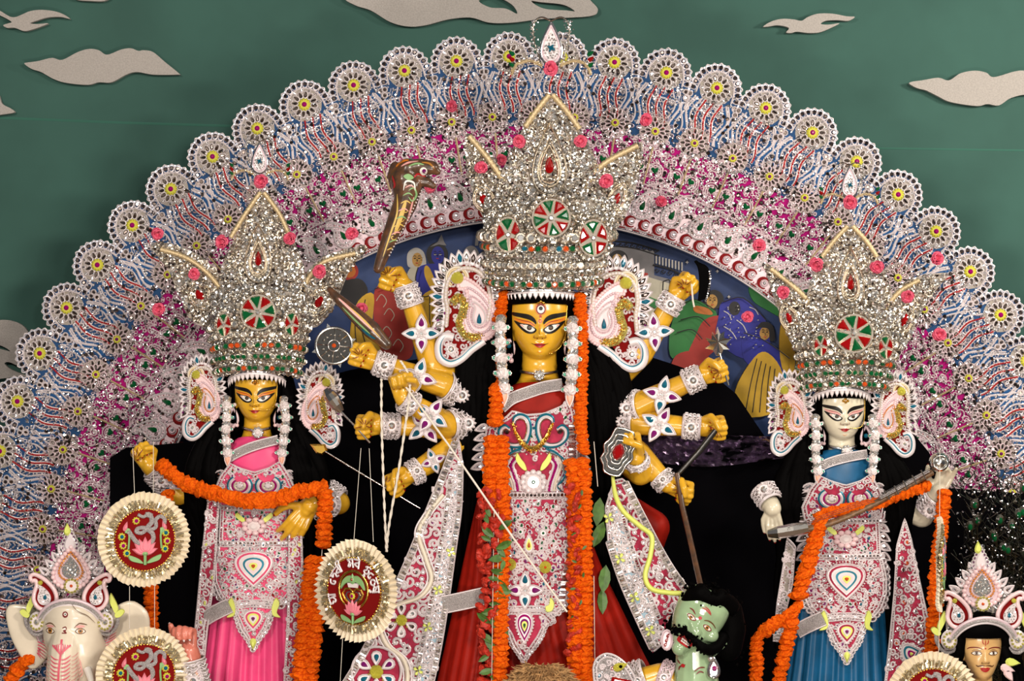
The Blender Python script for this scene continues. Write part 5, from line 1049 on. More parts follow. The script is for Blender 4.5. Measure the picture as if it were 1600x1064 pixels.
# gold collar lying over the breast plate
g = Geo().use('gold'); p = spline(np.array([(801, 658), (806, 674), (816, 690), (831, 699), (846, 690), (856, 675), (862, 660)], float), 6); g.tube(with_d(p, 19), np.interp(np.arange(len(p)), [0, len(p) / 2, len(p)], [1.6, 4.8, 1.6]), 7); r = np.random.default_rng(1); q = np.repeat(p, 5, 0) + r.normal(0, 1.6, (len(p) * 5, 2)) + (0, 1); g.use('gold').stamp(OCTA, with_d(q, 22), 1.5, .5); q = resample(p, 5) + (0, 5); g.stamp(OCTA, with_d(q, 20), 1.8, .3); put('gold_collar', g, dg, fr_t)
lo = ornate(dg, 'apron_plate', [(762, 770), (898, 770), (897, 850), (894, 905), (886, 925), (878, 944), (868, 952), (848, 945), (790, 945), (774, 950), (764, 930), (760, 880)], fr_t, M, 12, 9, 2, edge_rings=4.5, avoid=[(826, 843, 14), (851, 880, 12), (797, 876, 10), (820, 918, 20)])
tp = ornate(dg, 'apron_tip', [(792, 946), (850, 946), (866, 962), (852, 968), (846, 985), (836, 1000), (826, 1012), (818, 1024), (810, 1012), (800, 998), (794, 982), (786, 966), (774, 962)], fr_t, M, 13, 9, 3, edge_rings=3.4, avoid=[(819, 968, 26)])
tear_jewel(tp, fr_t, 819, 972, -24, 17, 15, ('lace', 'gem_magenta', 'lace', 'gem_purple', 'leaf_lime', 'gem_green')); tear_jewel(lo, fr_t, 826, 844, 14, 9, 14, ('lace', 'leaf_lime', 'gem_orange'))
for x, y in ((851, 880), (797, 876), (813, 826), (848, 828)): g = Geo().use('yellow_glitter' if y > 850 else 'lace'); g.gem(circle(x, y, 9.5 if y > 850 else 7, 12), 14, 3, .4); g.use('gem_orange' if y > 850 else 'gem_green').gem(circle(x, y, 3, 8), 16, 2); put('round_boss', g, lo, fr_t)
jewel_flower(lo, fr_t, 820, 915, 14, 26, 0, ('gem_blue', 'gem_purple'))
for x, hand in ((859, 1), (783, -1)): g = Geo().use('leaf_lime'); g.prism(spline([(x, 926), (x + 6 * hand, 934), (x + 3 * hand, 946), (x - 6 * hand, 948), (x - 8 * hand, 940), (x - 2 * hand, 936)], 4, True), 14, 17, .1); put('lime_leaf', g, lo, fr_t)
# ladder strip at the right edge, mirror row across the waist
g = Geo().use('silver'); q = resample(np.array([(893, 660), (893, 780), (888, 860), (876, 930)], float), 4.0); g.stamp(BAR, with_d(q, 15), 5.0, .18, 0.0); put('ladder_strip', g, dg, fr_t)
g = Geo().use('mirror_dark'); q = resample(np.array([(764, 770), (895, 770)], float), 6.0); g.stamp(DISC8, with_d(q, 15), 2.8, .15); g.use('lace').stamp(RING6, with_d(q, 15), 3.2, .1); put('mirror_row', g, lo, fr_t)
# side loops of the breast plate
for sgn, X in ((1, 900), (-1, 758)):
    for k in range(5):
        g = Geo().use('lace'); o = teardrop(X + sgn * (6 + 1.5 * k), 668 + 15 * k, 10, 7, 14, sgn * 1.9); g.prism(o, 8, 10); g.tube(with_d(o, 11), 1.5, 4, True); g.use('mirror').gem(teardrop(X + sgn * (6 + 1.5 * k), 668 + 15 * k, 7, 4.6, 10, sgn * 1.9), 10, 2); put('edge_drop', g, up, fr_t)
# earrings and flower strings
for sgn, x in ((-1, 790), (1, 886)):
    flower_string(dg, 'shola_string', fr0, [(843 + sgn * 60, 500, 36), (843 + sgn * 61, 530, 40), (843 + sgn * 59, 570, 44), (843 + sgn * 55, 606, 46)] if sgn < 0 else [(894, 502, 36), (894, 535, 40), (893, 575, 44), (889, 608, 46)], 9.2)
    g = Geo().use('lace_pink'); cx = 843 + sgn * 48; o = circle(cx, 545, 8, 14, 14); g.tube(with_d(o, 14), 2.6, 5, True); g.use('pearl_pink').stamp(BALL, [(cx - 5, 562, 15), (cx + 4, 563, 15), (cx, 556, 15)], 4.5, .1); er = put('earring', g, dg, fr0, True); g = Geo().use('gem_blue'); g.gem(circle(cx, 540, 4, 8), 15, 3); put('earring_gem', g, er, fr0)
# forehead jewel and nose chain
g = Geo().use('gold'); g.stamp(BALL, [(844.5, 471.5, 46), (840.5, 474, 45), (848.5, 474, 45), (844.5, 467, 45)], 2.8, .2); put('forehead_jewel', g, dg, fr0, True)
g = Geo().use('gold'); p = spline(np.array([(886, 478, 22), (884, 500, 26), (884, 520, 28), (876, 540, 34), (866, 549, 38), (858, 552, 42)], float), 6); g.tube(p, .7, 4); g.stamp(BALL, [(858, 552, 42), (861, 552, 41), (864, 550, 40)], 1.8, .2); put('nose_chain', g, dg, fr0, True)
# ------------------------------------------------------------------ the two flanking statues
def apron(parent, fr, cx, y0, k, cloth, seed, tw):
    """breast plate, belt, teardrop apron with pointed tip; cx centre, y0 neckline"""
    T = lambda pts: np.asarray(pts, float) * (1, 1) + (cx, y0); f0 = fr; fr = lambda V: f0(np.c_[V[:, 0], y0 + (V[:, 1] - y0) * .82, V[:, 2]])
    up = ornate(parent, 'breast_plate', T([(-38, 0), (-24, 8), (0, 16), (24, 8), (40, -4), (54, 24), (66, 60), (62, 84), (-62, 84), (-66, 60), (-54, 24)]), fr, cloth, 8, 9, seed, avoid=[(cx - 22, y0 + 44, 22), (cx + 22, y0 + 44, 22), (cx, y0 + 74, 12)])
    for s in (-1, 1):
        crescent(up, fr, cx + s * 22, y0 + 42, 19, s, 11)
        for q in range(5):
            g = Geo().use('lace'); x, y, r = cx + s * (58 + 4 * min(q, 2)), y0 + 22 + 15 * q, s * (2.0 - .1 * q); o = teardrop(x, y, 12, 8, 14, r); g.prism(o, 2, 5); g.tube(with_d(o, 6), 1.6, 4, True); g.use(('mirror', 'mirror_dark', 'gem_orange', 'mirror', 'mirror_dark')[q] if s < 0 else 'mirror').gem(teardrop(x, y, 8, 5, 10, r), 5, 2); put('edge_drop', g, up, fr)
    g = Geo().use('gem_clear'); g.gem(teardrop(cx, y0 + 70, 11, 8, 14), 10, 3); put('silver_drop', g, up, fr)
    mid = ornate(parent, 'belt_plate', T([(-54, 86), (54, 86), (56, 150), (-56, 150)]), fr, cloth, 8, 9, seed + 1, avoid=[(cx, y0 + 118, 18)])
    g = Geo().use('pearl_pink'); g.stamp(BALL, [(cx + 15 * cos(q), y0 + 118 + 13 * sin(q), 12) for q in np.arange(0, 6.28, .7)], 5.5, .2); g.use('pearl').gem(circle(cx, y0 + 118, 10, 14), 12, 4); put('shola_flower', g, mid, fr, True)
    for s in (-1, 1): g = Geo().use('leaf_lime'); g.prism(T(spline([(s * 26, 92), (s * 30, 98), (s * 22, 108), (s * 14, 112), (s * 14, 104), (s * 20, 98)], 4, True)), 9, 12, .1); put('lime_leaf', g, mid, fr)
    lo = ornate(parent, 'apron_plate', T([(-58, 152), (58, 152), (66, 190), (66, 222), (56, 250), (42, 268), (20, 262), (-20, 262), (-42, 268), (-56, 250), (-66, 222), (-66, 190)]), fr, cloth, 8, 9, seed + 2, edge_rings=6, avoid=[(cx, y0 + 196, 32)])
    tear_jewel(lo, fr, cx, y0 + 198, -34, 40, 10, ('lace', cloth, 'lace', 'pearl', 'teal_glitter', 'pearl', 'lace_pink', 'leaf_lime', 'gem_orange'))
    for q in np.linspace(-2.5, 2.5, 15):
        g = Geo().use('lace'); x, y = cx + 43 * sin(q), y0 + 196 - 46 * cos(q); g.gem(teardrop(x, y, 6.5, 5, 10, q), 10, 2, .2); g.use(('gem_red', 'gem_blue')[int(q * 3) % 2]).gem(teardrop(x, y, 3, 2.2, 8, q), 11.5, 2); put('halo_drop', g, lo, fr)
    for s in (-1, 1):
        g = Geo().use('leaf_lime'); g.prism(T(spline([(s * 34, 252), (s * 40, 262), (s * 36, 280), (s * 42, 290), (s * 30, 286), (s * 28, 270)], 4, True)), 10, 13, .1); put('lime_leaf', g, lo, fr)
    tp = ornate(parent, 'apron_tip', T([(-34, 268), (0, 262), (34, 268), (26, 290), (20, 312), (8, 330), (0, 350), (-8, 330), (-20, 312), (-26, 290)]), fr, cloth, 9, 9, seed + 3, edge_rings=4.5, avoid=[(cx, y0 + 294, 18)])
    tear_jewel(tp, fr, cx, y0 + 294, -20, 20, 11, ('lace', cloth, 'leaf_lime', 'pearl', 'gem_purple'))
    g = Geo().use('leaf_lime'); g.gem(teardrop(cx, y0 + 338, -11, 7, 12), 11, 3); put('tip_leaf', g, tp, fr)
    for s in (-1, 1):
        for q in range(9):
            x, y, r = cx + s * (62 + 3 * sin(q * .7)), y0 + 100 + 18 * q, s * 2.2; g = Geo().use('lace'); o = teardrop(x, y, 11, 9, 14, r); g.prism(o, 3, 6); g.tube(with_d(o, 7), 1.5, 4, True); g.use(('mirror', 'mirror_dark')[q % 2]).gem(teardrop(x, y, 7.5, 5.6, 10, r), 6, 2); put('edge_drop', g, lo, fr)
    for yy in (84, 150):
        g = Geo().use('mirror'); q = resample(np.array([(cx - 56, y0 + yy), (cx + 56, y0 + yy)], float), 6); g.stamp(DISC8, with_d(q, 11), 2.8, .2); g.use('lace').stamp(RING6, with_d(q, 11), 3.2, .1); put('mirror_row', g, mid, fr)['kind'] = 'stuff'
def sister(cx, cy, y0, k, skinm, white, sari, cloth, arms, label, seed, neck_y, tilt):
    fr = Frame(y0); root = empty('goddess_statue', P(cx, 1372, y0), label, 'statue')
    b = Body(y0); goddess_head(b, cx, cy, k)
    for a in arms:
        b.chain(a['p'], a['r'])
        b.hand(a['p'][-1], a['u'], a['n'], a['L'], a['t'], a['c'], a.get('th', 'wrap'), a.get('spread', 0))
    b.skin('body', skinm, root, .0038); b.nails('gem_red'); goddess_face(b, cx, cy, k, white)
    hair_cap(root, fr, cx, cy, k)
    st = []
    for q in range(22):
        f = q / 21
        for s in (-1, 1): st.append(([(cx + s * (36 + 5 * f), cy - 30, -8 - 12 * f), (cx + s * (44 + 22 * f), cy + 40, -8), (cx + s * (52 + 50 * f), cy + 110, 14 - 6 * f), (cx + s * (58 + 46 * f), cy + 160, 12 - 10 * f), (cx + s * (60 + 34 * f), cy + 220, -18), (cx + s * (62 + 34 * f), cy + 290 + 40 * (q % 3), -30)], 11))
    hairfall(root, 'long_hair', fr, st, seed=seed)
    fw = Frame(y0, lambda x, y: 46 * np.sqrt(np.clip(1 - ((x - cx) / 84.0) ** 2, .03, 1)) - 14 + np.clip((y - neck_y - 100) / 250, 0, 1) * 16)
    g = Geo().use(sari); th = np.linspace(0, 2 * pi, 60, endpoint=False); Q = []
    for dy, rx, rd in ((-36, 32, 22), (-28, 46, 30), (-12, 54, 34), (20, 58, 36), (70, 58, 38), (120, 56, 36), (170, 60, 38)): Q.append(np.c_[cx + rx * np.sin(th), np.full(60, neck_y + dy) - 5 * np.cos(th) * (dy < 0), rd * np.cos(th) - 5])
    g.grid(np.array(Q), False, True); put('bodice', g, root, fr, True)
    skirt(root, 'skirt', fr, [(cx, neck_y + 150, -4, 60, 32), (cx - 3, neck_y + 210, -2, 68, 36), (cx - 6, neck_y + 290, 0, 76, 42), (cx - 8, neck_y + 370, 0, 84, 48), (cx - 8, 1372, 0, 105, 66)], sari, 22, 4.0)
    band(root, 'sari_border', [(cx - 46, neck_y - 8 + tilt, 22), (cx - 26, neck_y - 20 + tilt, 30), (cx, neck_y - 28 + tilt * .3, 33), (cx + 36, neck_y - 34 - tilt * .6, 24)], 13, fr)
    band(root, 'waist_band', [(cx - 76, neck_y + 240, 40), (cx - 60, neck_y + 230, 46), (cx - 36, neck_y + 218, 52)], 22, fr)
    apron(root, fw, cx, neck_y, k, cloth, seed, 0)
    g = Geo().use('silver'); a = np.linspace(-1.35, 1.35, 30); yk = cy + 50 * k + 14; g.tube(np.c_[cx + 22 * np.sin(a), yk - 3 * np.abs(a), 22 * np.cos(a) - 2], 2.4, 6); c_ = put('choker', g, root, fr, True)
    g = Geo().use('gem_clear'); g.stamp(BALL, [(cx + 4 + 7 * cos(q), yk + 3 + 7 * sin(q), 25) for q in np.arange(0, 6.2, .7)], 3, .2); g.use('pearl').gem(circle(cx + 4, yk + 3, 6, 10), 25, 4); put('choker_flower', g, c_, fr, True)
    for s in (-1, 1):
        flower_string(root, 'shola_string', fr, [(cx + s * 44, cy + 4, 22), (cx + s * 46 + 2, cy + 34, 27), (cx + s * 45, cy + 60, 30), (cx + s * 42, cy + 86, 32)], 7.2)
        g = Geo().use('lace_pink'); x = cx + s * 36; g.tube(with_d(teardrop(x, cy + 30, 14, 10, 18), 10), 2.4, 5, True); g.use('pearl_pink').stamp(BALL, [(x - 6, cy + 44, 11), (x, cy + 46, 11), (x + 6, cy + 44, 11)], 3.4, .1); er = put('earring', g, root, fr, True); g = Geo().use('gem_blue'); g.gem(circle(x, cy + 32, 3.6, 8), 11, 3); put('earring_gem', g, er, fr); g = Geo().use('pearl'); g.stamp(BALL, [(cx + s * 33, cy + 12, 16)], 3.2, 0); put('ear_stud', g, er, fr, True)
    g = Geo().use('gold'); g.stamp(BALL, [(cx + 1, cy - 26, 33), (cx - 2.5, cy - 23, 33), (cx + 4.5, cy - 23, 33), (cx + 1, cy - 21, 34)], 2.4, .2); put('forehead_jewel', g, root, fr, True)
    g = Geo().use('gold'); p = spline(np.array([(cx + 33, cy - 26, 16), (cx + 33, cy - 5, 18), (cx + 30, cy + 12, 24), (cx + 22, cy + 19, 30), (cx + 8, cy + 19, 36)], float), 6); g.tube(p, .6, 4); g.stamp(OCTA, resample(p, 4), 1.1, .3); put('nose_chain', g, root, fr, True)
    return root, b, fr
OPEN = [(18, 22, 14), (14, 18, 12), (18, 20, 12), (24, 24, 14)]
LY = 0.12
lk, bl, frl = sister(401.5, 620, LY, .76, 'skin_yellow', False, 'sari_pink', 'pink_cloth', [
    dict(p=[(352, 745, -34), (278, 772, -6), (236, 728, 18)], r=[20, 18, 13], u=(-.55, -1, .1), n=(.3, -.1, 1), L=35, t=1, c=[(70, 85, 50)] * 4),
    dict(p=[(448, 745, -34), (528, 786, -4), (488, 786, 46)], r=[20, 19, 15], u=(-.55, .85, .05), n=(-.2, -.1, -1), L=40, t=-1, c=OPEN, th='out', spread=.10)],
    'yellow-faced goddess statue in a pink sari with two arms and a marigold garland', 400, 722, 4)
for x, y in ((206, 704), (214, 698), (222, 696), (230, 700), (204, 714)): bl.line('alta_line', [(218 + (x - 218) * .15, 716 + (y - 716) * .15), (x, y)], 1.2, 'paint_darkred')
cuff('bracelet', lk, frl, (264, 757, 5), (240, 732, 16), (18, 15), seed=70); cuff('bracelet', lk, frl, (518, 786, 10), (492, 786, 42), (19, 17), seed=71); cuff('armlet', lk, frl, (505, 772, -8), (530, 786, -2), (22, 21), seed=72)
jewel_flower(lk, frl, 270, 752, 24, 20, .4)
SY = 0.12
sr, bs, frs = sister(1315.5, 648.5, SY, .76, 'skin_white', True, 'sari_blue', 'magenta_cloth', [
    dict(p=[(1266, 775, -36), (1196, 774, -8), (1204, 792, 26)], r=[20, 18, 14], u=(.10, 1, .05), n=(.3, 0, -1), L=30, t=-1, c=[(14, 16, 10)] * 4, th='along', spread=.04),
    dict(p=[(1368, 775, -36), (1442, 806, -8), (1462, 768, 24)], r=[20, 19, 14], u=(.35, -1, .15), n=(-.6, .1, .8), L=32, t=-1, c=[(20, 30, 22), (26, 40, 30), (30, 42, 30), (10, 14, 10)], th='out', spread=.16)],
    'pale-faced goddess statue in a blue sari playing a long lute', 500, 742, 0)
cuff('bracelet', sr, frs, (1192, 766, 4), (1202, 784, 20), (19, 17), seed=73); cuff('bracelet', sr, frs, (1448, 795, 5), (1459, 775, 20), (19, 16), seed=74)
# ------------------------------------------------------------------ smaller headdress of the two lower statues
def small_headdress(dx, dy, y0, label, seed):
    fr = Frame(y0); A = lambda pts: np.asarray(pts, float) + (dx, dy); root = empty('headdress', P(113 + dx, 960 + dy, y0), label, 'headdress', 'white and pink headdresses of the two lower statues')
    pt = lambda x, y: (x + dx, y + dy)
    g = Geo().use('lace'); a = np.linspace(-1.95, 1.95, 40)
    arch = np.c_[114 + dx + 52 * np.sin(a), 985 + dy - 48 * np.cos(a), 30 * np.cos(a) + 6]
    for e, m, r in ((0, 'silver_brocade', 3.8), (4, 'lace_pink', 2.6), (-4, 'lace', 2.2)): g.use(m).tube(arch + np.c_[e * np.sin(a), -e * np.cos(a), np.zeros(40)], r, 6)
    put('arch_band', g, root, fr, True)
    glitz(root, 'back_leaf', A([(62, 965), (58, 935), (66, 900), (84, 880), (92, 858), (104, 838), (112, 822), (120, 838), (132, 858), (142, 880), (160, 898), (172, 935), (170, 965), (150, 940), (114, 925), (80, 940)]), fr, 6, seed, 0.0, 5.0, 3)
    for s in (-1, 1):
        for q in range(5):
            x, y = 113 + s * (16 + 9 * q), 858 + 11 * q; g = Geo().use('lace'); o = teardrop(*pt(x, y), 9, 7, 12, s * (.5 + .16 * q)); g.prism(o, 6, 9); g.tube(with_d(o, 9.4), 1.3, 4, True); g.use('mirror').gem(teardrop(*pt(x, y), 6, 4.4, 10, s * (.5 + .16 * q)), 9, 2); put('silver_leaf', g, root, fr)
        # paisley pair
        cx = 114 + s * 40; o = paisley(*pt(cx, 921), 29, s * .12, s); g = Geo().use('red_felt'); g.prism(o, 18, 21); pz = put('paisley', g, root, fr); g = Geo().use('pearl_pink'); g.tube(with_d(o, 22), 3.6, 6, True); put('pink_roll', g, pz, fr, True)
        g = Geo().use('lace'); g.prism(paisley(*pt(cx + s * 1, 926), 17, s * .12, s), 21, 23); g.use('gem_clear').stamp(OCTA, with_d(fill(paisley(*pt(cx + s, 926), 15, s * .12, s), 4, 1), 23.5), 1.5, .4); put('inner_paisley', g, pz, fr)
        g = Geo().use('gem_blue'); g.gem(teardrop(*pt(cx - s * 1, 930), 4.5, 4.2, 10), 23.5, 2.5); put('blue_gem', g, pz, fr); g = Geo().use('yellow_glitter'); g.stamp(BALL, [(*pt(cx + s * 6, 908), 24)], 4, 0); put('yellow_bead', g, pz, fr)
        # lime leaves and ear discs
        for o in ([(s * 64, 952), (s * 58, 938), (s * 60, 925), (s * 68, 938), (s * 72, 950), (s * 68, 958)], [(s * 66, 958), (s * 76, 950), (s * 82, 954), (s * 76, 962), (s * 68, 964)]): g = Geo().use('leaf_lime'); g.prism(spline(np.array(o, float) + pt(115, 0), 4, True), 10, 14, .1); put('lime_leaf', g, root, fr)
        cx, cy = pt(114 + s * 53, 970); g = Geo().use('lace'); g.gem(circle(cx, cy, 13, 18, 16), 16, 4, .25); q = circle(cx, cy, 9, 12, 11); g.use('gold_glitter').stamp(BALL, with_d(q, 20), 2.3, .1); g.use('gem_clear').gem(circle(cx, cy, 5, 10), 20, 3); put('ear_disc', g, root, fr)
        g = Geo().use('silver_brocade'); g.tube(with_d(spline(A([(114 + s * 44, 950), (114 + s * 40, 970), (114 + s * 44, 986), (114 + s * 58, 990), (114 + s * 70, 976), (114 + s * 72, 962)]), 6), 9), 3.2, 6); put('ear_scroll', g, root, fr, True)
    g = Geo().use('pearl_pink'); q = resample(teardrop(*pt(113, 886), 32, 38, 24), 7, True); g.stamp(BALL, with_d(q, 11), 4.2, .1); g.use('lace_pink').prism(teardrop(*pt(113, 886), 31, 37, 24), 8, 10); td = put('teardrop_frame', g, root, fr, True)
    g = Geo().use('orange_beads'); q = resample(teardrop(*pt(113, 884), 22, 25, 24), 4.2, True); g.stamp(OCTA, with_d(q, 13), 2.4, .3); put('orange_beading', g, td, fr)['kind'] = 'stuff'
    g = Geo().use('gem_clear'); g.prism(teardrop(*pt(113, 885), 17, 19, 20), 11, 12); g.stamp(OCTA, with_d(fill(teardrop(*pt(113, 885), 16, 18, 20), 4, 2), 13), 1.9, .4); put('crystal_fill', g, td, fr)
    cx, cy = pt(114, 914); g = Geo().use('pearl'); g.gem(circle(cx, cy, 12, 16), 12, 3, .3); g.use('gold_glitter').stamp(BALL, with_d(circle(cx, cy, 10, 13), 14), 2.4, .1); fl_ = put('round_flower', g, root, fr); g = Geo().use('gem_orange'); g.gem(circle(cx, cy, 2.6, 8), 15, 2); put('centre_gem', g, fl_, fr)
    for x, y in ((97, 932), (131, 932)): g = Geo().use('mirror_dark'); g.gem(circle(*pt(x, y), 4, 10), 12, 2); put('round_mirror', g, root, fr)
    cx, cy = pt(111, 846); g = Geo().use('lace'); g.gem(teardrop(cx, cy, 16, 13, 18), 10, 3, .3); q = resample(teardrop(cx, cy, 18, 15, 18), 6, True); g.use('lace').stamp(RING, with_d(q, 10), 3, .1); g.use('gem_purple').stamp(OCTA, with_d(q, 11), 1.3, .1); bd = put('top_bud', g, root, fr); g = Geo().use('leaf_lime'); g.gem(teardrop(*pt(107, 826), 10, 7.5, 14), 11, 3, .35); put('tip_leaf', g, bd, fr)
    return root
GY = -0.32; frg = Frame(GY)
small_headdress(0, 0, GY, 'white and pink headdress above the elephant head', 610)
# ------------------------------------------------------------------ elephant-headed statue
gn = empty('elephant_statue', P(125, 1372, GY), 'white elephant-headed statue with pink painted trunk beside the pleated rosettes', 'statue')
b = Body(GY)
def hd(X, Y): return 5 * gauss(X, Y, 85, 960, 14, 14) * 0 + 8 * gauss(X, Y, 112, 945, 30, 16) - 4 * gauss(X, Y, 84, 982, 10, 7) - 4 * gauss(X, Y, 134, 982, 10, 7) + 2.5 * gauss(X, Y, 84, 983, 6, 4) + 2.5 * gauss(X, Y, 134, 983, 6, 4)
b.loft([(114, 935, 0, 14, 12), (114, 938, 0, 28, 25), (114, 946, 0, 40, 35), (114, 960, 0, 46, 41), (114, 980, 0, 47, 43), (116, 1000, 0, 47, 44), (121, 1020, 0, 45, 42), (126, 1040, 0, 40, 36), (128, 1060, 0, 30, 28), (128, 1080, 0, 22, 20)], 64, 2.2, hd)
b.chain([(109, 985, 24), (107, 1010, 36), (105, 1045, 42), (104, 1085, 44), (108, 1130, 44), (128, 1165, 44), (150, 1160, 46)], [21, 24.5, 25, 22, 18, 15, 13])
for e, sg in (([(74, 968), (52, 955), (30, 950), (12, 953), (16, 985), (26, 1010), (42, 1036), (50, 1043), (64, 1032), (76, 1016), (80, 990)], 1), ([(158, 962), (176, 955), (200, 944), (216, 950), (226, 962), (228, 985), (218, 1020), (196, 1045), (172, 1035), (160, 1005)], -1)):
    o = spline(e, 4, True); b.g.prism(o, -14, -4, .02); b.g.tube(np.c_[resample(o, 5, True), np.full(len(resample(o, 5, True)), -9)], 5, 8, True)
b.loft([(125, 1062, -26, 40, 26), (125, 1080, -26, 78, 40), (126, 1130, -22, 98, 60), (126, 1220, -10, 108, 84), (126, 1300, -6, 116, 92), (126, 1372, -6, 128, 98)], 40)
for s in (-1, 1): b.chain([(118 + s * 26, 1035, 26), (118 + s * 34, 1062, 40)], [7, 4])
b.skin('body', 'skin_ganesh', gn, .0042)
for s, ex in ((-1, 85), (1, 133)):
    e = b.decal('eye_liner', [(ex - 8, 981), (ex - 3, 976.5), (ex + 3, 977), (ex + 8, 982), (ex + 3, 985.5), (ex - 4, 985)], 'paint_brown'); b.decal('eye_white', [(ex - 6.5, 981), (ex - 2, 978), (ex + 3, 978.5), (ex + 6.5, 982), (ex + 2, 984.4), (ex - 3, 984)], 'paint_white', e); b.decal('iris', circle(ex, 981, 4, 12), 'paint_amber', e, 0); b.decal('pupil', circle(ex, 981, 1.8, 10), 'paint_black', e, 0)
    b.line('eyebrow', [(ex - s * 9 * -1 - 18 * (s > 0) + 9 * 0, 974) if 0 else (ex - 9, 973 if s < 0 else 976), (ex - 2, 969.5), (ex + 4, 970), (ex + 10, 975 if s < 0 else 972)], 2.0, 'paint_brown'); b.decal('lid_blush', [(ex - 7, 974), (ex, 971.5), (ex + 7, 974), (ex + 2, 976), (ex - 3, 976)], 'paint_pink')
b.decal('tilak', circle(110.5, 955, 4.5, 12, 5), 'paint_darkred', None, 0); b.decal('tilak_dot', circle(110.5, 954.5, 2.4, 10), 'paint_white', None, 0); b.decal('tilak_dot', circle(110.5, 954.5, 1.2, 8), 'paint_black', None, 0)
b.line('forehead_mark', [(106, 976), (111, 974), (112, 978), (108, 980), (113, 983), (106, 983)], 1.4, 'paint_darkred', None, False)
# painted fern on the trunk
b.line('trunk_stem', [(107, 992), (107, 1012), (105, 1035), (104, 1062)], 3.2, 'paint_hotpink', None, False)
for s in (-1, 1):
    for q in range(4): b.line('trunk_flame', [(107, 1016 - q), (107 + s * (4 + 3 * q), 1008 - 2 * q), (107 + s * (3 + 3 * q), 998 - 1 * q + 2 * q)], 2.4, 'paint_hotpink')
    for q in range(9): y = 1018 + 6 * q; b.line('trunk_rib', [(106 + s * 2, y + 4), (106 + s * 9, y + 3), (106 + s * 16, y - 2)], 2.0, 'paint_hotpink'); b.line('trunk_rib', [(106 + s * 17, y + 1), (106 + s * 22, y - 1), (106 + s * 25, y - 5)], 1.4, 'paint_pink')
for q in range(7):
    y = 1000 + 5 * q; b.line('ear_line', [(74 - q * .6, y), (64 - q, y - 4 - q), (55 + q * 1.5, y - 2 - 8 + q * 1.5)], 1.6, 'paint_hotpink'); b.line('ear_line', [(162 + q * .5, 985 + 4 * q), (172, 982 + 4 * q), (182, 976 + 4 * q)], 1.6, 'paint_hotpink')
for q in range(4): b.line('cheek_line', [(131 + q * 1.5, 1022 + 6 * q), (134 + q * .5, 1030 + 6 * q), (130, 1036 + 6 * q)], 1.6, 'paint_pink')
b.line('hair_line', [(118, 938), (130, 950), (144, 958), (154, 970)], 1.0, 'paint_brown')
for s in (-1, 1): g = Geo().use('paint_white'); p = spline(np.array([(117 + s * 26, 1040, 34), (120 + s * 32, 1062, 48), (122 + s * 30, 1088, 58)], float), 5); g.tube(p, np.linspace(7, 2, len(p)), 8); put('tusk', g, gn, frg, True)
ba = Body(GY); ba.chain([(205, 1110, -20), (322, 1130, 6), (298, 1016, 18)], [26, 24, 16]); ba.hand((298, 1016, 18), (-.12, -1, .05), (-.35, .1, 1), 38, -1, [(66, 78, 40)] * 4, 'along'); ba.skin('raised_arm', 'skin_rose', gn); ba.nails('pearl')
cuff('bracelet', gn, frg, (312, 1085, 12), (301, 1028, 17), (22, 20), seed=80); tear_jewel(gn, frg, 312, 1050, 20, 12, 34, ('lace', 'lace_pink', 'shell_pink', 'leaf_lime'))
g = Geo().use('cloth_cream'); w = np.linspace(0, 1, 24); rows = [np.c_[40 + 60 * t + 40 * w * (1 - t * .3), 1100 - 62 * t + 180 * w ** 1.2, 20 + 20 * np.sin(w * 9 + t * 8) * .35 + 10 * t] for t in np.linspace(0, 1, 14)]; g.grid(np.array(rows)); put('yellow_shawl', g, gn, frg, True)
skirt(gn, 'lower_cloth', frg, [(126, 1180, -8, 108, 84), (126, 1260, -6, 118, 92), (126, 1372, -6, 140, 108)], 'cloth_cream', 20, 3)

# ------------------------------------------------------------------ young moustached statue
KY = -0.32; frk = Frame(KY)
small_headdress(1419, 28, KY, 'white and pink headdress above the long-haired moustached face', 620)
kt = empty('youth_statue', P(1534, 1372, KY), 'tan moustached youth statue with long black curls under a white headdress', 'statue')
b = Body(KY); goddess_head(b, 1534, 1017, .64, 0, .88, topk=.25)
b.loft([(1534, 1085, -8, 22, 18), (1534, 1100, -8, 50, 26), (1534, 1120, -8, 72, 36), (1534, 1180, -6, 70, 42), (1534, 1280, -6, 64, 42), (1534, 1372, -6, 76, 50)], 36)
for s in (-1, 1): b.chain([(1534 + s * 66, 1122, -8), (1534 + s * 88, 1220, 4), (1534 + s * 50, 1260, 46)], [22, 19, 14]); b.hand((1534 + s * 50, 1260, 46), (-s, -.1, .3), (0, -.2, 1), 34, s, [(60, 75, 45)] * 4)
b.skin('body', 'skin_tan', kt)
for s, ex in ((-1, 1521), (1, 1547)):
    e = b.decal('eye_liner', [(ex - 8, 1017.5), (ex - 2, 1013.5), (ex + 4, 1014), (ex + 8, 1017.5), (ex + 3, 1020.3), (ex - 4, 1020.3)], 'paint_brown'); b.decal('eye_white', [(ex - 6.5, 1017.5), (ex - 2, 1014.8), (ex + 3, 1015), (ex + 6.5, 1017.6), (ex + 2, 1019.4), (ex - 3, 1019.4)], 'paint_white', e); b.decal('iris', circle(ex, 1017, 3, 12), 'paint_brown', e, 0); b.decal('pupil', circle(ex, 1017, 1.5, 10), 'paint_black', e, 0)
    b.line('eyebrow', [(1534 + s * 4, 1011), (1534 + s * 12, 1008.4), (1534 + s * 22, 1009), (1534 + s * 26, 1012)], 1.8, 'paint_darkred'); b.line('lid_line', [(ex - 7, 1014), (ex, 1011.5), (ex + 7, 1014)], .8, 'paint_brown')
    b.line('moustache', [(1534, 1036.6), (1534 + s * 6, 1036.2), (1534 + s * 11, 1037.5), (1534 + s * 14, 1035.5)], 2.4, 'paint_brown')
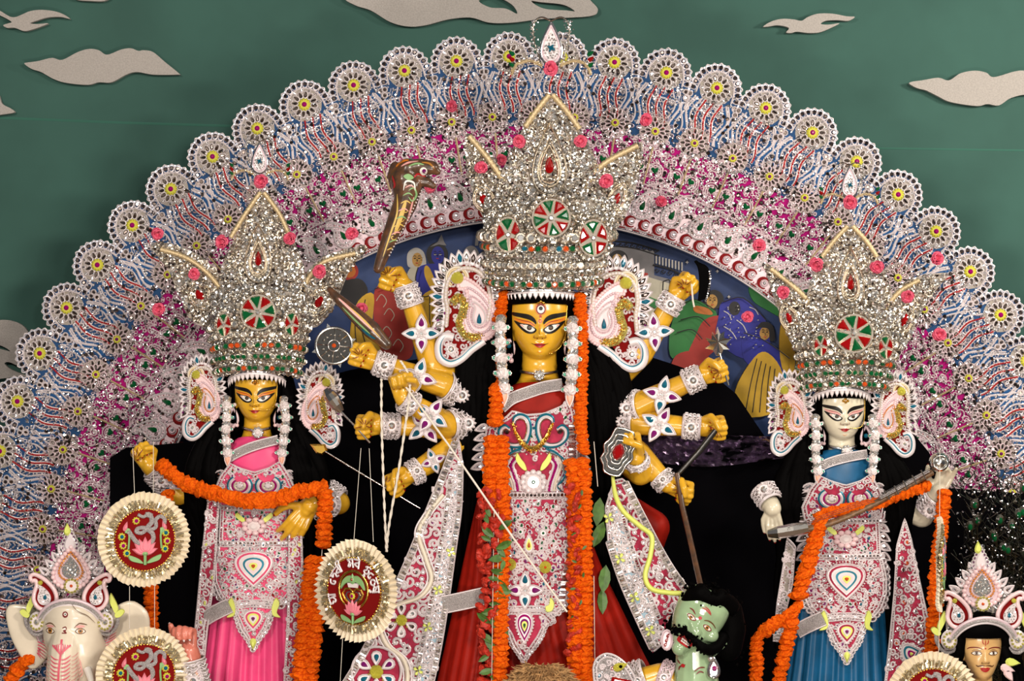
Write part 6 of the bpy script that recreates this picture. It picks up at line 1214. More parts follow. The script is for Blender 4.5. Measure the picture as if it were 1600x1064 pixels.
b.decal('upper_lip', [(1526, 1041), (1531, 1039), (1534, 1040), (1537, 1039), (1542, 1041), (1534, 1042.4)], 'paint_red'); b.decal('lower_lip', [(1527, 1042), (1534, 1043), (1541, 1042), (1537, 1045.8), (1531, 1045.8)], 'paint_red')
for s in (-1, 1): b.line('forehead_mark', [(1534 + s * 1.5, 1003), (1534 + s * 4, 1001), (1534 + s * 4.5, 996)], 1.3, 'paint_red'); b.line('nostril', [(1534 + s * 5, 1030), (1534 + s * 6, 1032.5), (1534 + s * 3, 1033)], .9, 'paint_brown')
b.line('forehead_mark', [(1534, 1006), (1534, 996)], 1.3, 'paint_red'); b.decal('forehead_dot', circle(1534, 1009.5, 1.2, 8), 'paint_red', None, 0)
g = Geo().use('hair_black'); th = np.linspace(0, 2 * pi, 40, endpoint=False); rows = [np.c_[1533 + r * np.sin(th), np.full(40, y), np.where(np.cos(th) > 0, f, r) * np.cos(th)] for y, r, f in ((957, 6, 6), (959, 20, 22), (965, 33, 33), (976, 41, 38), (988, 42, 36), (994, 42, 32))]; g.grid(np.array(rows), False, True); g.add(rows[0], [list(range(40))]); put('hair', g, kt, frk, True)
st = []
for q in range(18):
    f = q / 17
    for s in (-1, 1): st.append(([(1533 + s * (34 + 6 * f), 985, 8 - 16 * f), (1533 + s * (36 + 12 * f), 1015, 4 - 10 * f), (1533 + s * (40 + 22 * f), 1050, 8 - 14 * f), (1533 + s * (40 + 34 * f), 1090, 14 - 10 * f), (1533 + s * (44 + 34 * f), 1130, 16)], 9))
hairfall(kt, 'long_curls', frk, st, seed=5)
for (x, y, rt, m) in ((1570, 1042, 1.9, 'pearl_pink'), (1578, 1032, 1.7, 'leaf_lime'), (1572, 1052, 2.6, 'pearl_pink')): g = Geo().use(m); g.gem(teardrop(x, y, 12, 9, 12, rt), 22, 3, .3); put('ear_petal', g, kt, frk)
skirt(kt, 'robe', frk, [(1534, 1110, -8, 74, 42), (1534, 1200, -6, 74, 46), (1534, 1372, -6, 90, 60)], 'sari_blue', 14, 2)

# ------------------------------------------------------------------ green demon
MY = -0.42; frm = Frame(MY); PV = (1090, 975); ANG = radians(30)
dm = empty('demon_statue', P(PV[0], PV[1], MY), 'glossy green demon head with black moustache and bared teeth', 'statue')
def U(pts):
    """photo coordinates -> upright head coordinates"""
    p = np.asarray(pts, float); d = p[..., :2] - PV; c, s = cos(ANG), sin(ANG); q = np.stack([d[..., 0] * c + d[..., 1] * s + PV[0], -d[..., 0] * s + d[..., 1] * c + PV[1]], -1)
    return np.concatenate([q, p[..., 2:]], -1)
b = Body(MY); hx, hy = U([(1088, 969)])[0]; goddess_head(b, hx, hy, .86, 0, 1.0, neck=False, topk=.28)
for p_, r_ in (((1064, 985, 24), 10), ((1110, 990, 20), 11), ((1118, 954, 12), 15), ((1060, 1010, 20), 12), ((1086, 984, 38), 7), ((1078, 988, 36), 4.5), ((1092, 992, 34), 5)): q = U([p_])[0]; b.capsule(q, q + (.5, 0, 0), r_, r_)
b.capsule(U([(1078, 968, 34)])[0], U([(1085, 984, 40)])[0], 5, 7)
b.capsule(U([(1112, 1018, 2)])[0], U([(1132, 1006, -2)])[0], 9, 5)
for A_, B_, ra, rb in (((1086, 1000, -8), (1088, 1050, -10), 30, 32), ((1088, 1050, -10), (1090, 1120, -12), 33, 46), ((1040, 1120, -14), (1140, 1120, -14), 34, 34), ((1090, 1130, -12), (1090, 1260, -10), 58, 62), ((1090, 1260, -10), (1090, 1345, -8), 62, 64)): b.capsule(U([A_])[0], U([B_])[0], ra, rb)
b.skin('body', 'skin_green', dm)
def dd(name, pts, m, par=None, sm=4): return b.decal(name, U(pts), m, par, sm)
def dl(name, pts, w, m): return b.line(name, U(pts), w, m)
for ex, ey in ((1077.5, 960), (1102, 977)):
    e = dd('eye_liner', [(ex - 6, ey - 5), (ex, ey - 5), (ex + 5, ey - 1), (ex + 7, ey + 5), (ex + 1, ey + 5), (ex - 4, ey + 1)], 'paint_darkred'); dd('eye_white', [(ex - 4.6, ey - 3.8), (ex, ey - 3.8), (ex + 4, ey), (ex + 5.4, ey + 3.8), (ex + 1, ey + 3.6), (ex - 3, ey)], 'paint_white', e); b.decal('iris', circle(*U([(ex, ey - .4)])[0], 3.2, 12), 'paint_amber', e, 0); b.decal('pupil', circle(*U([(ex, ey - .4)])[0], 1.5, 10), 'paint_black', e, 0)
dl('eyebrow', [(1075, 946), (1080, 949), (1084, 956)], 2.2, 'paint_darkred'); dl('eyebrow', [(1097, 965), (1104, 966), (1111, 971), (1116, 979)], 2.2, 'paint_brown')
dl('forehead_stroke', [(1094, 945), (1101, 949), (1108, 957)], 2.4, 'paint_red'); dl('forehead_stroke', [(1098, 943), (1104, 948), (1108, 955)], 1.6, 'paint_red'); b.decal('forehead_dot', circle(*U([(1091, 961)])[0], 2.8, 10), 'paint_red', None, 0)
m_ = dd('lips', [(1062, 986), (1068, 988), (1076, 994), (1080, 1000), (1078, 1006), (1072, 1008), (1062, 1002), (1056, 997), (1057, 992)], 'paint_red'); dd('mouth_inside', [(1063, 990), (1070, 993), (1076, 999), (1074, 1004), (1065, 1000), (1060, 996)], 'paint_darkred', m_)
for q in range(4): x, y = 1063.5 + 3.1 * q, 992 + 2.1 * q; dd('tooth', [(x, y), (x + 2.7, y + 1.8), (x + 1.6, y + 4.2), (x - 1.1, y + 2.4)], 'paint_white', m_, 0); dd('tooth', [(x - 1.5, y + 3.4), (x + 1.2, y + 5.2), (x + .4, y + 7.2), (x - 2.3, y + 5.4)], 'paint_white', m_, 0)
for pts in ([(1070, 1036), (1062, 1040), (1060, 1046)], [(1058, 1030), (1062, 1036)], [(1083, 1046), (1092, 1040), (1100, 1040)], [(1086, 1050), (1092, 1046), (1098, 1048)]): dl('neck_stroke', pts, 2.2, 'paint_darkred')
b.decal('neck_dot', circle(*U([(1066, 1038)])[0], 3, 10), 'paint_red', None, 0)
def tufts(parent, name, fr, pts, r, m, seed, n=220, l=9, flat=.35):
    g = Geo().use(m); rr = np.random.default_rng(seed); p = spline(np.array(pts, float), 8)
    for k in range(n):
        q = p[rr.integers(len(p))] + rr.normal(0, 1, 3) * np.array([r, r, r * flat]); d = nrm(rr.normal(0, 1, 3) + (0, 0, .5)) * l; g.tube(np.array([q, q + d * .5 + (0, .8, .5), q + d]), [2.6, 2.0, .4], 4)
    return put(name, g, parent, fr)
def hair_lump(name, pts, rs, seed, n=260):
    bb = Body(MY); P_ = U(pts)
    for k in range(len(P_) - 1): bb.capsule(P_[k], P_[k + 1], rs[k], rs[k + 1])
    bb.skin(name, 'hair_black', dm, .006); tufts(bb.ob, 'strands', frm, P_, np.mean(rs) * .55, 'hair_black', seed, n, 4.5, .5)['kind'] = 'stuff'
hair_lump('moustache', [(1051, 982, 26), (1062, 982, 34), (1074, 986, 41), (1084, 997, 42), (1094, 1006, 40), (1106, 1012, 32), (1118, 1008, 20), (1128, 996, 6)], [3, 4, 4.5, 6, 8, 9, 10, 10], 7)
hair_lump('hair', [(1070, 938, 12), (1080, 926, 24), (1092, 922, 32), (1104, 930, 33), (1114, 936, 29), (1124, 930, 22), (1140, 946, 4)], [8, 12, 13, 10, 10, 13, 16], 12, 300)
hair_lump('hair', [(1096, 925, -4), (1112, 932, 2), (1124, 938, -6), (1142, 956, -14), (1146, 985, -18), (1140, 1015, -22)], [14, 13, 17, 20, 22, 22], 8, 420)
hair_lump('hair', [(1082, 930, -8), (1068, 948, -10), (1056, 968, -12), (1046, 990, -14)], [12, 9, 9, 8], 9, 160)
frd = frm
g = Geo().use('lace_pink'); o = U(circle(1041, 998, 8, 16, 15)); g.tube(with_d(o, 14), 2, 5, True); g.prism(o, 11, 13); e = put('earring', g, dm, frm); g = Geo().use('gem_red'); [g.gem(teardrop(*U([(1043 - 2 * q, 991 + 7 * q)])[0], 4, 3, 10), 14, 2) for q in range(3)]; put('earring_gem', g, e, frm)
g = Geo().use('silver'); o = U(teardrop(1113, 1040, 15, 11, 20, 0)); g.prism(o, 22, 24); g.tube(with_d(o, 25), 2.4, 5, True); g.use('gem_clear').stamp(OCTA, with_d(resample(o, 4, True), 26), 1.8, .3); g.stamp(BALL, [(*U([(1108, 1026)])[0], 26)], 5, 0); e = put('earring', g, dm, frm); g = Geo().use('gem_magenta'); g.gem(circle(*U([(1114, 1041)])[0], 4, 10), 26, 3); put('earring_gem', g, e, frm)
M_ = Matrix.Translation(P(PV[0], PV[1], MY)) @ Matrix.Rotation(ANG, 4, 'Y'); dm.matrix_basis = M_

# ------------------------------------------------------------------ lion at the feet of the red statue
NY = -0.42; frn = Frame(NY)
ln = empty('lion_statue', P(845, 1372, NY), 'tawny furry lion mane at the bottom edge below the red sari', 'statue')
b = Body(NY); b.loft([(846, 1040, 0, 18, 14), (846, 1048, 0, 34, 26), (846, 1065, 2, 48, 38), (846, 1100, 4, 56, 46), (846, 1150, 0, 52, 46), (846, 1200, -6, 46, 42)], 32); b.capsule((846, 1110, 40), (846, 1130, 58), 24, 18); b.chain([(846, 1170, -10), (880, 1230, -40), (960, 1240, -60)], [50, 54, 50])
for x, z in ((825, 10), (868, 10), (940, -60), (980, -60)): b.chain([(x, 1230, z), (x, 1300, z + 4), (x, 1366, z + 6)], [22, 17, 14])
b.skin('body', 'fur_tan', ln, .009); g = Geo().use('fur_tan'); r = np.random.default_rng(3)
for k in range(1500):
    a = r.uniform(-1.6, 1.6); y = r.uniform(1038, 1130); w = np.interp(y, [1036, 1048, 1065, 1100, 1150], [12, 34, 48, 56, 52]); q = np.array([846 + w * sin(a), y, w * .8 * cos(a)]); d = nrm((sin(a) * .7, .35 + r.normal(0, .4), cos(a) * .6 + r.normal(0, .3)) + r.normal(0, .25, 3)) * r.uniform(9, 18); g.tube(np.array([q, q + d * .5 + (0, -1, 1), q + d]), [1.8, 1.5, .3], 4)
o = put('mane', g, ln, frn); o['kind'] = 'stuff'
# harness and raised foot of the red statue at the bottom
hs = ornate(ln, 'harness', spline([(925, 1040), (940, 1017), (962, 1020), (985, 1042), (996, 1075), (985, 1120), (940, 1110)], 4, True), frn, 'silver_brocade', 34, 10, 77)
for o, m in ((teardrop(968, 1036, 12, 9, 14, 1.2), 'yellow_glitter'), ([(955, 1052), (985, 1058), (978, 1075), (950, 1070)], 'gem_red'), (circle(968, 1036, 4, 8), 'gem_red')): g = Geo().use(m); g.gem(o, 36.5, 3, .3); put('harness_gem', g, hs, frn)
bf = Body(-0.3); bf.chain([(900, 1150, -40), (985, 1070, 10), (1030, 1052, 20), (1070, 1075, 30)], [34, 24, 19, 14]); bf.skin('foot', 'skin_yellow', dg)
cuff('anklet', dg, Frame(-0.3), (988, 1060, 14), (1008, 1052, 18), (25, 23), seed=90); cuff('anklet', dg, Frame(-0.3), (1030, 1050, 22), (1048, 1056, 26), (21, 19), 'lace_pink', seed=91)
# ------------------------------------------------------------------ brocade sashes of the statues (cloth parts)
def vine(parent, fr, pts, m, r, d): g = Geo().use(m); g.tube(with_d(spline(pts, 8), d), r, 6, flat=.6); return put('vine', g, parent, fr, True)
def ladder(parent, fr, pts, w, d, seed=0):
    p = resample(spline(pts, 6), 4.2); t = np.gradient(p, axis=0); a = np.arctan2(t[:, 1], t[:, 0]) + pi / 2; g = Geo().use('silver_dull'); g.stamp(BAR, with_d(p, d), w, .25, a, seed); g.use('mirror').stamp(BAR, with_d(p[::3], d + .6), w * .92, .3, a[::3], seed); g.use('lace').stamp(BAR, with_d(p[1::3], d + .4), w * .92, .3, a[1::3], seed)
    nn = np.c_[-np.sin(a - pi / 2), np.cos(a - pi / 2)]
    for s in (-1, 1): g.tube(with_d(p + nn * s * w, d), 1.2, 4)
    o = put('ladder_strip', g, parent, fr); o['kind'] = 'stuff'; return o
def glitter_flower(parent, fr, x, y, r, d, centre='yellow_glitter', cols=('gem_blue', 'gem_purple')):
    g = Geo().use('lace'); n = 6
    for k in range(n): a = k * 2 * pi / n; o = teardrop(x + r * .68 * sin(a), y - r * .68 * cos(a), r * .36, r * .33, 12, a + pi); g.prism(o, d, d + 1.5); g.tube(with_d(o, d + 1.6), 1.1, 4, True)
    ob = put('sash_flower', g, parent, fr)
    for k in range(n): a = k * 2 * pi / n; g = Geo().use(cols[k % 2]); g.gem(teardrop(x + r * .70 * sin(a), y - r * .70 * cos(a), r * .2, r * .18, 10, a + pi), d + 1.5, 2); put('petal_gem', g, ob, fr)
    g = Geo().use(centre); g.gem(circle(x, y, r * .36, 12), d + 1, 3.5, .3); rr = np.random.default_rng(2); g.stamp(OCTA, np.c_[rr.normal(x, r * .16, 30), rr.normal(y, r * .16, 30), np.full(30, d + 4)], 1.6, .5); put('glitter_centre', g, ob, fr); return ob
def lime_quad(parent, fr, x, y, d, r=4.2):
    g = Geo().use('leaf_lime')
    for k in range(4): a = k * pi / 2 + .5; g.gem(teardrop(x + r * sin(a), y - r * cos(a), r * .95, r * .8, 10, a + pi), d, 2.4, .3)
    put('lime_flower', g, parent, fr)
fs = Frame(-0.02, lambda x, y: 26 + np.clip((y - 700) / 400, 0, 1) * 44)
ls = ornate(dg, 'sash', [(717, 682), (723, 720), (721, 790), (714, 850), (703, 930), (690, 1010), (676, 1075), (655, 1180), (470, 1180), (528, 1075), (566, 1020), (606, 940), (640, 868), (672, 790), (700, 715)], fs, 'magenta_cloth', 0, 16, 31, tr=2.2, edge_rings=0, avoid=[(630, 962, 26), (592, 1040, 36), (680, 880, 12)], gems=('gem_clear', 'mirror_dark', 'gem_purple', 'gem_clear'), dense=1.1)
ladder(ls, fs, [(712, 690), (698, 730), (670, 800), (636, 882), (602, 955), (562, 1030), (520, 1096)], 5, 3); ladder(ls, fs, [(720, 720), (718, 790), (710, 850), (699, 930), (686, 1010), (668, 1090)], 4, 3, 3); ladder(ls, fs, [(706, 740), (698, 800), (690, 850), (676, 930), (660, 1010), (644, 1090)], 3.5, 3, 5)
def stripe(parent, fr, L, R):
    g = Geo().use('pale_blue'); a, b_ = resample(spline(L, 6), 8), None; b_ = resample(spline(R, 6), np.linalg.norm(np.diff(spline(R, 6), axis=0), axis=1).sum() / (len(a) - 1.001))[:len(a)]; a = a[:len(b_)]
    g.grid(np.stack([np.c_[a, np.full(len(a), 1.0)], np.c_[(a + b_) / 2, np.full(len(a), 1.6)], np.c_[b_, np.full(len(a), 1.0)]], 1)); r = np.random.default_rng(8); w = r.uniform(.1, .9, 5 * len(a)); i = np.arange(5 * len(a)) // 5; p = a[i] * (1 - w)[:, None] + b_[i] * w[:, None] + r.normal(0, 2, (len(i), 2)); g.use('mirror').stamp(DISC, with_d(p, 2.2), 2.6, .3); g.use('lace').stamp(RING6, with_d(p, 2.4), 3.2, .25); return put('sash_band', g, parent, fr, False, 'pale blue mirror band')
stripe(ls, fs, [(708, 740), (700, 800), (691, 850), (677, 930), (661, 1010), (645, 1090)], [(719, 730), (717, 790), (709, 850), (697, 930), (684, 1010), (667, 1090)]); stripe(rs0, fs, [(950, 800), (955, 850), (974, 905), (1000, 965), (1016, 1000)], [(966, 790), (982, 850), (1004, 910), (1024, 960), (1028, 985)]) if 0 else None
for m, r, o in (('lace_cream', 4.2, 0), ('lace', 1.5, 6), ('lace', 1.5, -6)): vine(ls, fs, [(694 + o, 770), (670 + o, 800), (656 + o, 830), (668 + o, 870), (676 + o, 900), (660 + o, 925), (626 + o, 938), (600 + o, 950)], m, r, 3); vine(ls, fs, [(596 + o, 975), (608 + o, 1000), (632 + o, 1020), (640 + o, 1050), (630 + o, 1090)], m, r, 3)
glitter_flower(ls, fs, 630, 962, 25, 3, cols=('mirror_dark', 'gem_clear')); glitter_flower(ls, fs, 592, 1040, 30, 3); g = Geo().use('lace'); g.tube(with_d(circle(592, 1040, 38, 30), 4), 2, 5, True); put('flower_ring', g, ls, fs)
for x, y in ((706, 858), (686, 916), (670, 972), (656, 1038)): lime_quad(ls, fs, x, y, 4)
rs = ornate(dg, 'sash', [(958, 748), (972, 745), (986, 768), (1010, 818), (1046, 880), (1086, 932), (1064, 962), (1040, 992), (1016, 1012), (996, 960), (968, 900), (948, 842), (944, 790)], fs, 'magenta_cloth', 0, 15, 32, tr=2.0, avoid=[(1052, 955, 14), (966, 868, 9), (988, 927, 9), (1012, 978, 9)], gems=('gem_clear', 'mirror_dark', 'gem_orange', 'gem_clear'))
ladder(rs, fs, [(975, 752), (1002, 806), (1040, 876), (1078, 930)], 5, 3, 7); ladder(rs, fs, [(950, 842), (970, 902), (998, 966), (1016, 1004)], 5, 3, 8); ladder(rs, fs, [(968, 790), (984, 850), (1006, 910), (1026, 960)], 3, 3, 9)
for x, y in ((966, 868), (988, 927), (1012, 978), (949, 806)): lime_quad(rs, fs, x, y, 4, 4.6)
stripe(rs, fs, [(952, 800), (957, 850), (976, 905), (1002, 965), (1017, 1000)], [(966, 790), (982, 850), (1004, 910), (1024, 960), (1030, 985)]); glitter_flower(rs, fs, 1052, 953, 15, 3, 'gem_orange', ('gem_orange', 'gem_red'))
fl2 = Frame(LY - .04, lambda x, y: 12 + 0 * x)
for pts, sd in (([(330, 770), (345, 780), (338, 900), (328, 980), (318, 1075), (312, 1160), (286, 1160), (298, 1075), (310, 960), (318, 880)], 41), ([(455, 790), (472, 800), (476, 900), (472, 1000), (468, 1075), (464, 1160), (440, 1160), (446, 1075), (452, 960), (454, 880)], 42)): q = ornate(lk, 'sash', pts, fl2, 'magenta_cloth', 14, 11, sd, gems=('gem_clear', 'leaf_lime')); 
fs2 = Frame(SY - .04, lambda x, y: 10 + 0 * x)
q = ornate(sr, 'sash', [(1410, 808), (1420, 840), (1432, 900), (1446, 960), (1450, 1010), (1444, 1075), (1440, 1160), (1372, 1160), (1378, 1075), (1386, 1000), (1394, 920), (1398, 850)], fs2, 'magenta_cloth', 10, 12, 43, gems=('gem_clear', 'mirror_dark', 'gem_orange'))
tear_jewel(q, fs2, 1420, 1016, 15, 20, 13, ('lace', 'teal_glitter', 'pearl', 'gem_magenta', 'leaf_lime'), 1.3)
q = ornate(sr, 'sash', [(1228, 838), (1240, 850), (1236, 910), (1226, 950), (1218, 1000), (1206, 1000), (1212, 940), (1222, 880)], fs2, 'silver_dull', 10, 10, 44)

# ------------------------------------------------------------------ marigold garlands
def marigold_mesh(m, seed):
    r = np.random.default_rng(seed); g = Geo().use(m); n, mm = 13, 6; Q = []
    for i in range(mm + 1):
        la = -pi / 2 + pi * i / mm; rad = max(.05, cos(la)); k = np.arange(n)
        R = rad * (1 + .22 * ((k + i) % 2) * rad + r.normal(0, .07, n)); th = k * 2 * pi / n + i * .24; Q.append(np.c_[R * np.cos(th), np.full(n, .62 * sin(la)) + r.normal(0, .05, n), R * np.sin(th)])
    g.grid(np.array(Q), False, True); g.add(Q[0], [list(range(n))]); g.add(Q[-1], [list(range(n))[::-1]]); return g.mesh('marigold')
M_mar = [marigold_mesh('marigold', s) for s in range(4)]; M_red = [marigold_mesh('petal_red', 9)]
def leafmesh():
    g = Geo().use('leaf_green'); o = np.array([(0, -1), (.32, -.55), (.42, 0), (.3, .5), (0, 1), (-.3, .5), (-.42, 0), (-.32, -.55)], float); n = len(o)
    g.add(np.r_[np.c_[o, .12 * np.abs(o[:, 0])], [[0, 0, -.05]]], [[i, (i + 1) % n, n] for i in range(n)]); g.add(np.r_[np.c_[o, .12 * np.abs(o[:, 0]) - .03], [[0, 0, -.08]]], [[(i + 1) % n, i, n] for i in range(n)]); return g.mesh('leaf')
M_leaf = leafmesh()
GG = 'marigold garlands'
def garland(label, runs, gap=9.5, leaves=(), reds=(), threads=()):
    x, y, d = runs[0][0][0]; root = empty('marigold_garland', P(x, y, d), label, 'garland', GG)
    for pts, r, *cols_ in runs:
        p = spline(np.array([(a, b_, c * 400) for a, b_, c in pts], float), 10); p = resample(p, gap * r / 12); t = np.gradient(p, axis=0); nc = cols_[0] if cols_ else 1
        for k, (a, b_, c) in enumerate(p):
            an = atan2(t[k][0], t[k][1])
            for j in range(nc):
                off = (j - (nc - 1) / 2) * r * 1.35; q = P(a + off * cos(an) + random.uniform(-.8, .8), b_ - off * sin(an) + random.uniform(-.6, .6), c / 400 + random.uniform(-.004, .004)); y_ = c / 400
                place('marigold', random.choice(M_mar), root, q, -an + random.uniform(-.15, .15), r * random.uniform(.92, 1.1), (random.uniform(-.2, .2), random.uniform(0, 6)), y_)
        g = Geo().use('thread_white'); g.tube(np.array([tuple(P(a, b_, c / 400)) for a, b_, c in p[::4]]), .0015, 4); put('string', g, root, ident)
    for a, b_, c, s, rt in leaves: place('leaf', M_leaf, root, P(a, b_, c), rt, s, (random.uniform(-.4, .4), random.uniform(-.5, .5)), c)
    for a, b_, c, s in reds: place('red_petal', M_red[0], root, P(a, b_, c), random.uniform(0, 6), s, (random.uniform(-.7, .7), random.uniform(-1, 1)), c)
    for pts in threads: g = Geo().use('thread_white'); g.tube(np.array([tuple(P(*q)) for q in pts]), .0014, 4); put('thread', g, root, ident)
    return root
D1 = -.17
rr = random.Random(4)
garland('long marigold garland with red petals hanging left of the silver breast plate', [([(789, 458, -.02), (784, 480, -.03), (780, 500, -.03)], 9), ([(783, 500, -.03), (783, 560, -.05), (782, 600, -.07)], 7), ([(777, 606, -.10), (775, 630, -.12), (774, 660, -.14)], 11.5), ([(776, 686, -.15), (775, 750, D1), (778, 800, D1)], 12, 2), ([(786, 800, D1), (784, 900, D1 - .03), (782, 1000, D1 - .05), (780, 1085, D1 - .07)], 11.5)],
    leaves=[(768 + rr.uniform(-14, 22), 800 + 270 * k / 26, D1 - .06, rr.uniform(9, 17), rr.uniform(-2, 2)) for k in range(30)], reds=[(764 + rr.uniform(-14, 16), 765 + 310 * k / 110, D1 - .02 - .035 * rr.random(), rr.uniform(5, 9)) for k in range(110)],
    threads=[[(772, 800, D1 - .05), (770, 930, D1 - .06), (768, 1080, D1 - .07)], [(779, 800, D1 - .05), (776, 1080, D1 - .07)]])
garland('long marigold garland with red petals hanging right of the silver breast plate', [([(906, 462, -.03), (909, 520, -.06), (909, 600, -.09), (907, 660, -.12), (913, 704, -.14)], 9.5), ([(902, 722, -.15), (905, 760, -.17), (906, 850, -.18), (907, 960, -.20), (906, 1085, -.22)], 11.5, 2)],
    leaves=[(938 + rr.uniform(-8, 8), y, -.14, rr.uniform(14, 24), rr.uniform(-.5, .5)) for y in (800, 835, 905, 940, 1030)] + [(905 + rr.uniform(-10, 10), 770 + 300 * k / 14, -.23, 5, rr.uniform(-2, 2)) for k in range(14)], reds=[(898 + rr.uniform(-12, 6), 760 + 310 * k / 44, -.215 - .01 * k / 44, rr.uniform(4.5, 7.5)) for k in range(44)],
    threads=[[(928, 900, -.2), (930, 1085, -.2)], [(928, 690, -.16), (934, 760, -.16)]])
garland('marigold garland strung across the pink sari statue and over its wrist', [([(252, 726, .0), (285, 752, -.03), (330, 770, -.06), (385, 782, -.08), (430, 780, -.08), (470, 768, -.07), (504, 762, -.05)], 11.5), ([(508, 768, -.07), (507, 800, -.08), (506, 850, -.08)], 11.5, 1), ([(496, 876, -.09), (490, 930, -.10), (482, 1000, -.11), (474, 1085, -.12)], 12, 2)],
    threads=[[(504, 850, -.08), (502, 876, -.09)]])
garland('marigold garland draped over the lute of the blue sari statue', [([(1448, 760, -.04), (1420, 768, -.07), (1370, 786, -.09), (1320, 796, -.10), (1290, 802, -.10)], 9), ([(1284, 806, -.10), (1272, 850, -.11), (1258, 895, -.11), (1248, 930, -.11)], 12.5, 1), ([(1246, 948, -.12), (1215, 972, -.12), (1184, 996, -.12), (1182, 1040, -.13), (1178, 1085, -.13)], 10), ([(1240, 955, -.12), (1228, 1010, -.12), (1212, 1085, -.13)], 10.5, 1)])
garland('short marigold strand showing between the two pleated paper rosettes', [([(262, 770, .0), (240, 850, -.02), (236, 930, -.04), (238, 990, -.05), (240, 1060, -.06)], 10.5, 1)])
garland('marigold strand behind the narrow turned paper rosette', [([(1476, 770, .02), (1470, 830, -.05), (1463, 900, -.10), (1460, 960, -.12), (1456, 1020, -.13), (1452, 1085, -.14)], 10.5, 1)])
garland('marigold garland beside the elephant ear at the bottom left', [([(44, 1028, -.30), (30, 1044, -.28), (18, 1064, -.27), (10, 1090, -.26)], 11, 1)])

# ------------------------------------------------------------------ pleated paper rosettes with felt centres
GLY = {'ya': [[(0, 0), (1, 0)], [(.85, 0), (.85, 1)], [(.2, .05), (.06, .35), (.32, .48), (.14, .72), (.4, .88), (.85, .55)]], 'aa': [[(0, 0), (.45, 0)], [(.25, 0), (.25, 1)]], 'e': [[(.7, .15), (.2, .35), (.25, .85), (.65, .9), (.55, .6)]],
       'da': [[(0, 0), (1, 0)], [(.2, 0), (.2, .4), (.55, .25), (.8, .5), (.6, .8), (.9, 1)]], 'ba': [[(0, 0), (1, 0)], [(.85, 0), (.85, 1)], [(.85, .28), (.15, .55), (.85, .86)]], 'ii': [[(0, 0), (.5, 0)], [(.3, 0), (.3, 1)], [(-.2, -.1), (.05, -.42), (.5, -.35), (.3, 0)]],
       'sa': [[(0, 0), (1, 0)], [(.85, 0), (.85, 1)], [(.12, .15), (.38, .3), (.2, .52), (.1, .78), (.38, .8), (.5, .5), (.85, .5)]], 'rba': [[(0, 0), (1, 0)], [(.85, 0), (.85, 1)], [(.85, .28), (.15, .55), (.85, .86)], [(.5, -.38), (.85, -.05)]],
       'bhu': [[(.5, 0), (1, 0)], [(.1, .3), (.35, .1), (.42, .5), (.18, .8), (.6, .95), (.9, .6), (.7, .3)], [(.4, 1.1), (.7, 1.3), (.2, 1.4)]], 'ta': [[(0, 0), (1, 0)], [(.5, 0), (.5, .3), (.2, .4), (.15, .8), (.6, .95), (.88, .6), (.6, .4)]], 'shu': [[(0, 0), (1, 0)], [(.85, 0), (.85, 1)], [(.12, .1), (.3, .45), (.15, .62), (.85, .86)], [(.35, .3), (.85, .7)], [(.6, 1.1), (.85, 1.25), (.45, 1.35)]]}
def lotus(parent, fr, cx, cy, k, d):
    ob = None
    for j, (a, l, w) in enumerate(((-1.25, 20, 7), (1.25, 20, 7), (-.8, 22, 8), (.8, 22, 8), (-.4, 23, 8), (.4, 23, 8), (0, 24, 8.5))):
        g = Geo().use('clay_pink'); x, y = cx + .55 * l * k * sin(a), cy + 6 * k - .55 * l * k * cos(a); g.gem(teardrop(x, y, l * .55 * k, w * k, 14, a), d + .4 * j, 2.5, .35); o = put('lotus_petal' if ob else 'lotus', g, parent if ob is None else ob, fr); ob = ob or o
    for s in (-1, 1): g = Geo().use('clay_green'); g.prism(spline([(cx + s * 2 * k, cy + 22 * k), (cx + s * 10 * k, cy + 14 * k), (cx + s * 26 * k, cy + 8 * k), (cx + s * 24 * k, cy + 16 * k), (cx + s * 14 * k, cy + 20 * k)], 4, True), d, d + 2.5, .1); put('lotus_leaf', g, ob, fr)
    g = Geo().use('clay_green'); g.tube(with_d(np.array([(cx, cy + 6 * k), (cx, cy + 24 * k)]), d + 1), 2.4 * k, 6); g.gem(circle(cx, cy + 6 * k, 5 * k, 10, 4 * k), d + 2, 2.5); put('lotus_stem', g, ob, fr)
def tiny_flower(parent, fr, x, y, r, d, c): g = Geo().use('flower_yellow'); g.gem(star(x, y, r, 9, .78), d, 2, .3); o = put('felt_flower', g, parent, fr); g = Geo().use(c); g.gem(circle(x, y, r * .5, 8), d + 2, 1.6); put('flower_bead', g, o, fr)
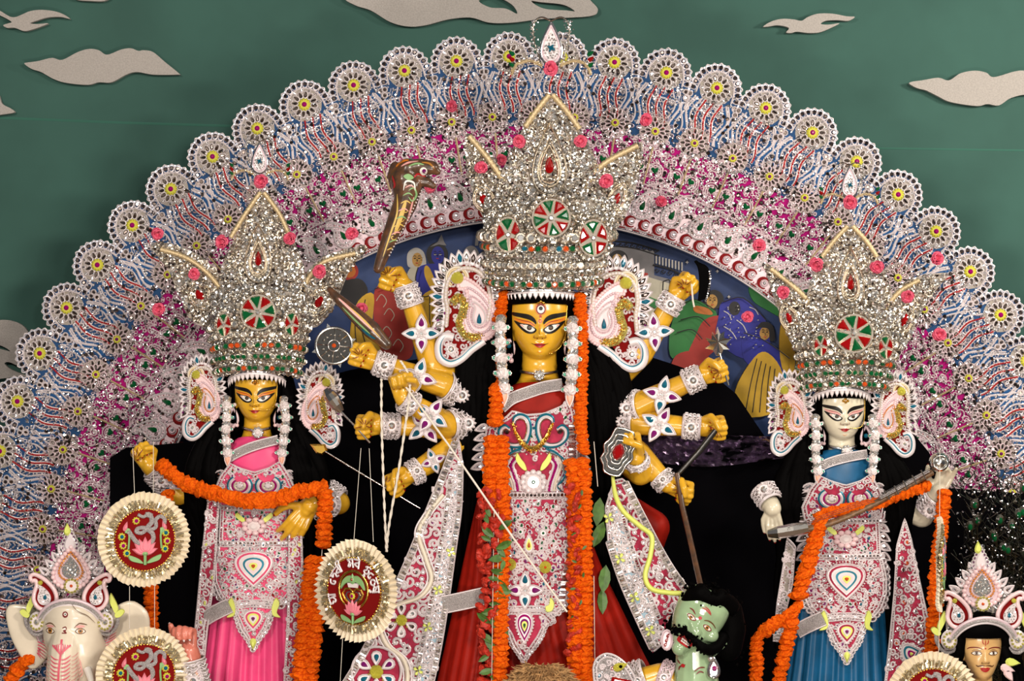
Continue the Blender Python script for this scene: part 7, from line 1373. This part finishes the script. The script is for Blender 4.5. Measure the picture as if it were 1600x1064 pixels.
def medallion(cx, cy, y0, R, turn, label, kind, threads=()):
    fr = Frame(y0); root = empty('paper_rosette', P(cx, cy, y0), label, 'rosette', 'pleated paper rosettes'); k = R / 74.0
    n = 108; a = np.arange(n) * 2 * pi / n; g = Geo().use('paper_cream'); r_ = np.random.default_rng(int(cx)); rows = []
    for q, amp in ((.60, .8), (.75, 1.6), (.9, 2.6), (1.0, 3.4)): zz = np.where(np.arange(n) % 2, amp, -amp) * k; rr_ = R * q * (1 + (.012 * np.where(np.arange(n) % 2, 1, -1) if q == 1 else 0) + (r_.normal(0, .008, n) if q == 1 else 0)); rows.append(np.c_[cx + rr_ * np.cos(a), cy + rr_ * np.sin(a), zz + 1.2 * np.sin(a * 5) * q])
    g.grid(np.array(rows), False, True); put('paper_frill', g, root, fr)
    g = Geo().use('paper_cream'); g.prism(circle(cx, cy, R * .66, 40), -3, -2); put('backing', g, root, fr)
    g = Geo().use('tinsel_gold'); m = 120; aa = r_.uniform(0, 2 * pi, m * 2); q = R * r_.uniform(.73, .80, m * 2); g.stamp(BAR, np.c_[cx + q * np.cos(aa), cy + q * np.sin(aa), r_.uniform(2, 4, m * 2)], 4.6 * k, .45, aa, 3); put('tinsel_fringe', g, root, fr)['kind'] = 'stuff'
    g = Geo().use('red_felt'); g.prism(circle(cx, cy, R * .645, 40), 2, 5); ds = put('felt_disc', g, root, fr)
    g = Geo().use('gold'); g.stamp(BALL, with_d(circle(cx, cy, R * .65, 64), 5), 1.9 * k, .1); put('gold_beading', g, ds, fr)['kind'] = 'stuff'
    X = lambda pts: np.asarray(pts, float) * (k * 1.15, k) + (cx, cy)
    if kind == 'om':
        g = Geo().use('silver_brocade'); W = 3.3 * k
        for st_, w in (([(-10, -40), (-2, -36), (4, -41), (10, -38)], .8), ([(0, -40), (8, -36), (9, -27), (3, -18), (10, -10), (11, 0), (3, 7), (-10, 4), (-18, -6), (-23, -15)], 1.2), ([(3, -18), (-4, -11), (-12, -13), (-10, -18), (-2, -19), (8, -16), (15, -20), (15, -31), (21, -36), (27, -32), (27, -24)], 1.0)): g.tube(with_d(spline(X(st_), 6), 6.5), W * w, 7, flat=.6)
        put('om_symbol', g, ds, fr, True); lotus(ds, fr, cx, cy + 15 * k, k, 5)
        for x, y, c in ((-12, -30, 'gem_magenta'), (-32, -6, 'gem_blue'), (-30, 8, 'gem_magenta'), (-25, 20, 'gem_blue'), (29, -10, 'gem_blue'), (31, 3, 'gem_magenta'), (28, 15, 'gem_blue')): p = X([(x, y)])[0]; tiny_flower(ds, fr, p[0], p[1], 6.6 * k, 5, c)
        for s in (-1, 1):
            g = Geo().use('clay_green'); g.tube(with_d(spline(X([(s * 23, 14), (s * 22, 0), (s * 22, -8), (s * 25, -16)]), 5), 6), 1.6 * k, 5); g.prism(X([(s * 21, -10), (s * 28, -12), (s * 26, -20), (s * 21, -18)]), 5, 7); bd = put('bud_stem', g, ds, fr); g = Geo().use('clay_pink'); p = X([(s * 26.5, -22)])[0]; g.gem(teardrop(p[0], p[1], 8 * k, 5 * k, 12, s * -.3), 6, 3); put('lotus_bud', g, bd, fr)
    else:
        g = Geo().use('gold'); g.tube(with_d(circle(cx, cy - 2 * k, 26 * k, 32, 27 * k), 6), 2.2 * k, 6, True); put('gold_oval', g, ds, fr, True)
        g = Geo().use('silver'); g.prism(X(heart(0, 9, 13)), 5, 8, .1); g.use('gold').tube(with_d(X(heart(0, 8, 16)), 7), 1.6 * k, 5, True); pot = put('silver_pot', g, ds, fr); g = Geo().use('red_felt'); g.prism(X(heart(0, 8, 9)), 8, 8.8); put('pot_heart', g, pot, fr); tiny_flower(ds, fr, cx, cy + 7 * k, 5.5 * k, 9, 'gem_magenta')
        g = Geo().use('pearl'); g.prism(X([(-9, -12), (9, -12), (7, -5), (-7, -5)]), 6, 9, .1); put('pot_rim', g, pot, fr)
        for s in (-1, 1): g = Geo().use('clay_green'); g.prism(X(spline([(0, -21), (s * 8, -22), (s * 16, -14), (s * 19, -2), (s * 13, -9), (s * 6, -13), (0, -13)], 4, True)), 7, 10, .08); put('mango_leaf', g, pot, fr)
        g = Geo().use('clay_green'); g.gem(teardrop(cx, cy - 18 * k, 8 * k, 7 * k, 12), 9, 2); put('mango_leaf', g, pot, fr); g = Geo().use('gem_red'); g.gem(circle(cx, cy - 17 * k, 2 * k, 8), 11, 1.5); put('pot_bead', g, pot, fr)
        lotus(ds, fr, cx, cy + 28 * k, k * .82, 7)
        def word(seq, a0, step):
            for i, gl in enumerate(seq):
                an = radians(a0 + step * i); g = Geo().use('lace'); h, w = 12.5 * k, 11 * k
                for st_ in GLY[gl]:
                    q = spline(np.array(st_, float), 4) if len(st_) > 2 else np.array(st_, float); lx = (q[:, 0] - .5) * w; ly = 46 * k - q[:, 1] * h; g.tube(np.c_[cx + lx * cos(an) + ly * sin(an), cy + lx * sin(an) - ly * cos(an), np.full(len(q), 6.5)], 1.45 * k, 5)
                put('letter', g, ds, fr)
        word(['ya', 'aa'], -112, 15); word(['e', 'da', 'ba', 'ii'], -72, 13); word(['sa', 'rba'], -7, 16); word(['bhu', 'e', 'ta', 'shu'], 38, 15)
    for pts in threads:
        g = Geo().use('thread_white'); c = P(cx, cy, y0); g.tube(np.array([tuple(P(x, y, y0)) for x, y in pts]), .0011, 4); o = put('thread', g, root, ident)
    root.matrix_basis = Matrix.Translation(P(cx, cy, y0)) @ Matrix.Rotation(turn, 4, 'Z'); return root
medallion(225, 843, -.45, 74, .42, 'upper pleated paper rosette with silver om beside the pink sari statue', 'om', [[(240, 770), (240, 690)], [(210, 772), (207, 700)], [(202, 915), (202, 1000)], [(242, 915), (242, 1000)]])
medallion(224, 1055, -.47, 75, .38, 'lower pleated paper rosette with silver om beside the elephant trunk', 'om')
medallion(556, 923, -.45, 80, -.58, 'pleated paper rosette lettered round a silver pot and pink lotus', 'text', [[(552, 845), (566, 700)], [(590, 845), (582, 700)], [(530, 1000), (524, 1085)]])
medallion(1468, 881, -.45, 74, 1.34, 'narrow pleated paper rosette turned edge-on beside the magenta sash', 'om', [[(1468, 810), (1480, 700)], [(1468, 955), (1440, 1020)]])
medallion(1456, 1093, -.47, 75, .15, 'pleated paper rosette at the bottom edge beside the moustached youth', 'om')

# ------------------------------------------------------------------ weapons and attributes in the hands
def rod(name, label, cat, pts, r, m, n=8, group=None, parts=()):
    p = np.array([tuple(P(*q)) for q in pts]); root = empty(name, p[0], label, cat, group); g = Geo().use(m); g.tube(p, r, n); put('shaft', g, root, ident, True)
    for nm, gg, fr in parts: put(nm, gg, root, fr)
    return root
cb = empty('cobra_weapon', P(598, 408, -.05), 'brown painted wooden cobra with raised hood held in the top hand', 'snake'); b = Body(-.05)
b.chain([(592, 420, 18), (602, 392, 18), (620, 350, 16), (634, 318, 16), (640, 292, 16)], [8, 11, 16, 19, 21]); b.chain([(636, 304, 12), (634, 282, 12), (638, 266, 14)], [21, 24, 18]); b.chain([(634, 268, 12), (618, 262, 8), (612, 276, 8), (614, 292, 8)], [14, 9, 7, 4]); b.chain([(640, 266, 16), (658, 262, 22), (676, 264, 24), (684, 270, 24)], [15, 13, 11, 6]); b.chain([(650, 282, 18), (668, 286, 20), (678, 292, 20)], [11, 8, 5])
b.skin('body', 'snake_brown', cb)
for pts, w, m in (([(618, 368), (628, 340), (636, 315)], 7, 'paint_gold'), ([(628, 375), (640, 340), (648, 310)], 3, 'paint_pink'), ([(612, 290), (616, 268), (634, 254)], 5, 'paint_brown'), ([(640, 300), (648, 296), (652, 306), (646, 316), (640, 310)], 3, 'clay_green'), ([(648, 280), (654, 274), (666, 278)], 3, 'paint_red'), ([(628, 262), (640, 256), (655, 254)], 3, 'paint_pink'), ([(660, 256), (672, 258), (680, 266)], 3, 'paint_amber')): b.line('scale_stroke', pts, w, m)
for q in range(9): b.line('scale_stroke', [(606 + 3.6 * q, 392 - 12 * q), (616 + 3.4 * q, 388 - 12 * q), (624 + 3.2 * q, 392 - 12 * q)], 2.2, ('paint_gold', 'clay_green', 'paint_pink')[q % 3])
for pts, w, m in (([(600, 402), (612, 366), (622, 335), (622, 305)], 3, 'paint_gold'), ([(632, 300), (636, 286), (648, 288), (650, 300)], 3, 'paint_white'), ([(640, 262), (652, 258), (664, 260)], 3, 'clay_green'), ([(620, 262), (628, 254), (640, 252)], 4, 'paint_orange'), ([(614, 276), (618, 290), (616, 296)], 3, 'paint_red')): b.line('scale_stroke', pts, w, m)
for x, y in ((616, 372), (622, 358), (628, 344), (634, 330)): b.line('scale_ring', spiral(x, y, 5, 1.0, 0, 1, 10), 1.6, 'paint_gold')
e = b.decal('eye', circle(663, 270, 6, 12), 'paint_white', None, 0); b.decal('pupil', circle(664, 270, 3.4, 10), 'gem_purple', e, 0); b.decal('eye_spot', [(632, 278), (640, 274), (648, 280), (640, 284)], 'clay_green')
g = Geo().use('pearl'); q = resample(spline([(610, 400), (630, 362), (646, 330), (660, 300)], 6), 5); g.stamp(OCTA, with_d(q, 32), 1.6, .2); put('bead_edge', g, cb, b.fr)['kind'] = 'stuff'
ck = empty('chakra_disc', P(522, 540, -.06), 'black toothed wheel with silver rim held near the left headdress', 'disc'); fr = Frame(-.06)
g = Geo().use('steel_dark'); g.prism(circle(522, 540, 27, 30), 0, 3); put('plate', g, ck, fr); g = Geo().use('steel'); g.tube(with_d(circle(522, 540, 28, 32), 2), 2.6, 6, True); g.tube(with_d(circle(522, 540, 9, 20), 3.5), 1.2, 5, True); put('rim', g, ck, fr, True)
for q in range(8):
    a = q * pi / 4 + .1; g = Geo().use('steel'); g.tube([(522 + 8 * cos(a), 540 + 8 * sin(a), 4), (522 + 26 * cos(a), 540 + 26 * sin(a), 4)], 1.0, 4); put('spoke', g, ck, fr); g = Geo().use('steel'); a += pi / 8; g.stamp(BALL, [(522 + 18 * cos(a), 540 + 18 * sin(a), 3.5)], 2.4, 0); put('stud', g, ck, fr, True)
    if q % 2: g = Geo().use('steel'); g.prism([(522 + 28 * cos(a - .16), 540 + 28 * sin(a - .16)), (522 + 36 * cos(a), 540 + 36 * sin(a)), (522 + 28 * cos(a + .16), 540 + 28 * sin(a + .16))], 0, 3); put('tooth', g, ck, fr)
g = Geo().use('gem_orange'); g.gem(circle(522, 540, 3.5, 10), 4, 2.5); put('hub', g, ck, fr)
pc = empty('painted_club', P(592, 520, -.02), 'brown painted wooden club between the wheel and the cobra hand', 'club'); b = Body(-.02); b.chain([(515, 452, 0), (530, 468, 6), (556, 492, 10), (582, 516, 12), (604, 538, 10)], [5, 8, 12, 14, 9]); b.skin('body', 'snake_brown', pc)
for pts, w, m in (([(530, 466), (556, 490), (590, 522)], 4, 'paint_pink'), ([(536, 480), (560, 504), (580, 522)], 3, 'clay_green'), ([(548, 480), (572, 502), (596, 528)], 2.5, 'paint_gold'), ([(566, 514), (578, 524), (588, 530)], 4, 'gem_blue')): b.line('painted_stroke', pts, w, m)
g = Geo().use('steel'); A = np.array([tuple(P(*q)) for q in ((516, 618, -.06), (528, 634, -.06))]); hd_ = Geo().use('steel'); p = np.array([(508, 608, 0), (514, 616, 0), (520, 624, 0), (527, 634, 0), (534, 643, 0)], float); hd_.tube(p, [4, 10, 12, 10, 5], 12)
ti = Geo().use('gold'); ti.gem(marquise(553, 632, 12, 4, .1), 0, 2)
rod('silver_mace', 'silver mace with thin shaft passing through a yellow hand beside the white cord', 'mace', [(530, 640, -.05), (556, 667, -.06), (578, 692, -.07)], .004, 'steel', parts=(('mace_head', hd_, Frame(-.05)),))
bl_ = Geo().use('gold'); bl_.gem([(484, 694), (508, 694), (512, 704), (504, 711), (494, 708)], -2, 4, .3)
rod('thin_lance', 'thin lance with flat golden blade in the lowest hand near the lettered rosette', 'lance', [(506, 704, -.06), (575, 746, -.06), (656, 794, -.04)], .0032, 'steel', parts=(('blade', bl_, Frame(-.06)),))
for x, y in ((706, 166), (672, 292), (1033, 315), (783, 250)): rose(fan, x, y, HY - .06, .9)
cd = empty('white_cord', P(604, 862, -.12), 'twisted white cotton cord looped over a raised yellow fist', 'cord')
for pts in ([(596, 592, -.10), (596, 650, -.11), (598, 720, -.12), (601, 800, -.12), (604, 862, -.12)], [(626, 564, -.14), (638, 585, -.13), (640, 612, -.13), (634, 660, -.13), (622, 740, -.13), (608, 820, -.12), (604, 862, -.12)]):
    p = spline(np.array([tuple(P(*q)) for q in pts]), 12); g = Geo().use('thread_white'); w = np.arange(len(p)) * 1.1
    for ph in (0, pi): g.tube(p + np.c_[.0026 * np.cos(w + ph), .0026 * np.sin(w + ph), 0 * w], .0034, 5)
    put('strand', g, cd, ident, True)
sp = Geo().use('thread_white'); 
rod('long_spear', 'long slender pale spear slanting from the raised fist across the silver apron', 'spear', [(622, 588, -.11), (700, 694, -.20), (757, 776, -.26), (803, 842, -.27), (886, 956, -.30)], .0042, 'thread_white')
sh = empty('silver_shield', P(970, 742, -.14), 'small scalloped silver shield with red diamond centre', 'shield'); fr = Frame(-.14); rotm = lambda pts: np.c_[966 + (np.asarray(pts)[:, 0] * cos(.33) - np.asarray(pts)[:, 1] * sin(.33)), 706 + (np.asarray(pts)[:, 0] * sin(.33) + np.asarray(pts)[:, 1] * cos(.33))]
so = spline([(-12, -36), (12, -36), (15, -24), (22, -18), (20, -6), (24, 4), (18, 16), (16, 28), (10, 36), (-10, 36), (-15, 26), (-22, 18), (-20, 6), (-24, -4), (-18, -16), (-16, -28)], 3, True)
g = Geo().use('steel_dark'); g.prism(rotm(so), -4, 0); put('plate', g, sh, fr)
for q, r in ((1.0, 2.2), (.74, 1.8), (.5, 1.4)): g = Geo().use('steel'); g.tube(with_d(rotm(so * q), 2 + (1 - q) * 6), r, 6, True); put('raised_rim', g, sh, fr, True)
g = Geo().use('gem_red'); g.gem(rotm(marquise(0, 0, 13, 8, 0)), 4, 3, .3); g.use('steel').tube(with_d(rotm(marquise(0, 0, 14, 9, 0)), 4), 1, 5, True); put('red_diamond', g, sh, fr)
for s in (-1, 1): g = Geo().use('steel'); g.stamp(BALL, [(*rotm([(0, s * 26)])[0], 2)], 2.6, 0); put('rivet', g, sh, fr, True)
lf = empty('metal_leaf', P(1122, 556, -.05), 'pointed silver leaf held up by a yellow fist before the painted canvas', 'leaf'); fr = Frame(-.06)
g = Geo().use('steel'); o = np.array([(1121, 510), (1125, 522), (1132, 518), (1131, 528), (1142, 530), (1134, 538), (1140, 546), (1130, 546), (1126, 556), (1119, 556), (1114, 547), (1101, 544), (1110, 538), (1102, 528), (1112, 530), (1112, 518), (1118, 524)], float); c = o.mean(0); n = len(o)
V = np.r_[np.c_[o, np.where(np.arange(n) % 2, 4, -1)], [[*c, 6]]]; g.add(V, [[i, (i + 1) % n, n] for i in range(n)]); g.add(V - (0, 0, 2), [[(i + 1) % n, i, n] for i in range(n)]); put('blade', g, lf, fr); g = Geo().use('steel'); g.tube([(1124, 552, 2), (1130, 575, 4), (1138, 602, 4)], 1.6, 6); put('stem', g, lf, fr)
rod('black_sword', 'dark sword shaft slanting below a yellow fist before the creased black cloth', 'sword', [(1120, 670, -.06), (1092, 706, -.06), (1062, 738, -.06), (1044, 752, -.05)], np.array([.012, .012, .009, .006]), 'steel_dark')
rod('patterned_staff', 'slim brown speckled staff reaching down to the green demon head', 'staff', [(1058, 740, -.08), (1066, 790, -.12), (1080, 850, -.22), (1097, 925, -.36)], .011, 'snake_brown')
g1 = Geo().use('hair_black')
tb = empty('black_tassel', P(1092, 430, -.02), 'black hair tassel with mirror edging hanging from the top fist', 'tassel'); fr = Frame(-.02)
for q in range(14): f = q / 13; g1.tube(spline(np.array([(1086 + 4 * f, 408 + 4 * f, 6), (1092 + 12 * f, 420, 10), (1094 + 13 * f, 444, 8), (1092 + 14 * f, 470 - 6 * f, 6)], float), 5), 2.4, 5)
put('hair_lock', g1, tb, fr, True); g = Geo().use('mirror'); q = spline([(1108, 424), (1108, 445), (1102, 470)], 6); g.stamp(DISC, with_d(resample(q, 4), 12), 2, .3); put('mirror_edge', g, tb, fr)['kind'] = 'stuff'
g = Geo().use('thread_white'); g.tube(np.array([(1079, 444, 20), (1081, 470, 20), (1083, 480, 20)], float), 1.4, 5); put('cord', g, tb, fr)
sn = empty('green_snake', P(1078, 935, -.3), 'lime green toy snake winding down the magenta sash to the demon', 'snake'); p = spline(np.array([tuple(P(*q)) for q in ((957, 742, -.12), (962, 775, -.17), (975, 800, -.2), (1000, 822, -.22), (1018, 838, -.24), (1016, 868, -.26), (1008, 900, -.28), (1018, 920, -.3), (1045, 926, -.32), (1068, 928, -.34), (1079, 938, -.35))]), 8)
g = Geo().use('leaf_lime'); g.tube(p, np.interp(np.arange(len(p)), [0, 8, len(p) - 10, len(p)], [.006, .010, .010, .004]), 9); put('body', g, sn, ident, True)
# lute of the blue statue
lt = empty('lute', P(1330, 800, -.08), 'long wooden lute with silver gourd slanting across the blue sari', 'lute'); b = Body(-.09)
g = Geo().use('wood_brown'); p = np.array([tuple(P(*q)) for q in ((1456, 738, -.05), (1376, 782, -.09), (1296, 818, -.11), (1226, 832, -.11))]); g.tube(spline(p, 8), .021, 10, flat=.6); put('neck', g, lt, ident, True)
g = Geo().use('silver_brocade'); p = np.array([tuple(P(*q)) for q in ((1450, 736, -.075), (1412, 758, -.10), (1374, 778, -.115))]); g.tube(p, .017, 6, flat=.4); put('fret_board', g, lt, ident); g = Geo().use('steel'); p = np.array([tuple(P(*q)) for q in ((1262, 824, -.13), (1240, 828, -.13), (1216, 832, -.12), (1200, 834, -.11))]); g.tube(p, [.022, .026, .024, .014], 8); put('silver_tail', g, lt, ident)
g = Geo().use('steel'); g.stamp(t_ball(16, 10), [(1467, 722, 0)], 16, 0, 0.0); g.tube(with_d(circle(1467, 722, 11, 18), 14), 1.6, 5, True); put('gourd', g, lt, Frame(-.05), True)
for q in range(5): g = Geo().use('steel'); x, y = 1440 - 14 * q, 742 + 8 * q; g.tube([(x - 3, y - 8, 12), (x + 4, y + 6, 12)], 1.2, 5); put('fret', g, lt, Frame(-.09))
for o_ in (-3, 0, 3): g = Geo().use('steel'); g.tube(np.array([tuple(P(*q)) for q in ((1458, 732 + o_, -.09), (1374, 776 + o_, -.135), (1230, 828 + o_, -.15))]), .0009, 4); put('playing_string', g, lt, ident)
# peacock feathers and dark tinsel at the right edge
pk = empty('peacock_feathers', P(1560, 1372, .42), 'dark peacock feather bunch with tinsel strands behind the moustached youth', 'feathers'); fr = Frame(.42); r = np.random.default_rng(6)
for q in range(24):
    x1, y1 = r.uniform(1496, 1650), r.uniform(752, 930); x0, y0_ = 1545 + r.uniform(-30, 50), 1150; g = Geo().use('peacock'); p = spline(np.array([(x0, y0_, -10), ((x0 + x1) / 2 + r.uniform(-14, 14), (y0_ + y1) / 2, r.uniform(-4, 6)), (x1, y1, r.uniform(-4, 10))], float), 8); g.tube(p, 1.2, 4)
    for k in range(3, len(p)):
        for s in (-1, 1): d = np.array([s * 16, -10, r.uniform(-4, 4)]); g.tube(np.array([p[k], p[k] + d * .6, p[k] + d * (1, 1.6, 1)]), [1.2, 1.0, .3], 3)
    o = put('feather', g, pk, fr); g = Geo().use('peacock'); g.gem(circle(x1, y1 + 6, 7, 10, 9), 10, 2); g.use('gem_green').gem(circle(x1, y1 + 7, 3.6, 10, 5), 12, 1.5); put('feather_eye', g, o, fr)
g = Geo().use('tinsel_dark')
for q in range(260): x, y = r.uniform(1490, 1640), r.uniform(740, 1000); a = r.uniform(-1.2, 1.2); l = r.uniform(14, 46); g.tube(np.array([(x, y, 8), (x + l * .5 * sin(a) + 3, y - l * .5 * cos(a), 12), (x + l * sin(a), y - l * cos(a), 10)]), .9, 3)
g.use('mirror').stamp(DISC, np.c_[r.uniform(1492, 1640, 420), r.uniform(745, 1010, 420), np.full(420, 14)], 1.7, .4); put('tinsel', g, pk, fr)['kind'] = 'stuff'
